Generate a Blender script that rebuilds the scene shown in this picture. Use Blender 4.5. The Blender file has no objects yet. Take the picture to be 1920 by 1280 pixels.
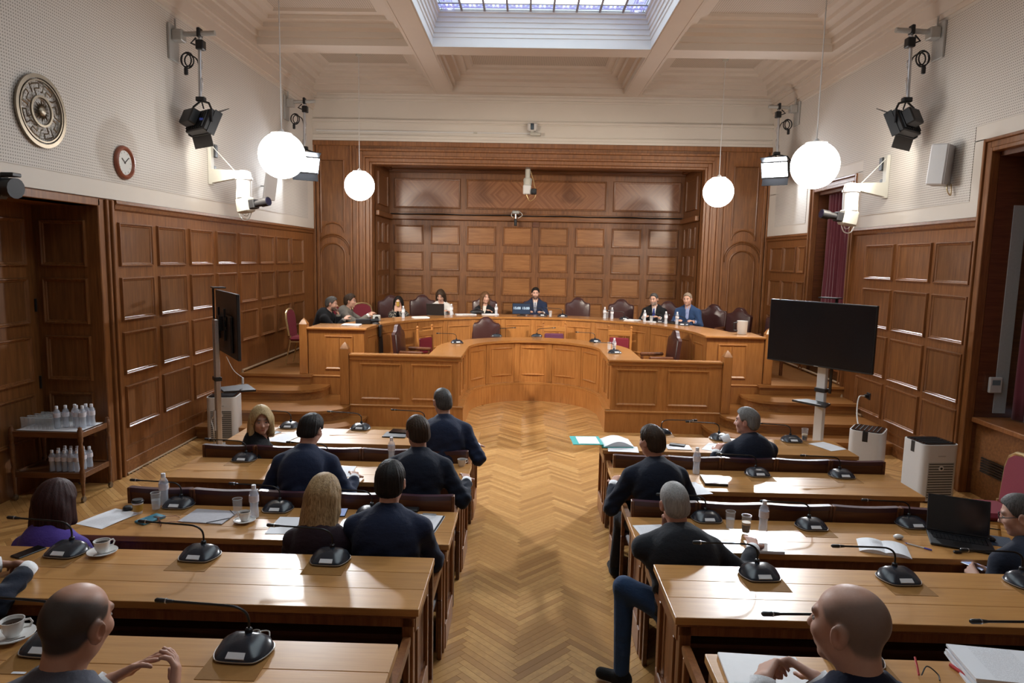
import bpy, bmesh, math, random
import numpy as np
from mathutils import Vector, Matrix
random.seed(7); np.random.seed(7)
C = bpy.context.scene.collection
PI = math.pi
# ------------------------------------------------------------------ camera
CAM_H = 2.6
cam = bpy.data.cameras.new('camera'); cam.lens = 24; cam.sensor_width = 36; cam.clip_start = .05
camo = bpy.data.objects.new('camera', cam); C.objects.link(camo)
PITCH, YAW, ROLL = -0.12021251, -0.01983274, 0.01976238
fw = Vector((math.sin(YAW)*math.cos(PITCH), math.cos(YAW)*math.cos(PITCH), math.sin(PITCH)))
r0 = Vector((math.cos(YAW), -math.sin(YAW), 0)); u0 = r0.cross(fw)
rt = math.cos(ROLL)*r0 + math.sin(ROLL)*u0; up = -math.sin(ROLL)*r0 + math.cos(ROLL)*u0
camo.matrix_world = Matrix(((rt.x, up.x, -fw.x, 0), (rt.y, up.y, -fw.y, 0), (rt.z, up.z, -fw.z, CAM_H), (0, 0, 0, 1)))
bpy.context.scene.camera = camo
# ------------------------------------------------------------------ world, exposure, light levels
w = bpy.data.worlds.new('world'); bpy.context.scene.world = w; w.use_nodes = True
w.node_tree.nodes['Background'].inputs[0].default_value = (.55, .7, 1, 1)
w.node_tree.nodes['Background'].inputs[1].default_value = .6
vs = bpy.context.scene.view_settings
vs.view_transform = 'Standard'; vs.look = 'None'; vs.gamma = 1; vs.use_curve_mapping = False
vs.exposure = 0.0
GLOBE_E = 13.0
LED_FAR_E = 110.0
LED_NEAR_E = 75.0
LED_FAR_W = 120.0; LED_NEAR_W = 80.0      # watts of the studio lamps
SKY_PANE_E = 3.0
bpy.context.scene.cycles.max_bounces = 6
bpy.context.scene.cycles.diffuse_bounces = 4
bpy.context.scene.cycles.transmission_bounces = 6
bpy.context.scene.cycles.sample_clamp_indirect = 4

# ------------------------------------------------------------------ materials
class NT:
    def __init__(s, name):
        s.m = bpy.data.materials.new(name); s.m.use_nodes = True
        s.t = s.m.node_tree; s.n = s.t.nodes; s.b = s.n['Principled BSDF']
    def add(s, typ, **kw):
        n = s.n.new(typ)
        for k, v in kw.items(): setattr(n, k, v)
        return n
    def link(s, a, b): s.t.links.new(a, b)
    def math(s, op, a, b=None, clamp=False):
        n = s.add('ShaderNodeMath', operation=op, use_clamp=clamp)
        for i, v in enumerate((a, b)):
            if v is None: continue
            if isinstance(v, (int, float)): n.inputs[i].default_value = v
            else: s.link(v, n.inputs[i])
        return n.outputs[0]
    def ramp(s, f, stops):
        n = s.add('ShaderNodeValToRGB'); e = n.color_ramp.elements
        while len(e) < len(stops): e.new(.5)
        for el, (p, c) in zip(e, stops): el.position = p; el.color = (*c, 1)
        s.link(f, n.inputs[0]); return n.outputs[0]
    def mix(s, f, a, b, blend='MIX'):
        n = s.add('ShaderNodeMix', data_type='RGBA', blend_type=blend)
        for sock, v in ((n.inputs[0], f), (n.inputs[6], a), (n.inputs[7], b)):
            if isinstance(v, (int, float)): sock.default_value = v
            elif isinstance(v, tuple): sock.default_value = (*v, 1)
            else: s.link(v, sock)
        return n.outputs[2]
    def col(s, c):
        if isinstance(c, tuple): s.b.inputs['Base Color'].default_value = (*c, 1)
        else: s.link(c, s.b.inputs['Base Color'])
    def bump(s, h, strength=.3, dist=.01):
        n = s.add('ShaderNodeBump'); n.inputs['Strength'].default_value = strength; n.inputs['Distance'].default_value = dist
        s.link(h, n.inputs['Height']); s.link(n.outputs[0], s.b.inputs['Normal'])
    def objvec(s, scale, rand=True):
        tc = s.add('ShaderNodeTexCoord'); v = tc.outputs['Object']
        if rand:
            oi = s.add('ShaderNodeObjectInfo'); k = s.math('MULTIPLY', oi.outputs['Random'], 37.0)
            va = s.add('ShaderNodeVectorMath', operation='ADD'); s.link(v, va.inputs[0]); s.link(k, va.inputs[1]); v = va.outputs[0]
        mp = s.add('ShaderNodeMapping'); mp.inputs['Scale'].default_value = scale; s.link(v, mp.inputs[0])
        return mp.outputs[0]
    def noise(s, vec, scale=5, detail=4, rough=.55):
        n = s.add('ShaderNodeTexNoise'); n.inputs['Scale'].default_value = scale; n.inputs['Detail'].default_value = detail; n.inputs['Roughness'].default_value = rough
        s.link(vec, n.inputs['Vector']); return n.outputs[0]
    def set(s, **kw):
        for k, v in kw.items(): s.b.inputs[k.replace('_', ' ')].default_value = v
        return s.m

def wood(name, dark, mid, light, grain='x', rough=.38, coat=.25, var=.25, gs=1.0):
    t = NT(name)
    sc = {'x': (1.2, 14, 14), 'y': (14, 1.2, 14), 'z': (14, 14, 1.2)}[grain]
    v = t.objvec(tuple(a*gs for a in sc)); f = t.noise(v, 2.2, 6, .62)
    sc2 = {'x': (2, 90, 90), 'y': (90, 2, 90), 'z': (90, 90, 2)}[grain]
    g = t.noise(t.objvec(tuple(a*gs for a in sc2)), 1.5, 3, .6)
    big = t.noise(t.objvec((1.3, 1.3, 1.3)), 1.1, 2)
    dark, mid, light = [(a, b*.94, c_*.80) for a, b, c_ in (dark, mid, light)]
    c = t.ramp(f, [(.28, dark), (.5, mid), (.74, light)])
    c = t.mix(t.ramp(g, [(.35, (.42,)*3), (.6, (0,)*3)]), c, dark)
    oi = t.add('ShaderNodeObjectInfo')
    hv = t.add('ShaderNodeHueSaturation'); t.link(c, hv.inputs['Color'])
    val = t.math('ADD', t.math('MULTIPLY', oi.outputs['Random'], var), t.math('ADD', t.math('MULTIPLY', big, .35), .82 - var/2))
    t.link(val, hv.inputs['Value'])
    t.col(hv.outputs[0]); t.bump(g, .08, .002)
    return t.set(Roughness=rough, Coat_Weight=coat, Coat_Roughness=.22)

def plain(name, c, rough=.5, metal=0.0, spec=.5, noise=.12, ns=40, bump=0, **kw):
    t = NT(name); f = t.noise(t.objvec((1, 1, 1)), ns, 3)
    t.col(t.mix(f, tuple(x*(1-noise) for x in c), tuple(min(1, x*(1+noise)) for x in c)))
    if bump: t.bump(f, bump, .004)
    return t.set(Roughness=rough, Metallic=metal, Specular_IOR_Level=spec, **kw)

def emis(name, c, e, base=.8):
    t = NT(name); t.col((base,)*3); t.b.inputs['Emission Color'].default_value = (*c, 1); t.b.inputs['Emission Strength'].default_value = e
    return t.set(Roughness=.3)

M = {}
M['wall_oak'] = wood('wall oak', (.125, .046, .014), (.215, .086, .028), (.30, .13, .046), 'z', .42, .12)
M['wall_oak_h'] = wood('wall oak crosswise', (.125, .046, .014), (.215, .086, .028), (.30, .13, .046), 'x', .42, .12)
M['panel_oak'] = wood('panel oak', (.11, .042, .014), (.19, .08, .028), (.28, .125, .046), 'z', .40, .2, .34, .8)
M['podium_oak'] = wood('podium oak', (.31, .125, .036), (.42, .185, .058), (.49, .235, .08), 'z', .33, .3)
M['podium_top'] = wood('podium top oak', (.36, .155, .048), (.47, .22, .073), (.54, .27, .098), 'x', .25, .45)
M['step_oak'] = wood('step oak', (.20, .082, .024), (.31, .138, .044), (.40, .19, .066), 'x', .36, .25)
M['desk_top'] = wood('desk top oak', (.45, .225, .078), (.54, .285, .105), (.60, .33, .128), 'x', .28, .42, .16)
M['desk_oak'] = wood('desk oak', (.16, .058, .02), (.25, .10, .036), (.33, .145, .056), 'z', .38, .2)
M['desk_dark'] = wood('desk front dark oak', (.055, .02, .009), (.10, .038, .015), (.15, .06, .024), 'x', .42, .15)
M['chair_oak'] = wood('chair dark oak', (.075, .024, .01), (.13, .045, .018), (.18, .068, .028), 'x', .4, .2)
M['trolley_wood'] = wood('trolley walnut', (.10, .038, .015), (.16, .065, .025), (.22, .095, .038), 'x', .4, .2)
M['parquet'] = None
def parquet():
    t = NT('parquet oak')
    oi = t.add('ShaderNodeObjectInfo'); ra = oi.outputs['Random']
    at = t.add('ShaderNodeAttribute', attribute_name='stave'); rnd = t.math('FRACT', t.math('ADD', at.outputs['Fac'], ra))
    v = t.objvec((14, 14, 14), True); f = t.noise(v, 1.5, 5, .6)
    c = t.ramp(rnd, [(0, (.38, .185, .055)), (.3, (.54, .28, .09)), (.65, (.62, .335, .112)), (1, (.76, .44, .16))])
    c = t.mix(t.ramp(f, [(.35, (.4,)*3), (.65, (0,)*3)]), c, (.38, .19, .06))
    big = t.noise(t.objvec((.55, .55, .55), False), 1.2, 2)
    c = t.mix(t.ramp(big, [(.4, (.25,)*3), (.6, (0,)*3)]), c, (.33, .17, .058))
    t.col(c); t.bump(f, .06, .002)
    return t.set(Roughness=.33, Coat_Weight=.25, Coat_Roughness=.3)
M['parquet'] = parquet()
M['parquet_gap'] = plain('parquet subfloor', (.09, .045, .02), .7)
M['white_wall'] = plain('cream paint', (.62, .57, .51), .7, noise=.03, ns=3)
M['ceiling_white'] = plain('ceiling cream paint', (.60, .52, .45), .75, noise=.03, ns=3)
M['light_well'] = plain('skylight well paint', (.74, .76, .80), .7, noise=.02, ns=3)
def perforated(name, base, axes, pitch, rad, dark):
    t = NT(name); tc = t.add('ShaderNodeTexCoord'); sp = t.add('ShaderNodeSeparateXYZ'); t.link(tc.outputs['Object'], sp.inputs[0])
    d = None
    for a in axes:
        q = t.math('SUBTRACT', t.math('FRACT', t.math('MULTIPLY', sp.outputs[a], 1/pitch)), .5); q = t.math('MULTIPLY', q, q)
        d = q if d is None else t.math('ADD', d, q)
    hole = t.math('LESS_THAN', d, rad*rad)
    t.col(t.mix(hole, base, dark)); return t.set(Roughness=.75)
M['perf_wall'] = perforated('perforated acoustic wall', (.62, .58, .535), ('Y', 'Z'), .029, .25, (.27, .245, .22))
M['perf_ceiling'] = perforated('perforated acoustic ceiling', (.57, .485, .41), ('X', 'Y'), .034, .27, (.26, .22, .18))
M['globe'] = emis('lit opal globe', (1, .955, .89), GLOBE_E)
M['led_far'] = emis('lit diode panel', (.86, .92, 1), LED_FAR_E)
M['led_near'] = emis('lit diode panel towards podium', (1, .93, .82), LED_NEAR_E)
M['black'] = plain('black plastic', (.012, .012, .014), .45, bump=.05)
M['black_gloss'] = plain('black gloss', (.006, .006, .008), .12)
M['black_metal'] = plain('black metal', (.018, .018, .02), .35, metal=.4)
M['mic_base'] = plain('microphone base plastic', (.022, .026, .036), .26, ns=200, noise=.25)
M['silver'] = plain('brushed silver', (.55, .55, .57), .35, metal=.9)
M['steel'] = plain('painted steel grey', (.42, .42, .41), .45, metal=.3)
M['label_white'] = plain('white label', (.75, .75, .77), .5, noise=.04)
M['white_plastic'] = plain('white plastic', (.62, .61, .60), .4, noise=.03)
M['cream_plastic'] = plain('cream camera housing', (.47, .455, .40), .5, noise=.04)
M['speaker_white'] = plain('white loudspeaker', (.60, .60, .61), .6, noise=.03)
M['speaker_grey'] = plain('grey loudspeaker grille', (.42, .40, .40), .7, noise=.15, ns=220)
M['paper'] = plain('white paper', (.80, .81, .85), .75, noise=.02, ns=6)
def printed(name):
    t = NT(name); tc = t.add('ShaderNodeTexCoord'); sp = t.add('ShaderNodeSeparateXYZ'); t.link(tc.outputs['Object'], sp.inputs[0])
    ln = t.math('LESS_THAN', t.math('FRACT', t.math('MULTIPLY', sp.outputs['Y'], 125)), .40)
    mp = t.add('ShaderNodeMapping'); mp.inputs['Scale'].default_value = (170, 125, 1); t.link(tc.outputs['Object'], mp.inputs[0])
    n = t.math('GREATER_THAN', t.noise(mp.outputs[0], 1.6, 2), .48)
    ins = t.math('MULTIPLY', t.math('LESS_THAN', t.math('ABSOLUTE', sp.outputs['X']), .078), t.math('LESS_THAN', t.math('ABSOLUTE', sp.outputs['Y']), .115))
    t.col(t.mix(t.math('MULTIPLY', t.math('MULTIPLY', t.math('MULTIPLY', ln, n), ins), .38), (.80, .81, .85), (.25, .25, .28))); return t.set(Roughness=.75)
M['print'] = printed('printed paper')
M['porcelain'] = plain('white porcelain', (.78, .77, .75), .15, noise=.02)
M['coffee'] = plain('coffee', (.035, .016, .008), .1)
M['crema'] = plain('coffee foam', (.55, .42, .28), .5)
def glass(name, c=(1, 1, 1), rough=.02, ior=1.45, alpha=.28):
    t = NT(name); t.col(c)
    t.b.inputs['Roughness'].default_value = rough; t.b.inputs['IOR'].default_value = ior
    t.b.inputs['Alpha'].default_value = alpha; t.b.inputs['Specular IOR Level'].default_value = .9
    return t.m
M['glass'] = glass('clear glass', (.85, .88, .9), .03, 1.45, .12)
M['glass_rim'] = glass('glass rim', (.8, .83, .85), .05, 1.45, .38)
M['bottle'] = glass('clear bottle plastic', (.80, .85, .95), .10, 1.4, .30)
M['water'] = glass('water', (.8, .87, .95), .02, 1.33, .25)
M['cap_white'] = plain('white bottle cap', (.78, .80, .86), .5, noise=.03)
M['bottle_label'] = plain('bottle label', (.72, .70, .76), .5, noise=.2, ns=90)
M['leather_maroon'] = plain('maroon leather', (.052, .018, .017), .30, bump=.25, ns=60)
M['leather_aubergine'] = plain('aubergine leather trim', (.055, .02, .03), .35, bump=.2, ns=60)
M['leather_red'] = plain('red leather', (.20, .02, .035), .4, bump=.2, ns=60)
M['leather_purple'] = plain('purple leather', (.13, .045, .09), .3, bump=.2, ns=60)
M['red_fabric'] = plain('crimson fabric', (.18, .014, .028), .85, bump=.3, ns=160)
M['gold'] = plain('gilt metal', (.55, .40, .20), .32, metal=.75)
M['brass'] = plain('brass', (.24, .20, .15), .36, metal=.85, noise=.3, ns=8)
M['curtain'] = plain('burgundy velvet', (.115, .009, .022), .8, ns=30, Sheen_Weight=.3)
M['mat_leather'] = plain('tan leather mat', (.30, .145, .04), .75, spec=.2, ns=60)
M['clock_face'] = plain('clock face', (.74, .77, .76), .35, noise=.02)
M['clock_rim'] = plain('terracotta clock rim', (.27, .085, .05), .35)
M['teal'] = plain('teal card', (.04, .42, .40), .6)
M['grey_card'] = plain('grey card folder', (.40, .39, .43), .7)
M['blue_phone'] = plain('teal phone wallet', (.05, .22, .32), .5)
M['red'] = plain('red plastic', (.5, .03, .03), .4)
M['blue_pen'] = plain('blue plastic', (.08, .08, .5), .4)
M['navy_pad'] = plain('navy mat', (.015, .03, .06), .7)
M['yellow_cup'] = plain('ochre cup sleeve', (.50, .30, .05), .6)
M['screen_off'] = plain('dark screen', (.010, .009, .010), .16)
M['screen_blue'] = emis('timer screen', (.02, .045, .09), .9, .01)
M['screen_txt'] = emis('timer digits', (.75, .9, 1), 1.2, .02)
M['phone_lit'] = emis('lit phone screen', (.35, .45, .75), .7, .02)
M['grille'] = plain('grey grille', (.42, .42, .41), .6, noise=.1)
M['dark_hole'] = plain('dark slot', (.03, .03, .03), .8)
M['cable_white'] = plain('white cable', (.62, .61, .58), .5)
M['blind'] = plain('grey blind', (.42, .44, .44), .7)
M['amber'] = plain('thermostat amber', (.5, .3, .08), .5)
M['lens'] = plain('lens glass', (.02, .02, .05), .05)
M['twig_tan'] = plain('spectacle tortoiseshell', (.22, .08, .05), .3)
M['screen_grey'] = plain('thermostat screen', (.16, .22, .26), .3)
M['leaf_blue'] = plain('blue tag', (.05, .1, .6), .4)

# ------------------------------------------------------------------ mesh helper
def rotz(a): return Matrix.Rotation(a, 3, 'Z')
class MB:
    def __init__(s): s.v = []; s.f = []; s.mi = []
    def add(s, vs, fs, m=0):
        o = len(s.v); s.v += [tuple(v) for v in vs]; s.f += [tuple(i+o for i in f) for f in fs]; s.mi += [m]*len(fs); return s
    def box(s, x0, y0, z0, x1, y1, z1, m=0, mat=None, c=0):
        x0, x1 = min(x0, x1), max(x0, x1); y0, y1 = min(y0, y1), max(y0, y1); z0, z1 = min(z0, z1), max(z0, z1)
        if c:
            c = min(c, (x1-x0)*.45, (y1-y0)*.45, (z1-z0)*.45)
            vs = []; idx = {}
            for ix, X in enumerate((x0, x1)):
                for iy, Y in enumerate((y0, y1)):
                    for iz, Z in enumerate((z0, z1)):
                        sx, sy, sz = (1-2*ix)*c, (1-2*iy)*c, (1-2*iz)*c
                        idx[(ix, iy, iz)] = len(vs); vs += [(X, Y+sy, Z+sz), (X+sx, Y, Z+sz), (X+sx, Y+sy, Z)]
            g = lambda ix, iy, iz, a: idx[(ix, iy, iz)] + a
            fs = []
            for i in (0, 1):
                q = [g(i, 0, 0, 0), g(i, 1, 0, 0), g(i, 1, 1, 0), g(i, 0, 1, 0)]; fs.append(q if i else q[::-1])
                q = [g(0, i, 0, 1), g(0, i, 1, 1), g(1, i, 1, 1), g(1, i, 0, 1)]; fs.append(q if i else q[::-1])
                q = [g(0, 0, i, 2), g(1, 0, i, 2), g(1, 1, i, 2), g(0, 1, i, 2)]; fs.append(q if i else q[::-1])
            for a in (0, 1):
                for b in (0, 1):
                    q = [g(0, a, b, 1), g(1, a, b, 1), g(1, a, b, 2), g(0, a, b, 2)]; fs.append(q if (a == 0) == (b == 0) else q[::-1])
                    q = [g(a, 0, b, 2), g(a, 1, b, 2), g(a, 1, b, 0), g(a, 0, b, 0)]; fs.append(q if (a == 0) == (b == 0) else q[::-1])
                    q = [g(a, b, 0, 0), g(a, b, 1, 0), g(a, b, 1, 1), g(a, b, 0, 1)]; fs.append(q if (a == 0) == (b == 0) else q[::-1])
                    for cc in (0, 1):
                        q = [g(a, b, cc, 0), g(a, b, cc, 1), g(a, b, cc, 2)]; fs.append(q if (a+b+cc) % 2 else q[::-1])
        else:
            vs = [(x0, y0, z0), (x1, y0, z0), (x1, y1, z0), (x0, y1, z0), (x0, y0, z1), (x1, y0, z1), (x1, y1, z1), (x0, y1, z1)]
            fs = [(3, 2, 1, 0), (4, 5, 6, 7), (0, 1, 5, 4), (1, 2, 6, 5), (2, 3, 7, 6), (3, 0, 4, 7)]
        if mat is not None: vs = [mat @ Vector(v) for v in vs]
        return s.add(vs, fs, m)
    def cbox(s, c, size, m=0, rz=0, ch=0, rx=0, ry=0):
        R = Matrix.Translation(Vector(c)) @ Matrix.Rotation(rz, 4, 'Z') @ Matrix.Rotation(ry, 4, 'Y') @ Matrix.Rotation(rx, 4, 'X')
        a, b, d = size[0]/2, size[1]/2, size[2]/2
        return s.box(-a, -b, -d, a, b, d, m, R, ch)
    def tube(s, pts, r, n=8, m=0, cap=True):
        pts = [Vector(p) for p in pts]; k = len(pts)
        rs = r if isinstance(r, (list, tuple)) else [r]*k
        vs = []; prev = None
        for i, p in enumerate(pts):
            t = (pts[min(i+1, k-1)] - pts[max(i-1, 0)]).normalized()
            if prev is None:
                a = Vector((0, 0, 1)) if abs(t.z) < .9 else Vector((1, 0, 0)); x = t.cross(a).normalized()
            else: x = (prev - t*prev.dot(t)).normalized()
            prev = x; y = t.cross(x)
            for j in range(n):
                q = 2*PI*j/n; vs.append(p + (x*math.cos(q) + y*math.sin(q))*rs[i])
        fs = [(i*n+j, i*n+(j+1) % n, (i+1)*n+(j+1) % n, (i+1)*n+j) for i in range(k-1) for j in range(n)]
        if cap: fs += [tuple(range(n))[::-1], tuple(range((k-1)*n, k*n))]
        return s.add(vs, fs, m)
    def lathe(s, prof, n=16, c=(0, 0, 0), m=0, mat=None, cap=True):
        vs = []
        for r, z in prof:
            for j in range(n):
                q = 2*PI*j/n; v = Vector((r*math.cos(q), r*math.sin(q), z))
                if mat is not None: v = mat @ v
                vs.append(v + Vector(c))
        k = len(prof)
        fs = [(i*n+j, i*n+(j+1) % n, (i+1)*n+(j+1) % n, (i+1)*n+j) for i in range(k-1) for j in range(n)]
        if cap: fs += [tuple(range(n))[::-1], tuple(range((k-1)*n, k*n))]
        return s.add(vs, fs, m)
    def prism(s, poly, a0, a1, axis='z', m=0):
        k = len(poly)
        mk = {'z': lambda p, a: (p[0], p[1], a), 'y': lambda p, a: (p[0], a, p[1]), 'x': lambda p, a: (a, p[0], p[1])}[axis]
        area = sum(poly[i][0]*poly[(i+1) % k][1] - poly[(i+1) % k][0]*poly[i][1] for i in range(k))
        if (area < 0) != (axis == 'y'): poly = poly[::-1]
        vs = [mk(p, a0) for p in poly] + [mk(p, a1) for p in poly]
        fs = [tuple(range(k))[::-1], tuple(range(k, 2*k))] + [(i, (i+1) % k, k+(i+1) % k, k+i) for i in range(k)]
        return s.add(vs, fs, m)
    def sweep(s, path, prof, m=0, closed=False, zfun=None):
        """sweep profile [(offset to the right of travel, z)] along an xy path with mitred corners"""
        k = len(path); P = [Vector((p[0], p[1])) for p in path]; n = len(prof); vs = []
        for i in range(k):
            if closed: a, b, c = P[i-1], P[i], P[(i+1) % k]
            else: a, b, c = P[max(i-1, 0)], P[i], P[min(i+1, k-1)]
            d1 = (b-a).normalized() if (b-a).length > 1e-9 else (c-b).normalized()
            d2 = (c-b).normalized() if (c-b).length > 1e-9 else d1
            n1 = Vector((d1.y, -d1.x)); n2 = Vector((d2.y, -d2.x)); nn = (n1+n2).normalized(); sc = 1/max(.3, nn.dot(n1))
            for o, z in prof:
                q = b + nn*o*sc; vs.append((q.x, q.y, z))
        fs = []
        for i in range(k if closed else k-1):
            i2 = (i+1) % k
            for j in range(n):
                fs.append((i*n+j, i2*n+j, i2*n+(j+1) % n, i*n+(j+1) % n))
        if not closed: fs += [tuple(range(n)), tuple(range((k-1)*n, k*n))[::-1]]
        return s.add(vs, fs, m)
    def sphere(s, c, r, n=12, k=8, m=0):
        rr = r if isinstance(r, (tuple, list)) else (r, r, r)
        vs = [(c[0], c[1], c[2]-rr[2])]
        for i in range(1, k):
            th = -PI/2 + PI*i/k
            for j in range(n):
                q = 2*PI*j/n; vs.append((c[0]+rr[0]*math.cos(th)*math.cos(q), c[1]+rr[1]*math.cos(th)*math.sin(q), c[2]+rr[2]*math.sin(th)))
        vs.append((c[0], c[1], c[2]+rr[2])); L = len(vs)-1
        fs = [(0, 1+(j+1) % n, 1+j) for j in range(n)]
        for i in range(k-2):
            o = 1+i*n; fs += [(o+j, o+(j+1) % n, o+n+(j+1) % n, o+n+j) for j in range(n)]
        o = 1+(k-2)*n; fs += [(o+j, o+(j+1) % n, L) for j in range(n)]
        return s.add(vs, fs, m)
    def xf(s, mat):
        s.v = [tuple(mat @ Vector(v)) for v in s.v]; return s
    def mesh(s, name, mats, ang=35, fix=False):
        me = bpy.data.meshes.new(name); me.from_pydata(s.v, [], s.f)
        for m in (mats if isinstance(mats, (list, tuple)) else [mats]): me.materials.append(M[m] if isinstance(m, str) else m)
        me.polygons.foreach_set('material_index', s.mi)
        if fix:
            bm = bmesh.new(); bm.from_mesh(me); bmesh.ops.recalc_face_normals(bm, faces=bm.faces); bm.to_mesh(me); bm.free()
        me.polygons.foreach_set('use_smooth', [True]*len(s.f)); me.set_sharp_from_angle(angle=math.radians(ang))
        me.update(); return me
    def build(s, name, mats, parent=None, loc=None, rz=0, ang=35, fix=False):
        return link(name, s.mesh(name, mats, ang, fix), parent, loc, rz)
def link(name, me, parent=None, loc=None, rz=0):
    o = bpy.data.objects.new(name, me); C.objects.link(o)
    if parent is not None: o.parent = parent; KIDS.setdefault(parent.name, []).append(o)
    if loc is not None: o.location = loc
    if rz: o.rotation_euler = (0, 0, rz)
    return o
def tag(o, label=None, cat=None, group=None, kind=None):
    if label: o['label'] = label
    if cat: o['category'] = cat
    if group: o['group'] = group
    if kind: o['kind'] = kind
    return o
def thing(name, label, cat, loc=(0, 0, 0), rz=0, group=None):
    o = bpy.data.objects.new(name, None); C.objects.link(o); o.empty_display_size = .1
    o.location = loc; o.rotation_euler = (0, 0, rz); return tag(o, label, cat, group)
def struct(name, mb, mats, loc=None, ang=35, fix=False): return tag(mb.build(name, mats, None, loc, 0, ang, fix), kind='structure')
def structe(name):
    o = bpy.data.objects.new(name, None); C.objects.link(o); return tag(o, kind='structure')
KIDS = {}
def copy_tree(o, loc=None, rz=None, label=None, group=None):
    def rec(a, par):
        c = a.copy(); C.objects.link(c)
        if par is not None: c.parent = par
        if par is not None: KIDS.setdefault(par.name, []).append(c)
        for ch in list(KIDS.get(a.name, [])): rec(ch, c)
        return c
    c = rec(o, None)
    if loc is not None: c.location = loc
    if rz is not None: c.rotation_euler = (0, 0, rz)
    if label: c['label'] = label
    if group: c['group'] = group
    return c
def arc(cx, cy, r, a0, a1, n): return [(cx+r*math.cos(a0+(a1-a0)*i/n), cy+r*math.sin(a0+(a1-a0)*i/n)) for i in range(n+1)]
def bez(pts, n=10):
    """smooth Catmull-Rom path through points"""
    P = [Vector(p) for p in pts]; P = [P[0]*2-P[1]] + P + [P[-1]*2-P[-2]]; out = []
    for i in range(1, len(P)-2):
        for j in range(n):
            t = j/n; a, b, c, d = P[i-1:i+3]
            out.append(.5*((2*b) + (c-a)*t + (2*a-5*b+4*c-d)*t*t + (3*b-a-3*c+d)*t**3))
    out.append(P[-2]); return out
def panel_mesh(name, w, h, mats=('wall_oak', 'panel_oak'), fwid=.045, proud=.03):
    """framed panel in local xz, facing -y: raised bolection moulding round a recessed field; origin at centre"""
    mb = MB(); a, b = w/2, h/2
    prof = [(0, 0), (.006, -proud), (.016, -proud*1.05), (.026, -proud*.55), (fwid*.8, -proud*.45), (fwid, -.004)]
    rings = []
    vs = []
    for o, y in prof:
        vs += [(-a+o, y, -b+o), (a-o, y, -b+o), (a-o, y, b-o), (-a+o, y, b-o)]
    fs = []
    for i in range(len(prof)-1):
        for j in range(4):
            fs.append((i*4+j, i*4+(j+1) % 4, i*4+4+(j+1) % 4, i*4+4+j))
    mb.add(vs, fs, 0)
    o = fwid; mb.add([(-a+o, -.004, -b+o), (a-o, -.004, -b+o), (a-o, -.004, b-o), (-a+o, -.004, b-o)], [(0, 1, 2, 3)], 1)
    return mb.mesh(name, mats, 25)
M['twig_light'] = plain('pale wood bead', (.42, .30, .19), .5)
M['soffit'] = plain('mauve painted soffit', (.34, .25, .22), .7)
M['panel_oak_h'] = wood('panel oak cross grain', (.20, .082, .028), (.30, .135, .05), (.38, .18, .072), 'x', .34, .3, .30, .8)
M['bar_mauve'] = plain('glazing bar paint', (.30, .27, .29), .6)
for nm, c_, e_ in (('pane_pale', (.66, .86, 1), .26), ('pane_clear', (.78, .93, 1), 1.0), ('pane_border', (.52, .72, 1), .24), ('glass_blue', (.06, .11, .75), .22), ('glass_deep', (.16, .28, .9), .24), ('glass_white', (.85, .92, 1), .33)):
    M[nm] = emis('stained ' + nm, c_, e_*SKY_PANE_E)
def veneer():
    t = NT('diagonal veneer oak'); tc = t.add('ShaderNodeTexCoord'); sp = t.add('ShaderNodeSeparateXYZ'); t.link(tc.outputs['Object'], sp.inputs[0])
    fx = t.math('ABSOLUTE', t.math('SUBTRACT', t.math('FRACT', t.math('ADD', t.math('MULTIPLY', sp.outputs['X'], .62), .5)), .5))
    d = t.math('SUBTRACT', t.math('MULTIPLY', fx, 1.6), t.math('ABSOLUTE', sp.outputs['Z']))
    cb = t.add('ShaderNodeCombineXYZ'); t.link(t.math('MULTIPLY', d, 9), cb.inputs[0]); t.link(t.math('MULTIPLY', sp.outputs['X'], .4), cb.inputs[1])
    f = t.noise(cb.outputs[0], 1.6, 4)
    t.col(t.ramp(f, [(.3, (.19, .072, .03)), (.5, (.27, .112, .048)), (.7, (.36, .165, .075))])); return t.set(Roughness=.28, Coat_Weight=.12, Coat_Roughness=.3)
M['veneer'] = veneer()
M['step_tread'] = wood('step tread oak', (.24, .10, .03), (.36, .165, .052), (.45, .22, .08), 'x', .3, .35)
M['seat_leather'] = plain('seat leather', (.03, .012, .016), .62, bump=.2, ns=60)
# ================================================================== ROOM
XL, XR, YB, YA, ZC = -4.65, 5.13, 14.9, 16.75, 6.0
CX = .15      # podium axis
Y0 = -3.2
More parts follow.
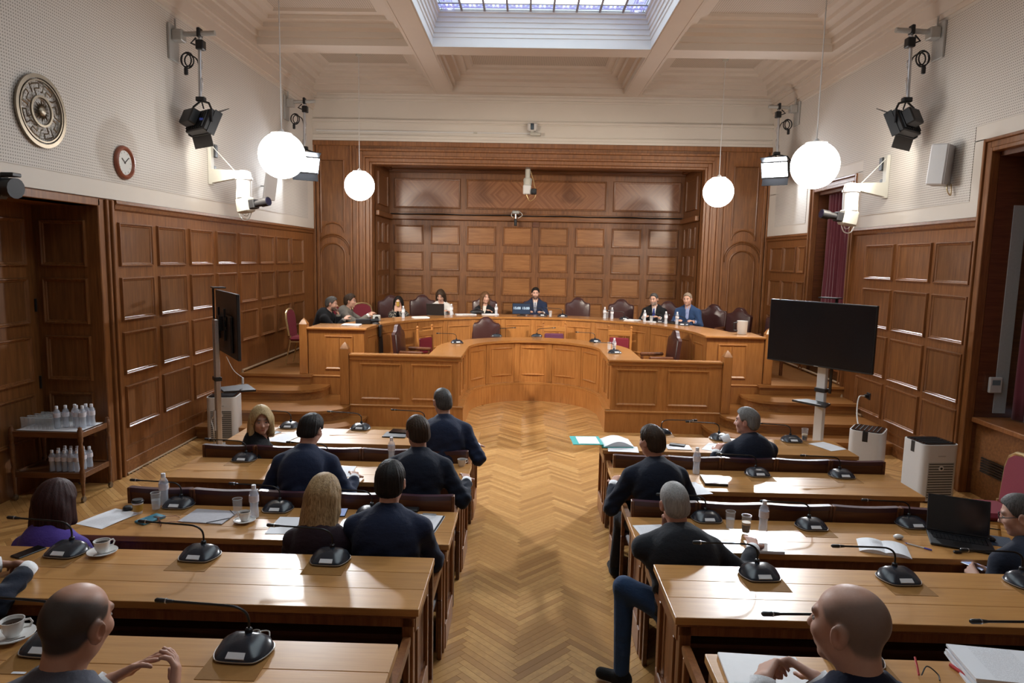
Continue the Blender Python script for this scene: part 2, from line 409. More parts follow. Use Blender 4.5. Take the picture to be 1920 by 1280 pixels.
# ---- floor
W_, N_ = .05, 10
fl = structe('floor')
mb = MB(); mb.box(XL-1.2, Y0, -.12, XR+.8, YA, -.012); mb.build('subfloor', 'parquet_gap', fl)
def stave(horizontal):
    mb = MB(); L = N_*W_; g = .0004
    if horizontal: mb.box(g, g, -.012, L-g, W_-g, 0, c=.0008)
    else: mb.box(g, g, -.012, W_-g, L-g, 0, c=.0008)
    mb.xf(Matrix.Rotation(PI/4, 4, 'Z')); return mb
sh, sv = stave(True), stave(False)
me_h, me_v = sh.mesh('parquet_block', 'parquet', 20), sv.mesh('parquet_block', 'parquet', 20)
cells = []
c45 = math.sqrt(.5)
for c in range(-220, 420):
    for m in range(-13, 14):
        for k, (bx, by) in enumerate(((c+2*N_*m, c), (c+2*N_*m, c-2*N_+1))):
            x, y = bx*W_, by*W_
            X, Y = (x-y)*c45, (x+y)*c45
            mx, my = ((x+N_*W_/2-y)*c45, (x+N_*W_/2+y)*c45) if k == 0 else ((x-y-N_*W_/2)*c45, (x+y+N_*W_/2)*c45)
            if not (XL-.9 < mx < XR+.6 and 2.9 < my < 12.6): continue
            if my > 10.45 and not (math.hypot(mx-CX, max(0, my-11.35)) < 1.3): continue
            if mx < XL-.1 and not (5 < my < 7.45): continue
            cells.append((my + (0 if -.75 < mx < 1.05 and my > 3.5 else 100), X, Y, k))
cells.sort()
for d, X, Y, k in cells[:300]: link('parquet_block', (me_h, me_v)[k], fl, (X, Y, 0))
fv, ff, fa = [], [], []
for d, X, Y, k in cells[300:]:
    src = (sh, sv)[k]; o = len(fv)
    fv += [(a+X, b+Y, e) for a, b, e in src.v[:]]; ff += [tuple(i+o for i in f) for f in src.f]; fa += [random.random()]*len(src.f)
me = bpy.data.meshes.new('parquet_field'); me.from_pydata(fv, [], ff); me.materials.append(M['parquet'])
at_ = me.attributes.new('stave', 'FLOAT', 'FACE'); at_.data.foreach_set('value', fa)
tag(link('parquet_field', me, fl), kind='stuff')
# raised tiers under the two rear desk rows (left and right of the aisle)
tier = structe('trim_1')
for x0, x1 in ((XL, -.50), (.755, XR)):
    mb = MB(); mb.box(x0, 1.98, 0, x1, 3.70, .16); mb.box(x0, Y0, 0, x1, 2.58, .31); mb.build('tier', 'step_oak', tier)
mb = MB(); mb.box(-.5, Y0, -.02, .755, 3.0, .0); mb.build('aisle_floor', 'parquet', tier)

# ---- left wall
wl = structe('wall_left')
mb = MB(); mb.box(XL-.25, 7.42, 0, XL, YB+.1, 3.18); mb.box(XL-.25, Y0, 0, XL, 5.3, 3.18); mb.box(XL-.25, 5.3, 3.08, XL, 7.42, 3.18)
mb.build('wainscot', 'wall_oak', wl)
mb = MB(); mb.box(XL-.25, Y0, 3.17, XL+.025, YB, ZC); mb.build('plaster', 'white_wall', wl)
mb = MB(); mb.box(XL, Y0, 3.36, XL+.031, 14.45, 5.62); mb.build('acoustic_board', 'perf_wall', wl)
LCOL = [(7.72+.817*i, 8.42+.817*i) for i in range(8)]
LROW = [(2.43, 2.92), (1.80, 2.30), (1.17, 1.67), (.54, 1.04)]
pm = panel_mesh('panel', .69, .50)
for i, (a, b) in enumerate(LCOL):
    for j, (z0, z1) in enumerate(LROW):
        if j == 3 and i > 2: continue
        link('panel', pm, wl, (XL, (a+b)/2, (z0+z1)/2), PI/2)
mb = MB()   # crown moulding, dado rail
pr = [(0, 3.17), (.045, 3.165), (.05, 3.13), (.03, 3.11), (.025, 3.07), (.0, 3.05)]
mb.sweep([(XL, YB), (XL, 7.66)], [(-o, z) for o, z in pr]); mb.box(XL, 7.64, .30, XL+.014, 10.4, .33); mb.build('crown_moulding', 'wall_oak_h', wl, fix=True)
mb = MB()
for y, wd, pr_ in ((7.35, .035, .03), (7.385, .10, .012), (7.485, .035, .045), (7.52, .05, .02), (7.57, .045, .05)): mb.box(XL-.02, y, 0, XL+pr_, y+wd, 3.16, c=.008)
mb.box(XL-.02, 5.3, 3.08, XL+.03, 7.39, 3.16, c=.006); mb.build('door_architrave', 'wall_oak', wl)
bbl = structe('baseboard_left')
mb = MB(); mb.box(XL, 7.66, 0, XL+.02, 10.2, .17, c=.004); mb.build('board', 'wall_oak_h', bbl)
mb = MB(); mb.tube([(XL+.02, 7.66, .012), (XL+.02, 9.7, .012)], .014, 6)
mb.tube([(XL+.02, 10.25, .35), (XL+.02, 10.3, .36), (XL+.02, 10.95, .36), (XL+.02, 10.97, .70), (XL+.02, 14.85, .70)], .018, 6); mb.build('bead', 'twig_light', bbl)
# recessed doorway, left
rec = structe('door_1')
XD = -5.35
mb = MB(); mb.box(XD-.1, 7.35, 0, XL-.01, 7.42, 3.12); mb.build('jamb', 'wall_oak', rec)
pj = panel_mesh('panel', .50, .50)
for z0, z1 in LROW: link('panel', pj, rec, ((XD+XL)/2-.02, 7.35, (z0+z1)/2))
mb = MB(); mb.box(XD-.08, 5.3, 0, XD, 7.35, 3.12); mb.box(XD-.08, 5.24, 0, XL-.01, 5.3, 3.12); mb.box(XD-.1, 5.24, 3.08, XL-.01, 7.42, 3.15)
mb.build('door_leaf', 'wall_oak', rec)
pd = panel_mesh('panel', .62, .50)
for yc in (6.90, 6.0):
    for z0, z1 in LROW: link('panel', pd, rec, (XD, yc, (z0+z1)/2), PI/2)
for z in (1.15, 2.0):
    mb = MB(); mb.tube([(XD+.012, 7.31, z-.07), (XD+.012, 7.31, z+.07)], .012, 8); mb.build('hinge', 'black_metal', rec)

# ---- right wall with two window recesses
wr = structe('wall_right'); T = XR+.66
WIN = [(10.95, 12.69, 4.03), (5.9, 7.98, 4.03)]
mb = MB()
for y0, y1 in ((Y0, 5.9), (7.98, 10.95), (12.69, YB+.1)): mb.box(XR, y0, 0, T, y1, 3.19)
mb.build('wainscot', 'wall_oak', wr)
mb = MB()
for y0, y1 in ((Y0, 5.9), (7.98, 10.95), (12.69, YB)): mb.box(XR-.025, y0, 3.18, T, y1, 4.04)
mb.box(XR-.025, Y0, 4.03, T, YB, ZC); mb.build('plaster', 'white_wall', wr)
mb = MB(); mb.box(XR-.031, Y0, 4.2, XR, 14.45, 5.62); mb.box(XR-.031, 8.16, 3.36, XR, 10.78, 4.2); mb.box(XR-.031, 12.86, 3.36, XR, 14.45, 4.2); mb.box(XR-.031, Y0, 3.36, XR, 5.7, 4.2)
mb.build('acoustic_board', 'perf_wall', wr)
RROW = [(2.40, 2.91), (1.70, 2.27), (1.00, 1.60), (.42, .93)]
for y0, y1 in ((9.72, 10.52), (8.83, 9.63), (7.99+.04, 8.74)):
    for z0, z1 in RROW: link('panel', panel_mesh('panel', y1-y0, z1-z0), wr, (XR, (y0+y1)/2, (z0+z1)/2), -PI/2)
for y0, y1 in ((13.92, 14.58), (13.25, 13.85), (12.80, 13.14)):
    for z0, z1 in ((2.44, 2.94), (1.72, 2.28), (1.05, 1.56)): link('panel', panel_mesh('panel', y1-y0, z1-z0), wr, (XR, (y0+y1)/2, (z0+z1)/2), -PI/2)
mb = MB()
for y0, y1 in ((7.98, 10.95), (12.69, YB)): mb.sweep([(XR, y0), (XR, y1)], [(-o, z) for o, z in ((0, 3.18), (.045, 3.175), (.05, 3.14), (.03, 3.12), (.025, 3.08), (.0, 3.06))])
mb.box(XR-.014, 8.0, .28, XR, 10.3, .31); mb.build('crown_moulding', 'wall_oak_h', wr, fix=True)
bbr = structe('baseboard_right')
mb = MB(); mb.box(XR-.02, 8.0, 0, XR, 10.2, .17, c=.004); mb.build('board', 'wall_oak_h', bbr)
mb = MB(); mb.tube([(XR-.02, 10.25, .35), (XR-.02, 10.9, .36), (XR-.02, 10.97, .70), (XR-.02, 14.85, .70)], .018, 6); mb.build('bead', 'twig_light', bbr)
for wi, (y0, y1, zt) in enumerate(WIN):
    ws = structe('window_%d' % (wi+2)); fwd = .15
    mb = MB()
    for k, (o, wd, pr_) in enumerate(((0, .035, .05), (.035, .07, .025), (.105, .045, .04))):
        mb.box(XR-pr_, y0+o, 0, XR+.06, y0+o+wd, zt-o, c=.006); mb.box(XR-pr_, y1-o-wd, 0, XR+.06, y1-o, zt-o, c=.006)
        mb.box(XR-pr_, y0+o+wd, zt-o-wd, XR+.06, y1-o-wd, zt-o, c=.006)
    mb.build('window_frame', 'wall_oak', ws)
    mb = MB(); mb.box(XR+.06, y0+.05, 0, T, y0+.15, zt-.1); mb.box(XR+.06, y1-.15, 0, T, y1-.05, zt-.1); mb.box(XR+.06, y0+.1, zt-.2, T, y1-.1, zt-.1)
    mb.build('reveal', 'chair_oak', ws)
    if wi == 1: mb = MB(); mb.box(XR+.26, y1-.16, .95, XR+.40, y1-.148, 3.3); mb.build('side_blind', 'blind', ws)
    mb = MB(); mb.box(T-.06, y0+.1, .95, T, y1-.1, zt-.1); mb.build('blind', 'blind', ws)
    mb = MB(); mb.box(XR+.03, y0+.15, .84, T, y1-.15, .90, c=.01); mb.build('window_sill', 'desk_oak', ws)
    mb = MB(); mb.box(XR+.10, y0+.15, 0, T, y1-.15, .84); mb.build('sill_panel', 'wall_oak_h', ws)
    mb = MB()
    for k in range(6): mb.box(XR+.085, y0+.3, .30+.03*k, XR+.102, y1-.3, .318+.03*k)
    mb.build('vent_grille', 'black_metal', ws)
# curtains
def curtain(name, label, y0, y1, z0, z1, xc, seed, gather=0, cs=1):
    rnd = random.Random(seed); n = 90; rows = 10; mb = MB(); vs = []
    for i in range(rows+1):
        t = i/rows; z = z0+(z1-z0)*t
        for j in range(n+1):
            u = j/n; ph = u*2*PI*9
            x = xc + .045*math.sin(ph + .6*math.sin(3*t+u*5)) + .018*math.sin(ph*2.3+1.3+t)
            yy = y0 + (y1-y0)*u
            if gather: yy += gather*(1-u)*math.sin(min(1, t*1.05)*PI*.5)**2
            vs.append((x, yy, z))
    fs = [(i*(n+1)+j, i*(n+1)+j+1, (i+1)*(n+1)+j+1, (i+1)*(n+1)+j) for i in range(rows) for j in range(n)]
    mb.add(vs, fs); o = mb.build(name, 'curtain', ang=180)
    md = o.modifiers.new('thick', 'SOLIDIFY'); md.thickness = .012
    return tag(o, label, 'curtain', 'burgundy window curtains')
curtain('curtain', 'burgundy velvet curtain hanging closed across the farther right window', 11.12, 12.40, .92, 3.88, XR+.22, 3)
curtain('curtain', 'burgundy velvet curtain in the nearer right window, at the right edge', 6.06, 7.66, .92, 3.88, XR+.42, 5, gather=.10)

# ---- back wall and alcove
wb = structe('wall_back')
OX0, OX1, OZ = -3.37, 3.73, 4.55
mb = MB(); mb.box(XL-.25, YB, 0, OX0, YB+.3, 5.03); mb.box(OX1, YB, 0, XR+.5, YB+.3, 5.03); mb.box(OX0, YB, OZ, OX1, YB+.3, 5.03); mb.build('panelling', 'wall_oak', wb)
mb = MB(); mb.box(XL-.25, YB-.02, 5.03, XR+.5, YB+.3, ZC+.1); mb.build('plaster', 'white_wall', wb)
mb = MB()
for z0, z1, p_ in ((5.03, 5.09, .03), (5.09, 5.15, .018), (5.15, 5.165, .03), (5.40, 5.425, .025), (5.425, 5.475, .045), (5.475, 5.49, .03), (5.86, 5.90, .03), (5.90, 5.96, .06), (5.96, 6.0, .10)): mb.box(XL+.02, YB-.02-p_, z0, XR-.02, YB-.01, z1, c=.004)
mb.build('cornice_moulding', 'white_wall', wb)
mb = MB()   # stepped frame round the alcove opening
for o, wd, p_ in ((0, .05, .02), (.05, .08, .055), (.13, .05, .10), (.18, .09, .075), (.27, .05, .115), (.32, .10, .03), (.42, .05, .06)):
    mb.box(OX0-o-wd, YB-p_, .6, OX0-o, YB+.02, OZ+o+wd*.98 if o < .4 else 5.03, c=.007); mb.box(OX1+o, YB-p_, .6, OX1+o+wd, YB+.02, OZ+o+wd*.98 if o < .4 else 5.03, c=.007)
    if o < .4: mb.box(OX0-o, YB-p_, OZ+o, OX1+o, YB+.02, OZ+o+wd, c=.007)
mb.box(XL, YB-.07, 4.93, XR, YB, 5.03, c=.01)
for x0, x1 in ((XL, XL+.06), (XL+.08, XL+.14), (XR-.06, XR), (XR-.14, XR-.08)): mb.box(x0, YB-.05, .6, x1, YB, 4.95, c=.008)
mb.build('alcove_frame', 'wall_oak', wb)
for cx in (-4.23, 4.61):   # arched panels at each side
    mb = MB(); yy = YB-.012
    def outl(r, zb, zs, rad): mb.tube([(cx-r, yy, zb)] + [(cx-r*math.cos(a), yy, zs+r*math.sin(a)) for a in [PI*i/20 for i in range(21)]] + [(cx+r, yy, zb)], rad, 6)
    outl(.265, .8, 2.60, .024); outl(.40, 2.62, 2.66, .022); outl(.36, 2.62, 2.66, .012)
    q = [PI*i/16 for i in range(17)]
    mb.tube([(cx-.25, yy, 3.30), (cx-.25, yy, 4.62), (cx+.25, yy, 4.62), (cx+.25, yy, 3.30)], .02, 6)
    mb.tube([(cx+.25*math.cos(a), yy, 3.08+.20*math.sin(a)+.02) for a in q], .02, 6)
    mb.tube([(cx-.25, yy, 3.30), (cx-.25, yy, 3.09)], .02, 6); mb.tube([(cx+.25, yy, 3.30), (cx+.25, yy, 3.09)], .02, 6)
    mb.build('arched_panel', 'wall_oak', wb)
    mb = MB(); mb.prism([(cx-.25, .8), (cx+.25, .8)] + [(cx+.25*math.cos(a), 2.60+.25*math.sin(a)) for a in q], YB-.006, YB, 'y'); mb.box(cx-.24, YB-.006, 3.34, cx+.24, YB, 4.61)
    mb.build('arched_panel_field', 'panel_oak', wb)
al = structe('wall_alcove')
mb = MB(); mb.box(OX0-.3, YA, 0, OX1+.3, YA+.2, 4.9); mb.build('panelling', 'wall_oak', al)
mb = MB(); mb.box(OX0-.2, YB+.25, 0, OX0, YA, 4.9); mb.box(OX1, YB+.25, 0, OX1+.2, YA, 4.9); mb.build('side_panelling', 'wall_oak', al)
mb = MB(); mb.box(OX0-.3, YB+.28, 4.77, OX1+.3, YA+.2, 4.9); mb.build('alcove_soffit', 'soffit', al)
gp = panel_mesh('panel', .715, .47, ('wall_oak', 'panel_oak_h'), .05, .028)
for i in range(8):
    for z in (3.145, 2.515, 1.94, 1.33): link('panel', gp, al, (-2.89+.8795*i, YA, z))
for x0, x1 in ((-3.25, -1.64), (-1.51, 1.88), (2.03, 3.65)): link('panel', panel_mesh('panel', x1-x0, .72, ('wall_oak', 'veneer'), .05, .028), al, ((x0+x1)/2, YA, 4.13))
mb = MB()
mb.box(OX0, YA-.09, 3.50, OX1, YA, 3.62, c=.015); mb.box(OX0, YA-.05, 3.62, OX1, YA, 3.68, c=.01); mb.box(OX0, YA-.12, 4.70, OX1, YA, 4.77, c=.01); mb.box(OX0, YA-.07, 4.62, OX1, YA, 4.70, c=.01)
for x in (OX0, OX1):
    s = 1 if x == OX0 else -1
    mb.box(x, YB+.3, 3.50, x+s*.09, YA, 3.62, c=.015); mb.box(x, YB+.3, 4.66, x+s*.09, YA, 4.77, c=.01)
mb.build('ledge_rail', 'wall_oak_h', al)
mb = MB(); mb.tube([(OX0+.05, YA-.08, 3.635)] + [(OX0+.3+i*.5, YA-.085, 3.635+.008*((i*7) % 3-1)) for i in range(14)] + [(OX1-.05, YA-.08, 3.635)], .014, 6); mb.build('cable_run', 'black', al)
ps = panel_mesh('panel', 1.0, .72); pn = panel_mesh('panel', .42, .47)
for x, rz in ((OX0, PI/2), (OX1, -PI/2)):
    link('panel', ps, al, (x, 15.95, 4.13), rz)
    for yy in (15.65, 16.25):
        for z in (3.145, 2.515, 1.94, 1.33): link('panel', pn, al, (x, yy, z), rz)
mb = MB(); mb.box(XL-.3, Y0-.2, 0, XR+.8, Y0, ZC+.8); struct('wall_rear', mb, 'white_wall')

# ---- ceiling
ce = structe('ceiling')
SX0, SX1, SY0, SY1 = -1.62, 1.92, 2.2, 11.57
xs = [(XL, -4.5), (-4.5, -2.0), (-2.0, SX0), (SX0, SX1), (SX1, 2.27), (2.27, 4.83), (4.83, XR)]
ys = [(Y0, -2.9), (-2.9, 1.75), (1.75, 2.2), (2.2, 6.6), (6.6, 7.05), (7.05, 11.57), (11.57, 12.0), (12.0, 14.57), (14.57, YB)]
def coffer(x0, x1, y0, y1):
    prof = [(0, 6.0), (.006, 6.0), (.006, 6.11), (.05, 6.115), (.055, 6.20), (.17, 6.225), (.18, 6.29), (.30, 6.31), (.32, 6.36), (.43, 6.38), (.46, 6.42)]
    mb = MB(); vs = []
    for o, z in prof: vs += [(x0+o, y0+o, z), (x1-o, y0+o, z), (x1-o, y1-o, z), (x0+o, y1-o, z)]
    fs = [(i*4+j, i*4+4+j, i*4+4+(j+1) % 4, i*4+(j+1) % 4) for i in range(len(prof)-1) for j in range(4)]
    mb.add(vs, fs); mb.build('coffer_moulding', 'ceiling_white', ce, ang=20)
    mb = MB(); o = .45; mb.box(x0+o, y0+o, 6.42, x1-o, y1-o, 6.46); mb.build('coffer_board', 'perf_ceiling', ce)
beams = MB()
for i, (x0, x1) in enumerate(xs):
    for j, (y0, y1) in enumerate(ys):
        if i == 3 and j in (3, 4, 5): continue
        if i in (1, 3, 5) and j in (1, 3, 5, 7): coffer(x0, x1, y0, y1)
        else: beams.box(x0, y0, ZC, x1, y1, ZC+.4)
beams.build('beam', 'ceiling_white', ce)
mb = MB()
for x0, x1, y0, y1 in ((-2.0, SX0, Y0, YB), (SX1, 2.27, Y0, YB)):
    for x in (x0+.03, x1-.03): mb.box(x-.012, y0, ZC-.006, x+.012, y1, ZC+.01)
for x, s in ((XL+.02, 1), (XR-.02, -1)):
    for o, z0, z1 in ((.025, 5.66, 5.72), (.05, 5.72, 5.90), (.09, 5.90, 5.95), (.13, 5.95, 6.0)): mb.box(x, Y0, z0, x+s*o, YB, z1)
mb.build('wall_cornice', 'ceiling_white', ce)
mb = MB(); mb.box(XL-.3, Y0, 6.46, XR+.6, SY0, 6.6); mb.box(XL-.3, SY1, 6.46, XR+.6, YA, 6.6); mb.box(XL-.3, SY0, 6.46, -1.9, SY1, 6.6); mb.box(2.2, SY0, 6.46, XR+.6, SY1, 6.6); mb.build('roof_slab', 'ceiling_white', ce)
# skylight
sk = structe('window_1')
prof = [(.004, 6.002), (.004, 6.145), (.02, 6.15), (.018, 6.21), (.04, 6.215), (.036, 6.29), (.058, 6.295), (.055, 6.365), (.08, 6.37), (.08, 6.43), (.11, 6.44), (.11, 6.49), (.14, 6.50), (.14, 6.56)]
mb = MB(); vs = []
for o, z in prof: vs += [(SX0+o, SY0+o, z), (SX1-o, SY0+o, z), (SX1-o, SY1-o, z), (SX0+o, SY1-o, z)]
mb.add(vs, [(i*4+j, i*4+4+j, i*4+4+(j+1) % 4, i*4+(j+1) % 4) for i in range(len(prof)-1) for j in range(4)]); mb.build('well_moulding', 'light_well', sk, ang=15)
gx0, gx1, gy1, gz = SX0+.12, SX1-.12, SY1-.12, 6.535
ncol = 9; pw = (gx1-gx0)/ncol
rowsY = [gy1, gy1-.10, gy1-.30] + [gy1-.30-.42*i for i in range(1, 22)]
mb = MB()
for i in range(1, ncol): mb.box(gx0+pw*i-.016, SY0+.1, gz-.02, gx0+pw*i+.016, gy1, gz+.03)
for y in rowsY[2:]: mb.box(gx0, y-.009, gz-.012, gx1, y+.009, gz+.02)
mb.build('glazing_bar', 'bar_mauve', sk)
mb = MB(); mb.box(gx0, gy1-.104, gz-.004, gx1, gy1-.096, gz+.01); mb.box(gx0, gy1-.02, gz-.006, gx1, gy1, gz+.01); mb.box(gx0+.045, SY0, gz-.004, gx0+.053, gy1, gz+.01); mb.box(gx1-.053, SY0, gz-.004, gx1-.045, gy1, gz+.01); mb.build('lead_came', 'black', sk)
pme = {}
def pane(kind, hgt):
    if (kind, hgt) not in pme:
        mb = MB(); mb.box(-pw/2+.004, -hgt/2+.002, 0, pw/2-.004, hgt/2-.002, .012); pme[(kind, hgt)] = mb.mesh('pane', kind)
    return pme[(kind, hgt)]
kk = MB()   # greek-key strips of the border row, one set per pane
def keys(): 
    mb = MB(); h = .19; u = pw/10
    for x0, x1, y0, y1, m in ((-4.6, 4.6, .38, .46, 0), (-4.6, 4.6, -.46, -.38, 0), (-4.4, -3.2, -.3, .05, 1), (-3.8, -1.4, .12, .30, 0), (-2.4, -1.5, -.3, -.02, 0), (-1.2, -.5, -.25, .1, 2), (-.35, .35, -.30, -.08, 1), (.5, 1.2, -.25, .1, 2), (1.5, 2.4, -.3, -.02, 0), (1.4, 3.8, .12, .30, 0), (3.2, 4.4, -.3, .05, 1), (-.9, .9, .16, .3, 0)):
        mb.box(x0*u, y0*h, -.004, x1*u, y1*h, .006, m)
    return mb.mesh('key_pattern', ['glass_blue', 'glass_deep', 'glass_white'])
km = keys()
for j in range(len(rowsY)-1):
    ya, yb = rowsY[j+1], rowsY[j]
    if yb < SY0: break
    for i in range(ncol):
        x = gx0+pw*(i+.5); edge = i in (0, ncol-1)
        kind = 'pane_pale' if j == 0 else ('pane_border' if j == 1 or edge else 'pane_clear')
        o = link('pane', pane(kind, round(yb-ya, 3)), sk, (x, (ya+yb)/2, gz))
        if j == 1: link('key_pattern', km, o, (0, 0, -.002))
        elif edge and j < 4: link('key_pattern', km, o, (.02*(1 if i else -1), 0, -.002), PI/2)
# ================================================================== DAIS, STEPS, PODIUM DESKS
CY1, R1 = 11.35, 1.13        # inner bench
CY2, R2_ = 11.15, 2.78       # outer bench
YF = 10.25
def mir(pts): return [(2*CX-x, y) for x, y in pts]
ds = structe('trim_2')
mb = MB()   # level .33 inside the inner bench and side landings
inner = [(CX-R1-.03, YF+.02)] + arc(CX, CY1, R1+.03, PI, 0, 28)[0:] + [(CX+R1+.03, YF+.02)]
outer = [(3.02, YF+.02), (3.9, 10.9), (3.9, 11.3)] + arc(CX, CY2, R2_+.5, 0, PI, 28) + [(-3.6, 11.3), (-3.6, 10.9), (-2.72, YF+.02)]
mb.prism(inner + outer, 0, .327); mb.build('lower_dais', 'step_oak', ds)
mb = MB(); ring = arc(CX, CY2, R2_+.1, PI, 0, 30)
mb.prism(ring + [(3.9, 11.05), (XR, 10.95), (XR, YA), (XL, YA), (XL, 10.95), (-3.6, 11.05)], 0, .66); mb.build('upper_dais', 'step_oak', ds)
def steps(side):
    S = (lambda p: p) if side < 0 else mir
    xe = XL if side < 0 else 2*CX-XR
    lv = [(.165, S([(xe, 10.95), (xe, 9.34), (-3.05, 9.34)] + [(-3.05+.62*math.sin(a), 10.02-.68*math.cos(a)) for a in [PI/2*i/8 for i in range(9)]] + [(-2.42, 10.28), (-2.8, 10.95)])),
          (.33, S([(xe, 10.95), (xe, 9.72), (-3.35, 9.72)] + [(-3.35+.66*math.sin(a), 10.12-.40*math.cos(a)) for a in [PI/2*i/8 for i in range(9)]] + [(-2.69, 10.3), (-2.9, 10.95)])),
          (.497, S([(xe, 11.0), (xe, 10.40), (-3.75, 10.40)] + [(-3.75+.53*math.sin(a), 10.80-.40*math.cos(a)) for a in [PI/2*i/8 for i in range(9)]] + [(-3.22, 11.04)])),
          (.663, S([(xe, 11.3), (xe, 10.93), (-3.5, 10.93), (-3.5, 11.3)]))]
    st = structe('trim_3' if side < 0 else 'trim_4')
    for i, (z, poly) in enumerate(lv):
        mb = MB(); mb.prism(poly, 0 if i < 2 else .32, z-.035); mb.build('riser', 'step_oak', st)
        cx = sum(p[0] for p in poly)/len(poly)
        big = [(x + (0 if abs(x-(xe if side < 0 else XR)) < .01 else (.025 if (x > cx) else -.025)), y-.025 if y < poly[0][1]-.01 or i == 3 and y < 11.1 else y) for x, y in poly]
        mb = MB(); mb.prism(big, z-.04, z); mb.build('tread', 'step_tread', st)
steps(-1); steps(1)

def panel_on(parent, w, h, loc, rz, mats=('podium_oak', 'podium_oak'), fw=.035, pr=.018):
    return link('panel', panel_mesh('panel', w, h, mats, fw, pr), parent, loc, rz)
def ring_slab(mb, cx, cy, ra, rb, z0, z1, yend, n=40, m=0):
    yend += .006
    a = [(cx-ra, yend)] + arc(cx, cy, ra, PI, 0, n) + [(cx+ra, yend)]
    b = [(cx+rb, yend)] + arc(cx, cy, rb, 0, PI, n) + [(cx-rb, yend)]
    k = len(a); b = b[::-1]
    vs = [(x, y, z0) for x, y in a] + [(x, y, z0) for x, y in b] + [(x, y, z1) for x, y in a] + [(x, y, z1) for x, y in b]
    fs = []
    for i in range(k-1):
        fs += [(i, i+1, k+i+1, k+i), (2*k+i+1, 2*k+i, 3*k+i, 3*k+i+1), (i, 2*k+i, 2*k+i+1, i+1), (k+i+1, 3*k+i+1, 3*k+i, k+i)]
    fs += [(0, k, 3*k, 2*k), (k-1, 3*k-1, 4*k-1, 2*k-1)]
    mb.add(vs, fs, m)
def newel(parent, x, y, z0, z1, wd=.13):
    mb = MB(); mb.box(x-wd/2, y-wd/2, z0, x+wd/2, y+wd/2, z1, c=.008); p = mb.build('newel_post', 'podium_oak', parent)
    mb = MB(); h = wd/2
    mb.add([(x-h, y-h, z1), (x+h, y-h, z1), (x+h, y+h, z1), (x-h, y+h, z1), (x-h*.5, y-h*.5, z1+.06), (x+h*.5, y-h*.5, z1+.06), (x+h*.5, y+h*.5, z1+.06), (x-h*.5, y+h*.5, z1+.06), (x, y, z1+.10)], [(0, 1, 5, 4), (1, 2, 6, 5), (2, 3, 7, 6), (3, 0, 4, 7), (4, 5, 8), (5, 6, 8), (6, 7, 8), (7, 4, 8)])
    mb.build('finial', 'podium_oak', p)
# ---- inner bench
ib = thing('witness_bench', 'inner horseshoe oak bench with panelled front facing the parquet aisle', 'desk')
mb = MB(); ring_slab(mb, CX, CY1, R1+.03, R1+.08, .30, 1.08, YF+.02)
mb.box(-2.68, YF, .30, CX-R1-.034, YF+.05, 1.078); mb.box(CX+R1+.034, YF, .30, 2.98, YF+.05, 1.08); mb.build('front_panelling', 'podium_oak', ib)
mb = MB(); ring_slab(mb, CX, CY1, R1-.045, R1+.03, 0, .31, YF-.02)
mb.box(-2.72, YF-.022, 0, CX-R1+.041, YF+.03, .308); mb.box(CX+R1-.041, YF-.022, 0, 3.02, YF+.03, .31); mb.build('plinth', 'podium_oak', ib)
mb = MB(); ring_slab(mb, CX, CY1, R1-.05, R1+.035, .31, .345, YF-.03); mb.box(-2.68, YF-.033, .31, CX-R1+.046, YF+.03, .344, c=.01); mb.box(CX+R1-.046, YF-.033, .31, 2.98, YF+.03, .345, c=.01); mb.build('plinth_moulding', 'podium_top', ib)
mb = MB(); ring_slab(mb, CX, CY1, R1-.02, R1+.50, 1.08, 1.12, YF-.02, 44)
mb.build('worktop', 'podium_top', ib, fix=True)
for x0, x1 in ((-2.68, CX-R1+.02), (CX+R1-.02, 2.98)): mb = MB(); mb.box(x0, YF-.04, 1.085, x1, YF+.10, 1.125, c=.012); mb.box(x0, YF-.018, 1.03, x1, YF, 1.09, c=.01); mb.build('cap_rail', 'podium_top', ib)
for x in (-2.20, -1.42, 1.70, 2.48): panel_on(ib, .63, .56, (x, YF, .70), 0)
for k in range(-3, 4):
    a = PI/2 - k*PI/6.0
    if abs(k) == 3: continue
    panel_on(ib, .45, .52, (CX+(R1+.035)*math.cos(a), CY1+(R1+.035)*math.sin(a), .73), a-PI/2, pr=.03)
for s in (-1, 1):
    for yc in (10.62, 11.15): panel_on(ib, .36, .52, (CX+s*(R1+.03), yc, .73), -s*PI/2)
for k in range(6):   # pilaster strips between the panels
    a = PI/12 + k*PI/6
    mb = MB(); mb.box(-.05, -.012, .345, .05, .02, 1.08, c=.005); mb.xf(Matrix.Translation((CX+(R1+.03)*math.cos(a), CY1+(R1+.03)*math.sin(a), 0)) @ Matrix.Rotation(a-PI/2, 4, 'Z')); mb.build('pilaster_strip', 'podium_oak', ib)
newel(ib, -2.75, YF+.02, .33, 1.20); newel(ib, 3.05, YF+.02, .33, 1.20)
# ---- outer bench
ob = thing('presiding_bench', 'outer raised horseshoe oak bench where the committee sits facing the room', 'desk')
ZT = 1.43; YE = 11.02
mb = MB(); ring_slab(mb, CX, CY2, R2_, R2_+.06, .33, ZT-.04, YE, 56); mb.box(-3.55, YE, .33, CX-R2_-.004, YE+.05, ZT-.042); mb.box(CX+R2_+.004, YE, .33, 3.85, YE+.05, ZT-.04)
mb.box(-3.545, YE+.02, .66, -3.50, YE+.6, ZT-.045); mb.box(3.80, YE+.02, .66, 3.845, YE+.6, ZT-.045); mb.build('front_panelling', 'podium_oak', ob)
mb = MB(); ring_slab(mb, CX, CY2, R2_-.03, R2_+.05, .33, .62, YE-.02, 56); mb.box(-3.57, YE-.022, .33, CX-R2_+.026, YE+.03, .618); mb.box(CX+R2_-.026, YE-.022, .33, 3.87, YE+.03, .62); mb.build('plinth', 'podium_oak', ob)
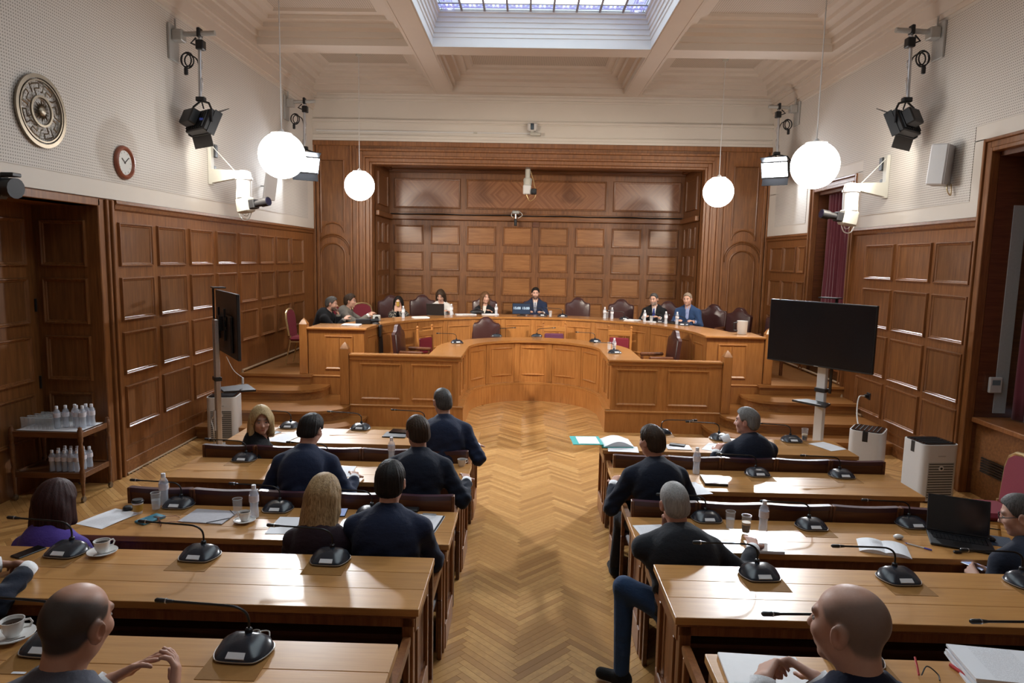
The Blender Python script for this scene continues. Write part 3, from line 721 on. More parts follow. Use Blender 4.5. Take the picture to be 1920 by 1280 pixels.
for x0, x1 in ((-3.57, CX-R2_+.03), (CX+R2_-.03, 3.87)): mb = MB(); mb.box(x0, YE-.035, .62, x1, YE+.02, .65, c=.01); mb.build('plinth_moulding', 'podium_top', ob)
mb = MB(); ring_slab(mb, CX, CY2, R2_-.03, R2_+.62, ZT-.04, ZT, YE-.02, 60); mb.box(-3.56, YE-.03, ZT-.042, CX-R2_-.5, YE+.7, ZT-.0015); mb.box(CX+R2_+.5, YE-.03, ZT-.042, 3.86, YE+.7, ZT-.0015); mb.build('worktop', 'podium_top', ob, fix=True)
for x0, x1 in ((-3.57, CX-R2_+.04), (CX+R2_-.04, 3.87)): mb = MB(); mb.box(x0, YE-.05, ZT-.035, x1, YE+.02, ZT+.005, c=.012); mb.build('cap_rail', 'podium_top', ob)
for k in range(14):
    a = PI*(k+.5)/14
    panel_on(ob, .50, .42, (CX+R2_*math.cos(a), CY2+R2_*math.sin(a), 1.06), a-PI/2)
    a = PI*(k)/14
    if k: mb = MB(); mb.box(-.045, -.014, .66, .045, .02, ZT-.05, c=.005); mb.xf(Matrix.Translation((CX+R2_*math.cos(a), CY2+R2_*math.sin(a), 0)) @ Matrix.Rotation(a-PI/2, 4, 'Z')); mb.build('pilaster_strip', 'podium_oak', ob)
for x in (-3.05, 3.35):
    panel_on(ob, .47, .56, (x, YE, 1.02), 0)
    mb = MB(); mb.box(x-.008, YE-.014, .78, x+.008, YE, 1.27, c=.003); mb.build('panel_bead', 'podium_oak', ob)
newel(ob, -3.63, YE+.03, .66, 1.48); newel(ob, 3.93, YE+.03, .66, 1.48)
# ================================================================== LIGHTS THAT THE ROOM HAS
def pendant(x, y, z, zc, label):
    g = thing('pendant_lamp', label, 'pendant lamp', (x, y, zc), 0, None)
    mb = MB(); R = .285
    prof = [(R*math.cos(a), R*math.sin(a)) for a in [-PI/2+.02+(PI*.86-.02)*i/16 for i in range(17)]]
    mb.lathe(prof, 28, (0, 0, z-zc)); mb.build('globe', 'globe', g, ang=80)
    zt = z-zc+prof[-1][1]
    mb = MB(); mb.lathe([(.13, zt-.004), (.13, zt+.012), (.05, zt+.02), (.02, zt+.06)], 18); mb.build('gallery_cap', 'white_plastic', g)
    mb = MB(); mb.tube([(0, 0, zt), (0, 0, 0)], .007, 8); mb.build('stem', 'white_plastic', g)
    mb = MB(); mb.lathe([(.05, -.10), (.06, -.06), (.06, 0)], 14); mb.build('ceiling_rose', 'cream_plastic', g)
pendant(-3.25, 13.3, 3.94, 6.42, 'lit white globe pendant at far left, before the arched panel')
pendant(3.60, 13.3, 3.94, 6.42, 'lit white globe pendant at far right, before the arched panel')
pendant(-3.10, 8.7, 3.83, 6.42, 'larger looking lit globe pendant on the left, nearer the viewer')
pendant(3.52, 8.7, 3.82, 6.42, 'larger looking lit globe pendant on the right, nearer the viewer')
def studio_light(s, y, zb, zl, far, label):
    """s=+1 left wall, -1 right wall; far lights face the audience, near ones the podium"""
    xw = XL+.031 if s > 0 else XR-.031
    xw += s*.004
    t = thing('studio_light', label, 'studio light', (xw, y, zb))
    X = lambda a: s*a
    mb = MB(); mb.box(min(0, X(.03)), -.12, -.30, max(0, X(.03)), .12, .14, c=.005); mb.box(min(X(.03), X(.16)), -.07, -.06, max(X(.03), X(.16)), .07, .08, c=.01); mb.tube([(X(.05), 0, .05), (X(.05), 0, .22)], .012, 6); mb.build('wall_bracket', 'steel', t)
    mb = MB(); mb.tube([(X(.1), 0, .03), (X(.56), 0, .05)], .032, 10); mb.build('boom', 'steel', t)
    mb = MB(); mb.cbox((X(.36), 0, .05), (.045, .10, .12), 0, ch=.01); mb.cbox((X(.37), 0, -.10), (.10, .10, .12), 0, ch=.01); mb.tube([(X(.30), .03, .0), (X(.22), .05, -.06), (X(.36), .02, -.12)], .012, 6); mb.build('clamp', 'black_metal', t)
    zp = zl-zb+.30
    mb = MB(); mb.tube([(X(.36), 0, .0), (X(.34), 0, zp)], .022, 10); mb.build('drop_pole', 'silver', t)
    mb = MB()
    for k, r in enumerate((.085, .10, .075)):
        mb.tube([(X(.13+.015*k+r*.8*math.cos(a)), .09+.012*k, -.26+r*math.sin(a)) for a in [2*PI*i/18 for i in range(19)]], .009, 6)
    mb.cbox((X(.12), .1, -.40), (.045, .04, .09), 0, ch=.008)
    mb.tube(bez([(X(.16), .08, -.18), (X(.30), .05, -.28), (X(.33), .04, -.55), (X(.31), .04, zp+.1), (X(.36), .05, zp-.12)], 8), .009, 6); mb.build('cable_coil', 'black', t)
    # yoke and head
    q = Matrix.Translation((X(.35), 0, zl-zb)) @ Matrix.Rotation(-s*.66 if not far else s*.58, 4, 'Z')
    sgn = -1 if far else 1     # direction of emission along y
    tilt = Matrix.Rotation(sgn*-.42, 4, 'X')
    mb = MB(); mb.tube([tuple(q @ Vector(v)) for v in ((-.26, 0, -.02), (-.26, 0, .14), (-.20, 0, .22), (0, 0, .27), (.20, 0, .22), (.26, 0, .14), (.26, 0, -.02))], .014, 8); mb.cbox(tuple(q @ Vector((0, 0, .29))), (.12, .07, .06), 0, ch=.01); mb.build('yoke', 'black_metal', t)
    H = q @ tilt
    mb = MB(); mb.box(-.24, -.055, -.15, .24, .055, .15, 0, H, .012); mb.box(-.25, sgn*.055-.012, -.16, .25, sgn*.055+.012, -.14, 0, H); mb.box(-.25, sgn*.055-.012, .14, .25, sgn*.055+.012, .16, 0, H)
    mb.box(-.25, min(0, sgn*.10), -.16, -.235, max(0, sgn*.10), .16, 0, H); mb.box(.235, min(0, sgn*.10), -.16, .25, max(0, sgn*.10), .16, 0, H)
    for k in range(9): mb.box(-.2+.05*k-.008, -sgn*.055-.02, -.12, -.2+.05*k+.008, -sgn*.055+.02, .12, 0, H)
    mb.box(-.20, -sgn*.19, -.10, .06, -sgn*.07, .10, 0, H, .015)
    hd = mb.build('lamp_head', 'black', t)
    mb = MB(); mb.box(-.225, sgn*.057-.004, -.135, .225, sgn*.057+.004, .135, 0, H); mb.build('diode_panel', 'led_far' if far else 'led_near', t)
    for sg in (1, -1):
        a = -sgn*sg*.5 if not far else sg*.5
        mb = MB(); mb.box(-.24, 0, -.004, .24, sgn*.15, .004, 0, H @ Matrix.Translation((0, sgn*.06, sg*.16)) @ Matrix.Rotation(sgn*sg*.9, 4, 'X')); mb.build('barn_door', 'black_metal', t)
    mb = MB(); mb.cbox(tuple(H @ Vector((.15, -sgn*.075, -.02))), (.05, .02, .03), 0); mb.build('blue_knob', 'leaf_blue', t)
    la = bpy.data.lights.new('studio_lamp', 'AREA'); la.shape = 'RECTANGLE'; la.size = .44; la.size_y = .26; la.energy = LED_FAR_W if far else LED_NEAR_W; la.color = (.90, .95, 1) if far else (1, .90, .76); la.spread = math.radians(84 if far else 80)
    lo = bpy.data.objects.new('studio_lamp', la); C.objects.link(lo); lo.parent = t; lo.matrix_local = H @ Matrix.Translation((0, sgn*.064, 0)) @ Matrix.Rotation(sgn*PI/2, 4, 'X')
    # safety wire to bracket
    mb = MB(); mb.tube(bez([(X(.34), .02, zp), (X(.39), -.02, zp+.2), (X(.35), .02, zp+.3), (X(.39), .0, zp+.42), (X(.36), .01, zp+.5)], 6), .006, 5); mb.build('wire_wrap', 'silver', t)
studio_light(1, 9.05, 5.34, 4.28, False, 'black studio light on the left wall seen from behind, lens towards the podium')
studio_light(-1, 9.03, 5.48, 4.40, False, 'black studio light on the right wall seen from behind, lens towards the podium')
studio_light(1, 13.2, 5.42, 4.32, True, 'glaring studio light at far left wall, shining towards the desks')
studio_light(-1, 13.56, 5.53, 4.42, True, 'glaring studio light at far right wall, shining towards the desks')
# ================================================================== AUDIENCE DESKS
ROWN = {5: 'front row nearest the dais', 4: 'second row from the dais', 3: 'third row from the dais', 2: 'fourth row from the dais', 1: 'rearmost row at the bottom edge'}
RY = {5: 6.53, 4: 5.39, 3: 4.21, 2: 3.09, 1: 1.97}; RZ = {5: 0, 4: 0, 3: 0, 2: .16, 1: .31}; DL = 2.49; DD = .575
XAL = {5: -.46, 4: -.46, 3: -.465, 2: -.485, 1: -.48}; XAR = {5: .78, 4: .765, 3: .765, 2: .745, 1: .735}
def build_desk(s, label):
    """s=-1: the aisle end is at x=0 and the desk runs to -x; s=+1 mirrored"""
    t = thing('bench_desk', label, 'desk')
    B = lambda mb, x0, y0, z0, x1, y1, z1, c=0: mb.box(s*x0, y0, z0, s*x1, y1, z1, c=c)
    for k, (y0, y1) in enumerate(((0, .20), (.20, .385), (.385, DD))):
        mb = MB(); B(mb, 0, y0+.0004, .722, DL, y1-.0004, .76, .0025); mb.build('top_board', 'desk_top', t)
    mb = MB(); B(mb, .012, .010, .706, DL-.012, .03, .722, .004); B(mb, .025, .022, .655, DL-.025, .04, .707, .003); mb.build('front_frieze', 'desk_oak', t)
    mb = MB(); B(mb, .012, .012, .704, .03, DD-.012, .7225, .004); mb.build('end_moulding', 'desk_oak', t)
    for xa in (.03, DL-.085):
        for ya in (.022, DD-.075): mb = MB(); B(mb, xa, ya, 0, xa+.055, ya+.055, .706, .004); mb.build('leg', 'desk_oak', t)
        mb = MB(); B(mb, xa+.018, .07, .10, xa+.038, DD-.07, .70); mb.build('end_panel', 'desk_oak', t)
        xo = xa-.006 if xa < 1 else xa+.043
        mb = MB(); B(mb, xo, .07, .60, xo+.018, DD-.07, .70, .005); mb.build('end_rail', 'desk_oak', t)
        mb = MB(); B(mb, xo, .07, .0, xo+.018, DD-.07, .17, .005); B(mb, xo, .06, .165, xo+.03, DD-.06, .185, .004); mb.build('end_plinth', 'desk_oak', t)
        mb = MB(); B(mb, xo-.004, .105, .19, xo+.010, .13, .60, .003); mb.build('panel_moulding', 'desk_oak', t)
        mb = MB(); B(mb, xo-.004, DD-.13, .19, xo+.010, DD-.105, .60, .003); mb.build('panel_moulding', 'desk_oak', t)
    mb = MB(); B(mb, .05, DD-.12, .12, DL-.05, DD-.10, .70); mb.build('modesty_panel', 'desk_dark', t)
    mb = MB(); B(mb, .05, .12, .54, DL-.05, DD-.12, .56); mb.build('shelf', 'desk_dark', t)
    return t
dl = build_desk(-1, ''); dr = build_desk(1, '')
DESK = {}
for r in (5, 4, 3, 2, 1):
    for s, proto, xa in ((-1, dl, XAL[r]), (1, dr, XAR[r])):
        lab = 'long oak bench desk, %s side of aisle, %s' % ('left' if s < 0 else 'right', ROWN[r])
        o = proto if r == 5 else copy_tree(proto)
        o.location = (xa, RY[r], RZ[r]); tag(o, lab, 'desk', 'oak bench desks'); DESK[(r, s)] = o
# ---- seats
def build_seat():
    t = thing('wooden_chair', '', 'chair'); hw = .2425
    mb = MB(); mb.box(-hw+.03, -.20, .40, hw-.03, .22, .455, c=.018); mb.build('seat', 'seat_leather', t)
    mb = MB(); n = 10; top = [( -hw+.012+(2*hw-.024)*i/n, .835-.010*math.sin(PI*i/n)) for i in range(n+1)]
    mb.prism([(hw-.012, .52), (-hw+.012, .52)] + top, -.262, -.24, 'y'); mb.build('back_panel', 'chair_oak', t)
    mb = MB(); top2 = [(x, z+.028) for x, z in top]; mb.prism([(x, z-.006) for x, z in top][::-1] + top2, -.27, -.225, 'y'); mb.build('back_rail', 'leather_aubergine', t)
    for s in (-1, 1):
        mb = MB(); mb.box(s*hw-.022 if s > 0 else -hw, -.275, 0, s*hw if s > 0 else -hw+.022, -.225, .862, c=.004); mb.build('back_post', 'chair_oak', t)
        mb = MB(); mb.box(s*(hw-.014)-.014, .165, 0, s*(hw-.014)+.014, .205, .41, c=.004); mb.build('front_leg', 'chair_oak', t)
        mb = MB(); mb.prism([(-.23, .615), (.17, .615), (.215, .625), (.235, .645), (.225, .665), (.19, .672), (-.23, .665)], s*(hw-.018)-.018, s*(hw-.018)+.018, 'x'); mb.box(s*(hw-.014)-.014, .165, .41, s*(hw-.014)+.014, .205, .62, c=.004); mb.build('arm', 'desk_oak', t)['side'] = s
    for y_ in (.17, -.26): mb = MB(); mb.box(-hw+.02, y_, .33, hw-.02, y_+.03, .40); mb.build('apron', 'chair_oak', t)
    return t
seat0 = build_seat(); used = False
ORD = ['nearest the aisle', 'second from the aisle', 'third from the aisle', 'fourth from the aisle', 'farthest from the aisle']
SEAT = {}
for r in (5, 4, 3, 2, 1):
    for s in (-1, 1):
        xa = (XAL if s < 0 else XAR)[r]
        for k in range(5):
            if r == 1 and not (k == 1 and s < 0 or k == 0 and s > 0): continue
            lab = 'dark wooden seat, %s block, %s, %s' % ('left' if s < 0 else 'right', ROWN[r], ORD[k])
            o = copy_tree(seat0)
            o.location = (xa+s*(.28+.487*k), RY[r-1]+DD+.045+.275 if r > 1 else 1.42, RZ[r]); tag(o, lab, 'chair', 'wooden chairs of the audience')
            for ch in list(KIDS[o.name]):
                if ch.name.split('.')[0] == 'arm' and not (k == 0 and ch['side'] == -s): KIDS[o.name].remove(ch); bpy.data.objects.remove(ch)
            if r == 2: o.scale.z = .93
            SEAT[(r, s, k)] = o
for ch in KIDS[seat0.name]: bpy.data.objects.remove(ch)
bpy.data.objects.remove(seat0)
# ---- conference microphones
def build_mic():
    t = thing('conference_microphone', '', 'microphone')
    def outline(k, n=6):
        w0, w1, d0, d1, rr = .072*k, .105*k, -.085*k, .07*k, .03
        pts = []
        for cx, cy, a0 in ((w0-rr*.6, d0+rr*.6, -PI/2), (w1-rr, d1*.25, -.25), (w0*.8, d1-rr*.8, .45), ):
            pass
        ring = [(.0, d0), (w0*.75, d0+.002), (w0+.006, d0+.012), (w1*.93, d0*.45), (w1, .0), (w1*.985, d1*.45), (w1*.80, d1*.88), (w0*.5, d1), (0, d1*1.02)]
        full = [(x, y) for x, y in ring] + [(-x, y) for x, y in ring[::-1][1:-1]]
        n_ = len(full); out = []
        for i in range(n_):
            p0, p1, p2, p3 = (full[(i+j-1) % n_] for j in range(4))
            for q in (0, .5): out.append(tuple(.5*(2*p1[a]+(p2[a]-p0[a])*q+(2*p0[a]-5*p1[a]+4*p2[a]-p3[a])*q*q+(3*p1[a]-p0[a]-3*p2[a]+p3[a])*q**3) for a in (0, 1)))
        return out
    lev = [(1.0, 0, 0), (1.03, .006, 0), (1.0, .014, 1), (.90, .030, 1), (.62, .050, 1), (.3, .056, 1)]
    vs = []; mb = MB(); k = len(outline(1))
    for sc, z, tl in lev:
        for x, y in outline(1): vs.append((x*sc, y*sc + (.012*(1-sc)), z + (tl*.16*max(-.07, min(.06, y))*.9*sc if z > .02 else 0)))
    fs = [(i*k+j, i*k+(j+1) % k, (i+1)*k+(j+1) % k, (i+1)*k+j) for i in range(len(lev)-1) for j in range(k)] + [tuple(range((len(lev)-1)*k, len(lev)*k)), tuple(range(k))[::-1]]
    mb.add(vs, fs); mb.build('base', 'mic_base', t, ang=50)
    o1 = outline(1.03); mb = MB(); mb.sweep(o1, [(-.0015, .006), (.0015, .006), (.0015, .010), (-.0015, .010)], closed=True); mb.build('silver_rim', 'silver', t)
    mb = MB(); mb.add([(-.036, -.083, .020), (.036, -.083, .020), (.034, -.062, .034), (-.034, -.062, .034), (-.036, -.080, .013), (.036, -.080, .013), (.034, -.058, .026), (-.034, -.058, .026)], [(0, 1, 2, 3), (7, 6, 5, 4), (0, 4, 5, 1), (1, 5, 6, 2), (2, 6, 7, 3), (3, 7, 4, 0)]); mb.build('label_plate', 'label_white', t)
    mb = MB(); mb.lathe([(.016, .045), (.014, .07), (.008, .075)], 10, (0, .042, 0)); mb.tube(bez([(0, .042, .06), (0, .043, .105), (-.012, .043, .135), (-.045, .042, .155), (-.10, .04, .162), (-.30, .03, .172)], 6), .0052, 8); mb.build('gooseneck', 'black_metal', t)
    mb = MB(); mb.tube([(-.295, .03, .172), (-.32, .029, .173), (-.33, .0285, .1735), (-.362, .027, .175), (-.368, .0268, .175)], [.006, .009, .010, .010, .006], 10); mb.build('mic_capsule', 'black', t)
    mb = MB(); mb.tube([(-.322, .029, .173), (-.327, .0288, .1732)], .0108, 10); mb.build('mic_ring', 'silver', t)
    return t
mic0 = build_mic(); mic_used = False
matm = MB(); matm.box(-.11, -.16, 0, .11, .0, .0015); mat_me = matm.mesh('inlay_plate', 'mat_leather')
def mic(p, lab, desk=None, rz=0, sc=1):
    global mic_used
    o = copy_tree(mic0) if mic_used else mic0; mic_used = True
    o.location = (p[0], p[1], p[2]+.002); o.rotation_euler = (0, 0, rz); o.scale = (sc,)*3; tag(o, lab, 'microphone', 'conference microphones')
    if desk is not None: link('inlay_plate', mat_me, desk, (p[0]-desk.location.x, p[1]-.02-desk.location.y, p[2]-desk.location.z+.0002))
    return o
T5, T2, T1 = .76, .92, 1.07
MICS = [
 ((-2.509, 7.109, 0.760), 'black desk microphone just right of the blonde woman looking back', (5,-1), 0),
 ((-1.746, 7.115, 0.760), 'black desk microphone on the bright reflecting front row desk, left block', (5,-1), 0),
 ((-1.088, 7.276, 0.760), 'black desk microphone hidden by the grey-haired man in the left front row', (5,-1), 0),
 ((-2.503, 5.912, 0.760), 'black desk microphone at left end of the left second row desk', (4,-1), 0),
 ((-1.751, 5.880, 0.760), 'black desk microphone in front of dark-haired man, left second row', (4,-1), 0),
 ((-2.510, 4.761, 0.760), 'black desk microphone beside teal phone wallet, left third row', (3,-1), 0),
 ((-1.771, 4.740, 0.760), 'black desk microphone between coffee cup and blonde woman, left third row', (3,-1), 0),
 ((-1.082, 4.686, 0.760), 'black desk microphone mostly hidden by navy suited man, left third row', (3,-1), 0),
 ((-2.537, 3.595, 0.920), 'black desk microphone between phone and white cup, left fourth row', (2,-1), -.06),
 ((-1.787, 3.596, 0.920), 'black desk microphone in the middle of the empty left fourth row desk', (2,-1), -.05),
 ((-1.057, 3.596, 0.920), 'black desk microphone nearest the aisle on left fourth row desk', (2,-1), -.04),
 ((-1.808, 2.452, 1.070), 'black desk microphone partly behind the balding man, bottom left', (1,-1), -.05),
 ((-1.061, 2.457, 1.070), 'large looking black desk microphone right of the clasped hands, bottom left', (1,-1), -.05),
 ((1.492, 7.252, 0.760), 'black desk microphone hidden behind the second row man, right front desk', (5,1), 2.9),
 ((2.071, 7.064, 0.760), 'black desk microphone left of the grey-haired man, right front row', (5,1), .05),
 ((2.813, 7.049, 0.760), 'black desk microphone beside the iced coffee glass, right front row', (5,1), 0),
 ((2.063, 5.862, 0.760), 'black desk microphone right of dark notebook, right second row', (4,1), .04),
 ((2.804, 5.879, 0.760), 'black desk microphone at right end of the right second row desk', (4,1), .04),
 ((1.336, 4.770, 0.760), 'black desk microphone behind white-haired man, right third row', (3,1), .05),
 ((2.049, 4.681, 0.760), 'black desk microphone in the middle of the right third row desk', (3,1), .05),
 ((2.799, 4.764, 0.760), 'black desk microphone half hidden behind the open laptop', (3,1), .05),
 ((1.298, 3.557, 0.920), 'black desk microphone nearest the aisle on right fourth row desk', (2,1), .06),
 ((2.045, 3.560, 0.920), 'black desk microphone above the bald man, right fourth row', (2,1), .06),
 ((2.726, 3.553, 0.920), 'black desk microphone cut by the right edge, right fourth row', (2,1), .06),
 ((1.313, 2.538, 1.070), 'black desk microphone hidden behind the bald man, bottom right', (1,1), .08),
 ((2.108, 2.528, 1.070), 'black desk microphone beyond the right edge, its stem reaching into view', (1,1), .08),
]
for p, lab, dk, rz in MICS: mic(p, lab, DESK[dk], rz)
for px, lab, rz in (((-1.196, 11.839, 1.120), 'small looking microphone at the left bend of the witness bench', .4), ((-0.555, 12.960, 1.120), 'small looking microphone left of centre on the witness bench', 3.3), ((0.212, 13.110, 1.120), 'small looking microphone at the centre of the witness bench', 3.3),
                ((1.278, 12.450, 1.120), 'small looking microphone right of centre on the witness bench', .1), ((1.451, 10.975, 1.120), 'small looking microphone before the bottle on the witness bench', .3)): mic(px, lab, None, rz)
for (x, y), lab, rz in (((.76, 14.15), 'microphone right of the chairman on the presiding bench', 0), ((1.98, 13.75), 'microphone before the empty maroon chair right of the chairman', 0), ((2.62, 13.25), 'microphone before the bearded man on the presiding bench', -.5), ((2.95, 12.75), 'microphone before the man in the light blue shirt', -.7), ((.34, 14.2), 'microphone just in front of the chairman', 0)): mic((x, y, 1.43), lab, None, rz)
# ================================================================== LEATHER CHAIRS OF THE DAIS
def build_armchair():
    t = thing('leather_armchair', '', 'chair')
    ol = [(-.27, .44), (-.285, .95), (-.255, .985), (-.20, .99), (-.15, 1.015), (-.10, 1.075), (-.05, 1.105), (0, 1.112), (.05, 1.105), (.10, 1.075), (.15, 1.015), (.20, .99), (.255, .985), (.285, .95), (.27, .44)]
    back = Matrix.Translation((0, -.24, 0)) @ Matrix.Rotation(.09, 4, 'X')
    mb = MB(); mb.prism(ol, -.03, .03, 'y'); mb.xf(back); mb.build('back_frame', 'leather_maroon', t)
    mb = MB(); n = len(ol); vs = []; cx, cz = 0, .76
    for k, (sc, yy) in enumerate(((.94, .03), (.90, .045), (.7, .06), (.35, .066))): vs += [(cx+(x-cx)*sc, yy, cz+(z-cz)*sc) for x, z in ol]
    mb.add(vs, [(i*n+(j+1) % n, i*n+j, (i+1)*n+j, (i+1)*n+(j+1) % n) for i in range(3) for j in range(n)] + [tuple(range(3*n, 4*n))[::-1]]); mb.xf(back); mb.build('back_cushion', 'leather_maroon', t, fix=True)
    mb = MB(); mb.box(-.26, -.22, .40, .26, .26, .50, c=.035); mb.build('seat', 'leather_maroon', t)
    for s in (-1, 1):
        mb = MB(); mb.box(s*.29-.03, -.22, .62, s*.29+.03, .20, .68, c=.018); mb.build('arm', 'chair_oak', t)
        mb = MB(); mb.box(s*.29-.02, .14, 0, s*.29+.02, .18, .62, c=.006); mb.build('front_leg', 'chair_oak', t)
        mb = MB(); mb.box(s*.265-.02, -.27, 0, s*.265+.02, -.22, .46, c=.006); mb.build('back_leg', 'chair_oak', t)
    return t
ac0 = build_armchair(); ac_used = False
for x, y, z, face, lab in (
  (-2.28, 15.0, .66, PI+.2, 'maroon leather chair left of the woman reading at the laptop'), (-.95, 15.25, .66, PI, 'maroon leather chair behind the brown-haired woman in black'), (.2, 15.35, .66, PI, 'maroon leather chair behind the chairman in dark suit'),
  (1.17, 15.2, .66, PI, 'empty maroon leather chair right of the chairman'), (2.07, 14.95, .66, PI-.15, 'empty maroon leather chair, second right of the chairman'), (2.95, 14.5, .66, PI-.35, 'maroon leather chair behind the bearded man'),
  (3.62, 13.75, .66, PI-.7, 'maroon leather chair behind the man in blue jacket'), (3.80, 12.9, .66, PI-1.0, 'empty maroon leather chair in shadow right of the blue jacket'), (4.17, 12.1, .66, PI-1.25, 'rightmost maroon leather chair on dais, partly behind the television'), (-2.85, 14.55, .66, PI+.35, 'maroon leather chair behind the woman in patterned jacket'),
  (-.80, 13.35, .33, PI, 'maroon leather chair facing forward behind the witness bench'), (-1.90, 11.75, .33, -PI/2-.1, 'maroon leather chair seen from the side, left of the witness bench'), (2.26, 11.75, .33, PI/2+.1, 'maroon leather chair seen from the side, right of the witness bench')):
    o = copy_tree(ac0) if ac_used else ac0; ac_used = True
    o.location = (x, y, z); o.rotation_euler = (0, 0, face); tag(o, lab, 'chair', 'maroon leather chairs on the dais')
def build_finial_chair(pad):
    t = thing('finial_chair', '', 'chair')
    for s in (-1, 1):
        mb = MB(); mb.tube([(s*.22, -.21, 0), (s*.22, -.22, .45), (s*.22, -.25, .98)], .022, 8); mb.lathe([(.02, 0), (.012, .012), (.026, .03), (.024, .05), (.008, .062)], 10, (s*.22, -.25, .98)); mb.build('back_post', 'podium_oak', t)
        mb = MB(); mb.tube([(s*.21, .20, 0), (s*.21, .20, .42)], .02, 8); mb.build('front_leg', 'podium_oak', t)
    mb = MB(); mb.box(-.22, -.27, .84, .22, -.225, .95, c=.012); mb.build('back_rail', 'podium_top', t)
    mb = MB(); mb.box(-.19, -.265, .52, .19, -.215, .81, c=.02); mb.build('back_pad', pad, t)
    mb = MB(); mb.box(-.23, -.22, .41, .23, .23, .48, c=.025); mb.build('seat', pad, t)
    return t
for pad, x, y, face, lab in (('leather_purple', .57, 13.35, PI, 'oak chair with purple leather back pad behind the witness bench'), ('leather_red', -1.62, 12.25, -PI/2-.5, 'oak chair with knobs and red leather pad, left of the witness bench'), ('leather_red', 1.72, 12.85, PI-.35, 'oak chair with knobs and red leather pad, right of the witness bench')):
    t = build_finial_chair(pad); t.location = (x, y, .33); t.rotation_euler = (0, 0, face); tag(t, lab, 'chair', 'oak side chairs with knobs')
def build_banquet():
    t = thing('banquet_chair', '', 'chair')
    ol = [(-.17, .50), (-.205, .80), (-.18, .90), (-.10, .95), (0, .965), (.10, .95), (.18, .90), (.205, .80), (.17, .50)]
    bk = Matrix.Translation((0, -.21, 0)) @ Matrix.Rotation(.12, 4, 'X') @ Matrix.Translation((0, .05, 0))
    mb = MB(); mb.prism(ol, -.02, .03, 'y'); mb.xf(bk); mb.build('back_pad', 'red_fabric', t)
    mb = MB(); mb.tube([tuple(bk @ Vector((x*1.07, .005, .965+(z-.965)*1.0+.016))) for x, z in ol], .021, 8); mb.build('back_frame', 'gold', t)
    mb = MB(); mb.box(-.21, -.22, .43, .21, .23, .50, c=.03); mb.build('seat', 'red_fabric', t)
    for s in (-1, 1):
        mb = MB(); mb.tube([(s*.19, .18, .43), (s*.20, .22, 0)], .013, 8); mb.build('front_leg', 'gold', t)
        mb = MB(); mb.tube([(s*.185, -.19, .52), (s*.19, -.20, .40), (s*.20, -.28, 0)], .013, 8); mb.build('back_leg', 'gold', t)
    mb = MB(); mb.box(-.20, -.20, .405, .20, .21, .43); mb.build('seat_frame', 'gold', t)
    return t
bq0 = build_banquet()
for i, (x, y, z, face, lab) in enumerate(((4.12, 5.95, 0, PI/2-.15, 'red banquet chair with gilt frame at right, beyond the man with glasses'), (-3.95, 12.05, .66, -PI/2, 'red banquet chair under the man in black at far left'), (-3.55, 13.2, .66, -PI/2-.4, 'red banquet chair behind the man in grey jacket'), (-3.22, 13.75, .66, -PI/2-.9, 'red banquet chair left of the woman in patterned jacket'))):
    o = bq0 if i == 0 else copy_tree(bq0); o.location = (x, y, z); o.rotation_euler = (0, 0, face); tag(o, lab, 'chair', 'red banquet chairs')
# ================================================================== PEOPLE
def smin(a, b, k):
    h = np.maximum(k-np.abs(a-b), 0)/k; return np.minimum(a, b) - h*h*k*.25
class Prim:
    """kind cap: a,b,ra,rb / ell: c, r, R"""
    def __init__(s, kind, k=.02, sub=False, **kw): s.kind = kind; s.k = k; s.sub = sub; s.__dict__.update(kw)
    def bounds(s):
        if s.kind == 'cap': lo = np.minimum(s.a-s.ra, s.b-s.rb); hi = np.maximum(s.a+s.ra, s.b+s.rb)
        else: m = max(s.r); lo = s.c-m; hi = s.c+m
        return lo, hi
    def d(s, P):
        if s.kind == 'cap':
            ba = s.b-s.a; L = ba@ba+1e-12; h = np.clip(((P-s.a)@ba)/L, 0, 1)
            return np.sqrt(((P-s.a-h[..., None]*ba)**2).sum(-1)) - (s.ra+(s.rb-s.ra)*h)
        q = P-s.c
        if s.R is not None: q = q@s.R
        r = np.array(s.r); k0 = np.sqrt(((q/r)**2).sum(-1)); k1 = np.sqrt(((q/(r*r))**2).sum(-1))+1e-9
        return k0*(k0-1)/k1
def cap(a, b, ra, rb=None, k=.02, sub=False): return Prim('cap', k, sub, a=np.array(a, float), b=np.array(b, float), ra=ra, rb=ra if rb is None else rb)
def ell(c, r, R=None, k=.02, sub=False): return Prim('ell', k, sub, c=np.array(c, float), r=r, R=R)
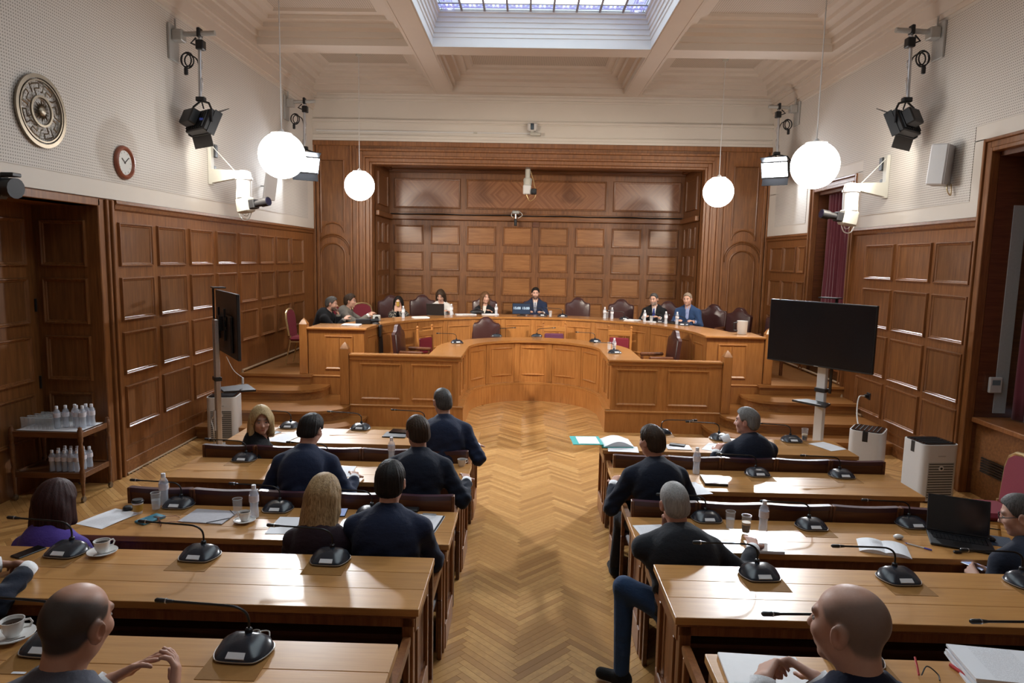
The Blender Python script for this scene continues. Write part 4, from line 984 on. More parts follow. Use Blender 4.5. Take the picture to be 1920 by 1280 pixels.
def surface(prims, vox, post=None):
    los, his = zip(*[p.bounds() for p in prims if not p.sub]); pad = vox*3+.01
    lo = np.min(los, 0)-pad; hi = np.max(his, 0)+pad; n = np.ceil((hi-lo)/vox).astype(int)+1
    D = np.full(n, 1.0, np.float32); ax = [lo[i]+vox*np.arange(n[i]) for i in range(3)]
    for p in prims:
        a, b = p.bounds(); m = p.k+vox*3
        i0 = np.maximum(((a-m-lo)/vox).astype(int), 0); i1 = np.minimum(((b+m-lo)/vox).astype(int)+2, n)
        if (i1 <= i0).any(): continue
        P = np.stack(np.meshgrid(*[ax[i][i0[i]:i1[i]] for i in range(3)], indexing='ij'), -1)
        sl = tuple(slice(i0[i], i1[i]) for i in range(3)); d = p.d(P)
        D[sl] = -smin(-D[sl], d, p.k) if p.sub else smin(D[sl], d, p.k)
    if post is not None:
        P = np.stack(np.meshgrid(*ax, indexing='ij'), -1); D = post(D, P).astype(np.float32)
    D[0] = D[-1] = 1; D[:, 0] = D[:, -1] = 1; D[:, :, 0] = D[:, :, -1] = 1
    S = D < 0
    cnt = sum(S[i:n[0]-1+i, j:n[1]-1+j, k:n[2]-1+k].astype(np.int8) for i in (0, 1) for j in (0, 1) for k in (0, 1))
    act = np.argwhere((cnt > 0) & (cnt < 8)); ids = np.full(cnt.shape, -1, np.int64); ids[tuple(act.T)] = np.arange(len(act))
    acc = np.zeros((len(act), 3)); num = np.zeros(len(act))
    for axis in range(3):
        for u in (0, 1):
            for v in (0, 1):
                o = [0, 0, 0]; o[(axis+1) % 3] = u; o[(axis+2) % 3] = v; e = list(o); e[axis] = 1
                d0 = D[tuple((act+o).T)]; d1 = D[tuple((act+e).T)]; m = (d0 < 0) != (d1 < 0)
                t = np.where(m, d0/np.where(m, d0-d1, 1), 0); pt = np.tile(np.array(o, float), (len(act), 1)); pt[:, axis] = t
                acc[m] += pt[m]; num[m] += 1
    V = lo+(act+acc/num[:, None])*vox; Q = []
    for axis in range(3):
        a1, a2 = (axis+1) % 3, (axis+2) % 3
        s0 = [slice(None)]*3; s1 = [slice(None)]*3; s0[axis] = slice(0, -1); s1[axis] = slice(1, None)
        for flip in (0, 1):
            m = (S[tuple(s0)] & ~S[tuple(s1)]) if not flip else (~S[tuple(s0)] & S[tuple(s1)])
            E = np.argwhere(m); E = E[(E[:, a1] > 0) & (E[:, a2] > 0) & (E[:, a1] < n[a1]-1) & (E[:, a2] < n[a2]-1)]
            if not len(E): continue
            c = []
            for du, dv in ((1, 1), (0, 1), (0, 0), (1, 0)):
                F = E.copy(); F[:, a1] -= du; F[:, a2] -= dv; c.append(ids[tuple(F.T)])
            q = np.stack(c, 1); Q.append(q[:, ::-1] if flip else q)
    return V, np.concatenate(Q)
def quad_mesh(name, V, Q, mat, col=None):
    me = bpy.data.meshes.new(name); me.vertices.add(len(V)); me.vertices.foreach_set('co', V.astype(np.float32).ravel())
    me.loops.add(Q.size); me.loops.foreach_set('vertex_index', Q.astype(np.int32).ravel())
    me.polygons.add(len(Q)); me.polygons.foreach_set('loop_start', np.arange(0, Q.size, 4, dtype=np.int32)); me.polygons.foreach_set('use_smooth', np.ones(len(Q), bool))
    me.update(calc_edges=True); me.validate(); me.materials.append(M[mat] if isinstance(mat, str) else mat)
    if col is not None:
        a = me.attributes.new('tint', 'FLOAT_COLOR', 'POINT'); a.data.foreach_set('color', np.concatenate([col, np.ones((len(V), 1))], 1).astype(np.float32).ravel())
    return me
def skin_mat():
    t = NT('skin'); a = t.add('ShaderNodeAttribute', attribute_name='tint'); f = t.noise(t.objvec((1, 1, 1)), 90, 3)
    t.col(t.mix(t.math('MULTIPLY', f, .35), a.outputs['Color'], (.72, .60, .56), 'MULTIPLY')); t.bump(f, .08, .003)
    t.b.inputs['Subsurface Weight'].default_value = .06; t.b.inputs['Subsurface Radius'].default_value = (.02, .008, .004)
    return t.set(Roughness=.5)
M['skin'] = skin_mat()
def hair_mat(name, dark, light, rough=.58):
    t = NT(name); f = t.noise(t.objvec((85, 85, 5)), 2.0, 5, .65)
    t.col(t.ramp(f, [(.32, dark), (.68, light)])); t.bump(f, .5, .004)
    return t.set(Roughness=rough, Specular_IOR_Level=.22)
HAIR = {'black': hair_mat('black hair', (.006, .005, .005), (.02, .015, .013)), 'brown': hair_mat('brown hair', (.02, .011, .007), (.06, .035, .02)), 'ash': hair_mat('greying hair', (.03, .028, .027), (.12, .11, .105)),
        'grey': hair_mat('grey hair', (.10, .097, .095), (.27, .26, .25)), 'white': hair_mat('white grey hair', (.20, .195, .19), (.42, .41, .40)), 'blonde': hair_mat('blonde hair', (.24, .15, .06), (.62, .46, .24)),
        'honey': hair_mat('honey blonde hair', (.15, .085, .035), (.55, .37, .19)), 'wine': hair_mat('dark auburn hair', (.012, .004, .004), (.05, .014, .012)), 'dark': hair_mat('dark greying hair', (.012, .011, .011), (.05, .046, .044)), 'chestnut': hair_mat('chestnut hair', (.05, .02, .009), (.20, .10, .045)), 'sandy': hair_mat('cropped sandy grey hair', (.16, .12, .09), (.32, .25, .19))}
def cloth(name, c, wv=260, rough=.85):
    t = NT(name); f = t.noise(t.objvec((1, 1, 1)), wv, 2); g = t.noise(t.objvec((1, 1, 1.6), False), 7, 4, .6)
    t.col(t.mix(f, tuple(x*.75 for x in c), tuple(x*1.3 for x in c))); t.bump(g, .38, .03)
    return t.set(Roughness=rough, Sheen_Weight=.08, Specular_IOR_Level=.25)
CL = {k: cloth(k+' cloth', c) for k, c in dict(navy=(.012, .019, .048), ink=(.008, .012, .026), black=(.007, .007, .009), charcoal=(.016, .018, .024), grey=(.10, .105, .135), purple=(.085, .05, .30), plum=(.022, .010, .016), blue=(.022, .05, .125), taupe=(.16, .145, .125), white=(.62, .60, .58), jeans=(.022, .05, .115), trouser=(.012, .013, .018), shirtblue=(.26, .31, .52), shirtwhite=(.70, .70, .72), tieblue=(.03, .04, .20), tiegrey=(.20, .21, .27), shoe=(.006, .006, .007), ivory=(.66, .62, .55)).items()}
def pattern_cloth():
    t = NT('patterned jacket cloth'); v = t.add('ShaderNodeTexVoronoi'); v.inputs['Scale'].default_value = 34; t.link(t.objvec((1, 1, 1), False), v.inputs['Vector'])
    t.col(t.ramp(v.outputs['Distance'], [(.30, (.42, .38, .30)), (.42, (.03, .028, .03))])); return t.set(Roughness=.85)
CL['pattern'] = pattern_cloth()
M['eye'] = plain('eye', (.30, .27, .25), .1, noise=.02); M['iris'] = plain('iris', (.02, .012, .008), .08)
V3 = lambda *a: np.array(a, float)
def rotm(yaw, pitch, roll):
    m = Matrix.Rotation(yaw, 3, 'Z') @ Matrix.Rotation(-pitch, 3, 'X') @ Matrix.Rotation(roll, 3, 'Y'); return np.array(m)
def unit(v): return v/(np.linalg.norm(v)+1e-9)
def hand(W, d, n, side, curl=.5, spread=1.0, sc=1.0, fl=None, thumb=None):
    """palm, four unequal fingers of two bends, thumb from the side of the palm. d forward, n back-of-hand normal"""
    d = unit(V3(*d)); n = unit(V3(*n)-d*(d@V3(*n))); s = np.cross(d, n)*side; out = []
    for i in range(4):
        o = (-.028+.019*i)*sc
        out.append(cap(W+d*.005+s*o*.6, W+d*.085*sc+s*o, .014*sc, .0115*sc, .014))
    fl = fl or [curl]*4
    for i, L in enumerate((.074, .082, .077, .060)):
        o = (.029-.0195*i)*sc; a = fl[i]; p = W+d*.088*sc+s*o*1.05; sp = s*(.12-.08*i)*spread*.5
        d1 = unit(d*math.cos(a)-n*math.sin(a)+sp); d2 = unit(d*math.cos(a*2.0)-n*math.sin(a*2.0)+sp*.6); d3 = unit(d*math.cos(a*2.7)-n*math.sin(a*2.7)+sp*.4)
        q1 = p+d1*L*.46*sc; q2 = q1+d2*L*.32*sc; q3 = q2+d3*L*.22*sc
        out += [cap(p, q1, .0092*sc, .0085*sc, .006), cap(q1, q2, .0087*sc, .0078*sc, .004), cap(q2, q3, .0078*sc, .0066*sc, .004)]
    tb = unit(V3(*thumb)) if thumb is not None else unit(d*.62+s*.7-n*.35)
    p = W+d*.025*sc+s*.026*sc; q = p+unit(d*.5+s*.75-n*.2)*.036*sc; out += [cap(p, q, .015*sc, .0115*sc, .012), cap(q, q+tb*.03*sc, .011*sc, .0095*sc, .006), cap(q+tb*.03*sc, q+unit(tb*.8+d*.4)*.054*sc, .0095*sc, .0075*sc, .004)]
    return out
def ik(S, W, l1, l2, hint):
    v = W-S; L = np.linalg.norm(v); d = v/L; mx = (l1+l2)*.995
    if L > mx: W = S+d*mx; L = mx
    a = (l1*l1-l2*l2+L*L)/(2*L); h = math.sqrt(max(0, l1*l1-a*a)); p = hint-d*(hint@d)
    return S+d*a+unit(p)*h, W
SK = (.60, .35, .26)
def person(label, loc, face=0, jacket='navy', hair='short', hc='black', yaw=0, pitch=.1, roll=0, lean=.10, side=0, aL=None, aR=None, hL=None, hR=None, w=1.0, sk=SK, vox=.011, shirt='shirtwhite', front=False, tie=None, glasses=None,
           legs='trouser', knees=None, feet=None, female=False, beard=None, neck_dz=0, drop=0, brow=None, stub=None, collar=True, jcollar=True, lanyard=False, bald=0, hv=None, wide=None):
    t = thing('person', label, 'person', loc, face)
    hip = V3(0, 0, .52); nb = V3(side, lean, 1.05-drop); ctr = lambda q: hip*(1-q)+nb*q + V3(0, -.025*math.sin(q*PI), 0)
    sh_w = (.175 if not female else .152)*w
    twist = V3(1, 0, 0)
    wa = w**.4; SL = nb+V3(-sh_w, -.01, -.085); SR = nb+V3(sh_w, -.01, -.085)
    HR_ = rotm(yaw, pitch, roll); hcen = nb+V3(0, .012, .097+neck_dz)+HR_@V3(0, .035, .085)
    H = lambda x, y, z: hcen+HR_@V3(x, y, z)
    aL = tuple(H(*aL[1:])) if aL and aL[0] == 'head' else aL; aR = tuple(H(*aR[1:])) if aR and aR[0] == 'head' else aR; up_l, up_r = [q is not None and q[2] > .95 for q in (aL, aR)]
    aL = V3(*(aL or (-.16, .40+lean*.3, .80))); aR = V3(*(aR or (.16, .40+lean*.3, .80)))
    l1, l2 = .29*(.94 if female else 1), .25*(.94 if female else 1)
    EL, WL = ik(SL, aL, l1, l2, V3(-.2, .1, -1) if up_l else V3(-.55, -.5, -1)); ER, WR = ik(SR, aR, l1, l2, V3(.2, .1, -1) if up_r else V3(.55, -.5, -1))
    def torso(g, k=.05):
        return [ell(ctr(.02), (.165*w+g, .125*w+g, .13+g), None, k), ell(ctr(.33), (.150*w+g, .125*w+g, .18+g), None, k), ell(ctr(.70), ((.160 if not female else .142)*w+g, .115*w+g, .20+g), None, k),
                cap(nb+V3(-.055*w, -.012, -.028), SL, .056+g, .050*wa+g, k), cap(nb+V3(.055*w, -.012, -.028), SR, .056+g, .050*wa+g, k), cap(nb+V3(0, -.01, -.06), nb+V3(0, .01, .03), .075+g, .052+g, k)]
    def arm(S, E, W, g, cut=0, k=.03):
        e = E+(W-E)*(1-cut); return [cap(S, E, .050*wa+g, .041*wa+g, k), cap(E, e, .042*wa+g, (.030+(.010)*cut)+g, k)]
    kn = knees or ((-.13, .42, .50), (.13, .42, .50)); ft = feet or ((-.13, .44, .09), (.13, .44, .09))
    def leg(g, k=.03):
        o = []
        for i, s in enumerate((-1, 1)):
            K = V3(*kn[i]); F = V3(*ft[i]); o += [cap(V3(s*.085, 0, .53), K, .085+g, .060+g, k), cap(K, F, .056+g, .042+g, k)]
        return o
    # --- body: one continuous surface
    fs = .93 if female else 1.0
    hd = [ell(H(0, -.012, .028), (.076*fs, .097, .088), HR_, .012), ell(H(0, .028, -.03), (.064*fs, .068, .085), HR_, .02), cap(H(-.036*fs, .012, -.072), H(.036*fs, .012, -.072), .024, None, .03), ell(H(0, .062, -.098), (.028*fs, .026, .020), HR_, .02),
          ell(H(-.036, .066, -.022), (.026, .024, .024), HR_, .02), ell(H(.036, .066, -.022), (.026, .024, .024), HR_, .02), cap(H(-.034, .078, .030), H(.034, .078, .030), .013, None, .012),
          ell(H(-.031, .104, .006), (.016, .016, .009), HR_, .010, True), ell(H(.031, .104, .006), (.016, .016, .009), HR_, .010, True),
          cap(H(0, .088, .012), H(0, .108, -.026), .008, .0125, .01), cap(H(-.012, .094, -.031), H(.012, .094, -.031), .008, None, .006), cap(H(-.019, .085, -.060), H(.019, .085, -.060), .0085, None, .008), cap(H(-.015, .083, -.072), H(.015, .083, -.072), .008, None, .008)]
    for s in (-1, 1):
        hd += [ell(H(s*.083*fs, -.006, -.004), (.012, .023, .036), HR_@rotm(s*-.35, 0, 0), .008), ell(H(s*.094*fs, -.002, .0), (.006, .011, .020), HR_@rotm(s*-.35, 0, 0), .004, True)]
    hd.append(cap(H(0, -.025, -.06), nb+V3(0, -.01, -.01), .054*fs, .060*fs, .035))
    nail = []
    hands = hand(WL, *(hL[:2] if hL else (unit(WL-EL)+V3(.3, .1, -.1), V3(-.2, .1, 1))), -1, **(hL[2] if hL and len(hL) > 2 else dict(curl=.35))) + hand(WR, *(hR[:2] if hR else (unit(WR-ER)+V3(-.3, .1, -.1), V3(.2, .1, 1))), 1, **(hR[2] if hR and len(hR) > 2 else dict(curl=.35)))
    V, Q = surface(torso(-.012) + arm(SL, EL, WL, -.008) + arm(SR, ER, WR, -.008) + leg(-.012) + hands + hd, vox)
    L = (V-hcen)@HR_; col = np.tile(np.array(sk), (len(V), 1))
    def tint(mask, c, a): col[:] = col*(1-(mask*a)[:, None]) + np.array(c)*(mask*a)[:, None]
    near = lambda c, r: np.clip(1.3-np.sqrt((((L-np.array(c))/np.array(r))**2).sum(1))*1.3, 0, 1)
    tint(near((0, .095, -.066), (.024, .03, .011)), (.33, .11, .10) if not female else (.42, .07, .08), .8)
    for s in (-1, 1):
        tint(near((s*.033, .095, .033), (.032, .035, .0085+vox*.7)), brow or (.03, .022, .018), .95); tint(near((s*.08, -.005, -.004), (.02, .03, .04)), (.45, .17, .12), .5); tint(near((s*.042, .07, -.03), (.03, .03, .03)), (.50, .20, .15), .35)
        tint(near((s*.031, .098, .008), (.019, .025, .006+vox*.5)), (.06, .035, .03), .75 if female else .6)  # lash colour plus eye-socket shade, painted dark into the skin tint
    if beard is not None:
        bm_ = np.clip((-.035-L[:, 2])/.02, 0, 1)*np.clip((L[:, 1]+.0)/.03, 0, 1)*np.clip((L[:, 2]+.135)/.02, 0, 1)*(1-.9*near((0, .1, -.066), (.026, .04, .012))); tint(bm_, beard, .8)
    if stub is not None:   # cropped hair on the scalp itself: temples, sides and nape
        c_, a_, mode = stub
        zl = np.interp(L[:, 1], [-.12, -.04, .0, .035, .065, .1], [-.085, -.06, -.005, .015, .07, .10]); m = np.clip((L[:, 2]-zl)/.02, 0, 1)
        if mode == 'ring': m *= np.clip((np.sqrt((L[:, 0]/.058)**2+((L[:, 1]-.02)/.085)**2)-.85)*3 + np.clip((.06-L[:, 2])/.03, 0, 1), 0, 1)
        m *= 1-np.clip(1.6*np.maximum(near((.083, -.004, -.004), (.02, .034, .046)), near((-.083, -.004, -.004), (.02, .034, .046))), 0, 1)
        tint(m, c_, a_)
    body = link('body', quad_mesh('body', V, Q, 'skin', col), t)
    for s in (-1, 1):
        mb = MB(); mb.sphere((0, 0, 0), (.0125, .0100, .0062), 10, 8); mb.sphere((0, .0045, .0003), (.0068, .0064, .0062), 8, 6, 1)
        mb.xf(Matrix.Translation(H(s*.031, .0800+max(0, vox-.007)*1.6, .006)) @ Matrix(HR_.tolist()).to_4x4()); mb.build('eye', ['eye', 'iris'], t)
    # --- clothes
    g_ = .018 if not female else .010
    J = torso(g_) + arm(SL, EL, WL, g_, .24 if collar and shirt else .12) + arm(SR, ER, WR, g_, .24 if collar and shirt else .12)
    if not female: J += [cap(nb+V3(-.10*w, -.005, -.028), SL+V3(-.012, 0, .014), .050, .046, .03), cap(nb+V3(.10*w, -.005, -.028), SR+V3(.012, 0, .014), .050, .046, .03), ell(ctr(.62)+V3(0, -.035, .03), (.165*w, .10, .20), None, .06)]
    J = [p for p in J if not (p.kind == 'cap' and p.ra < .09 and abs(p.b[2]-(nb[2]+.03)) < 1e-6)] + [cap(nb+V3(0, -.02, -.06), nb+V3(0, -.012, -.005), .085, .066, .05)]
    nd = unit(hcen-nb); ncx = nb+V3(0, -.006, .0)
    if jcollar:
        for i in range(9):
            a0, a1 = PI*(1.5-.62)+i*PI*1.24/9, PI*(1.5-.62)+(i+1)*PI*1.24/9
            f = lambda a: ncx+V3(.074*math.cos(a), .070*math.sin(a)-.004, .018+.022*-math.sin(a)*.6)
            J.append(cap(f(a0), f(a1), .017, None, .012))
    if front:
        J.append(cap(ctr(.95)+V3(0, .10, .02), ctr(.38)+V3(0, .175, 0), .050, .014, .012, True)); J.append(cap(nb+V3(0, .05, .04), nb+V3(0, .12, -.05), .05, .045, .015, True))
    J.append(cap(nb+V3(0, .02, .01), nb+V3(0, .05, .12), .058, .07, .015, True))
    def fold(D, P): return D + (.0045*np.sin(P[..., 2]*38+np.abs(P[..., 0])*46+1.5*np.sin(P[..., 1]*23))+.003*np.sin(P[..., 2]*71-P[..., 0]*33+P[..., 1]*52))*np.clip((nb[2]-.06-P[..., 2])*5, 0, 1)
    V, Q = surface(J, max(vox, .009), fold); link('jacket', quad_mesh('jacket', V, Q, CL[jacket]), t)
    if shirt and front:
        V, Q = surface([ell(ctr(.33), (.145*w, .125*w, .18), None, .05), ell(ctr(.70), (.15*w, .118*w, .19), None, .05), cap(nb+V3(0, 0, -.06), nb+V3(0, .01, -.02), .07, .055, .04)], .012); link('shirt', quad_mesh('shirt', V, Q, CL[shirt]), t)
    if shirt and collar:
        mb = MB(); up_ = Vector(unit(nd+V3(0, -.1, 1))); q = Vector((0, 0, 1)).rotation_difference(up_).to_matrix().to_4x4(); T_ = Matrix.Translation(ncx+V3(0, .004, .012)) @ q
        k = 22; vs = []
        for r_, z in ((.066, .0), (.0625, .052), (.0585, .052), (.061, .0)):
            for j in range(k): a = PI/2+.22+(2*PI-.44)*j/(k-1); vs.append(T_ @ Vector((r_*1.0*math.cos(a)*fs, r_*1.05*math.sin(a), z-(.022 if math.sin(a) > .5 else 0))))
        mb.add(vs, [(i*k+j, i*k+j+1, ((i+1) % 4)*k+j+1, ((i+1) % 4)*k+j) for i in range(4) for j in range(k-1)]); mb.build('shirt_collar', CL[shirt], t, ang=60, fix=True)
        for E_, W_h in ((EL, WL), (ER, WR)):
            d_ = unit(W_h-E_); mb = MB(); mb.tube([W_h-d_*.07, W_h+d_*.004], [.044, .040], 16, cap=False); o = mb.build('shirt_cuff', CL[shirt], t); md = o.modifiers.new('s', 'SOLIDIFY'); md.thickness = .003
    if tie:
        mb = MB(); pts = []
        for q in (.97, .93, .8, .65, .5, .36):
            c = ctr(q); pts.append((c[0], c[1]+(.118*w if q < .8 else .118*w-(q-.8)*.32)+.008, c[2]))
        wd = [.020, .015, .024, .032, .037, .040]; vs = []
        for p, x in zip(pts, wd): vs += [(p[0]-x, p[1], p[2]), (p[0], p[1]+.008, p[2]), (p[0]+x, p[1], p[2]), (p[0], p[1]-.006, p[2])]
        mb.add(vs, [(i*4+j, i*4+(j+1) % 4, i*4+4+(j+1) % 4, i*4+4+j) for i in range(5) for j in range(4)] + [(3, 2, 1, 0), (20, 21, 22, 23)]); mb.build('tie', CL[tie], t, ang=70, fix=True)
    V, Q = surface(leg(.006) + [ell(V3(0, -.01, .53), (.17*w, .125*w, .12), None, .05)], .016); link('trousers', quad_mesh('trousers', V, Q, CL[legs]), t)
    for i in (0, 1):
        F = V3(*ft[i]); fd = unit(V3(ft[i][0]-kn[i][0]*.0-(0 if not feet else 0), .0, 0)*0+(V3(0, 1, 0) if not wide else V3(*wide)))
        V, Q = surface([cap(F+V3(0, 0, -.045)-fd*.03, F+V3(0, 0, -.05)+fd*.13, .040, .036, .03), cap(F, F+V3(0, 0, -.04), .044, None, .03)], .010); V[:, 2] = np.maximum(V[:, 2], .004); link('shoe', quad_mesh('shoe', V, Q, CL['shoe']), t)
    # --- hair, in the frame of the head
    rs = np.random.RandomState(abs(hash(label)) % 9999 if False else sum(map(ord, label)) % 9999)
    ph = rs.rand(6)*6
    hv_ = max(.005, min(vox, .0065)) if hv is None else hv
    def strands(P, amp, f): 
        a = np.arctan2(P[..., 0], -P[..., 1]+.02); return amp*(np.sin(a*f+ph[0]+P[..., 2]*14)+.7*np.sin(a*f*1.73+ph[1]-P[..., 2]*22)+.5*np.sin(a*f*.41+ph[2]))
    if hair in ('short', 'crop', 'ring', 'full'):
        th = {'short': .014, 'crop': .007, 'ring': .008, 'full': .022}[hair]
        def post(D, P):
            x, y, z = P[..., 0], P[..., 1], P[..., 2]
            zl = np.interp(y, [-.12, -.085, -.05, -.028, .012, .035, .06, .085, .12], [-.078, -.072, -.060, -.025, .006, .022, .078-(.0 if hair != 'full' else .012), .092, .11])
            D = np.maximum(D + strands(P, {'full': .003, 'ring': .0003, 'crop': .0006}.get(hair, .0016), 34), (zl-z)*.8)
            D = np.maximum(D, .019-np.sqrt((np.abs(x)-.088)**2+((y+.002)/1.2)**2+((z+.004)/1.8)**2))
            if hair == 'ring': D = np.maximum(D, (1-np.sqrt((x/.050)**2+((y-.02)/.088)**2))*.05*np.clip((z-.045)/.02, -1, 1))
            return D
        V, Q = surface([ell((0, -.012, .028), (.076*fs+th, .097+th, .088+th), None, .01), ell((0, .012, .062), (.060*fs+th, .070+th*.6, .058+th*1.3), None, .03), ell((0, -.047, -.030), (.068*fs+th, .053+th, .062), None, .03)], hv_, post)
    elif hair in ('bob', 'long', 'sleek'):
        zb = {'bob': -.185, 'long': -.33, 'sleek': -.27}[hair]; th = .030 if hair == 'bob' else .022
        pr = [ell((0, -.012, .030), (.076*fs+th, .097+th, .088+th), None, .02), cap((0, -.075, .0), (0, -.085, zb+.05), .075, .060, .04)]
        for s in (-1, 1):
            pr += [cap((s*.072, -.005, .03), (s*.080, -.012, -.09), .030, .032, .03), cap((s*.06, -.05, -.02), (s*.075, -.07, zb+.05), .045, .035, .04)]
            if hair != 'bob': pr += [cap((s*.078, -.015, -.09), (s*.085, .005 if front else -.05, zb+.03), .032, .022, .03)]
            else: pr += [cap((s*.086, .005, .02), (s*.092, .022, -.12), .026, .026, .02), cap((s*.07, -.05, -.05), (s*.085, -.05, -.16), .045, .04, .03)]
        if hair == 'long':
            for i in range(16):
                a = -1.25+2.5*i/15; r_ = .095+.015*rs.rand(); x0 = math.sin(a)*.085; y0 = -.03-math.cos(a)*.075
                pr.append(cap((x0, y0, -.06-.05*rs.rand()), (math.sin(a)*(.105+.02*rs.rand()), y0-.03-.015*rs.rand(), zb-.06*rs.rand()-.03), .024, .010, .012))
        def post(D, P):
            x, y, z = P[..., 0], P[..., 1], P[..., 2]
            D = D+strands(P, .0011, 24)
            fr = np.sqrt(((x-.006)/(.070*fs))**2+((z+.038)/(.128-.10*np.abs(x-.012)))**2)-1   # opening for the face
            D = np.maximum(D, np.minimum(-fr*.05, (y-.012)*1.0)); D = np.maximum(D, np.where(z < -.02, y-.055, -1)); 
            D = np.maximum(D, np.where(z < -.03, np.minimum((y-.02), (.062-np.abs(x))), -1))
            return np.maximum(D, (zb-.10-z) if hair == 'long' else (zb-z)+.006*np.sin(x*60))
        V, Q = surface(pr, hv_, post)
    else: V = None
    if V is not None: link('hair', quad_mesh('hair', (V@HR_.T)+hcen, Q, HAIR[hc]), t)
    if glasses:
        mb = MB(); T_ = Matrix.Translation(H(0, 0, 0)) @ Matrix(HR_.tolist()).to_4x4()
        for s in (-1, 1):
            mb.tube([(s*.033+.022*math.cos(a), .106, .004+.016*math.sin(a)) for a in [2*PI*i/14 for i in range(15)]], .0022, 5); mb.tube([(s*.055, .104, .010), (s*.074, .06, .012), (s*.080, -.005, .012), (s*.080, -.022, -.006)], .0024, 5)
        mb.tube([(-.011, .107, .008), (.011, .107, .008)], .002, 5); mb.xf(T_); mb.build('spectacles', glasses, t)
    if lanyard:
        mb = MB(); mb.tube([ncx+V3(.075*math.cos(a), .078*math.sin(a), .035-.02*math.sin(a)) for a in [2*PI*i/20 for i in range(21)]], .007, 6); mb.build('lanyard', 'yellow_cup', t)
    return t

# === CAST
def sit(label, head, floor, face=0, **kw):
    if floor == .66: head = (head[0], head[1], head[2]+.035)
    """place a seated figure so that its head comes at the given point and its seat above the floor it sits on"""
    lean, side = kw.get('lean', .10), kw.get('side', 0); R_ = rotm(kw.get('yaw', 0), kw.get('pitch', .1), kw.get('roll', 0))
    off = V3(side, lean, 0)+V3(0, .012, .097+kw.get('neck_dz', 0))+R_@V3(0, .035, .085); c, s_ = math.cos(face), math.sin(face)
    x = head[0]-(c*off[0]-s_*off[1]); y = head[1]-(s_*off[0]+c*off[1]); kw['drop'] = floor+1.05+off[2]-head[2]
    return person(label, (x, y, floor), face, **kw)
sit('blonde woman in black top looking back over her shoulder, front left desk', (-2.454, 6.200, 1.055), 0, -1.35, jacket='black', hair='bob', hc='blonde', yaw=-1.30, pitch=.10, female=True, vox=.008, shirt=None, jcollar=False, lean=.06, aL=(-.1, .42, .66), aR=(.22, .36, .66))
sit('grey-haired man in dark navy suit with spectacles, front left desk by the aisle', (-0.767, 6.300, 1.253), 0, .05, jacket='navy', hair='crop', hc='ash', yaw=.45, pitch=.12, w=1.10, vox=.010, glasses='silver', lean=.14, aR=(.30, .30, .80), aL=(-.2, .42, .8), hR=((0, 1, -.1), (0, 0, 1), dict(curl=.4)))
sit('dark-haired man in navy suit bending over his papers, second row left', (-1.687, 5.260, 1.221), 0, .05, jacket='navy', hair='short', hc='black', yaw=-.35, pitch=.35, w=1.06, vox=.009, lean=.16, aR=(.34, .34, .80), aL=(-.26, .36, .80))
sit('man in charcoal suit turned to his left, second row left by the aisle', (-0.837, 5.260, 1.225), 0, 0, jacket='ink', hair='short', hc='brown', yaw=.55, pitch=.1, w=1.10, vox=.009, lean=.12, aR=(.36, .30, .80), sk=(.50, .27, .19))
sit('woman with dark auburn bob in violet jacket, third row at far left', (-2.855, 3.980, 1.068), 0, 0, jacket='purple', hair='bob', hc='wine', yaw=-.1, pitch=.1, female=True, w=1.08, vox=.008, shirt=None, jcollar=False, lean=.08, aR=(.12, .40, .70), aL=(-.12, .40, .70))
sit('woman with long honey blonde hair in plum jacket, third row left', (-1.201, 3.980, 1.154), 0, 0, jacket='plum', hair='long', hc='honey', yaw=-.15, pitch=.25, female=True, w=1.02, vox=.007, shirt=None, jcollar=False, lean=.12)
sit('black-haired man in navy suit beside the clipboard, third row left', (-0.798, 3.980, 1.245), 0, 0, jacket='navy', hair='short', hc='black', yaw=-.03, pitch=.05, w=1.10, vox=.007, lean=.10, sk=(.62, .36, .28))
person('man in dark suit cut by the left edge, folded hands on the fourth row desk', (-2.86, 2.80, .16), 0, jacket='ink', hair='short', hc='black', yaw=-.2, w=1.07, vox=.007, lean=.16, sk=(.40, .21, .15), aL=(.16, .52, .815), aR=(.33, .50, .815), hL=((.9, .3, -.1), (-.3, .3, 1), dict(curl=.8)), hR=((-.85, .5, .0), (.3, .4, 1), dict(curl=.6)))
sit('balding man in grey suit with fingertips touching, bottom left corner', (-1.277, 1.830, 1.533), .31, -.12, jacket='grey', hair='none', yaw=-.12, pitch=.14, roll=.10, w=1.07, vox=.0055, lean=.10, sk=(.54, .29, .20), stub=((.03, .026, .024), .96, 'ring'), aL=(-.10, .41, .87), aR=(.15, .38, .86), hL=((.80, .42, .42), (-.45, .25, .85), dict(fl=[.0, .08, .16, .3], thumb=(.75, .2, .55))), hR=((-.22, .55, .80), (.85, .45, .1), dict(fl=[.30, .38, .46, .6], thumb=(-.75, .35, .35))), legs='grey')
sit('grey-haired man in dark suit in profile, front right desk', (2.086, 6.300, 1.134), 0, .1, jacket='ink', hair='short', hc='grey', yaw=.95, pitch=.05, w=1.06, vox=.009, lean=.10, sk=(.60, .32, .25), aL=(-.24, .30, .80))
sit('man in navy suit leaning left towards a teal folder, second row right', (1.010, 5.260, 1.195), 0, .1, jacket='ink', hair='short', hc='brown', yaw=.55, pitch=.08, w=1.08, vox=.009, lean=.12, side=-.03, sk=(.56, .30, .22), aL=(-.30, .34, .80), aR=(.26, .34, .80), knees=((-.22, .34, .5), (.13, .42, .5)), feet=((-.26, .36, .09), (.13, .44, .09)))
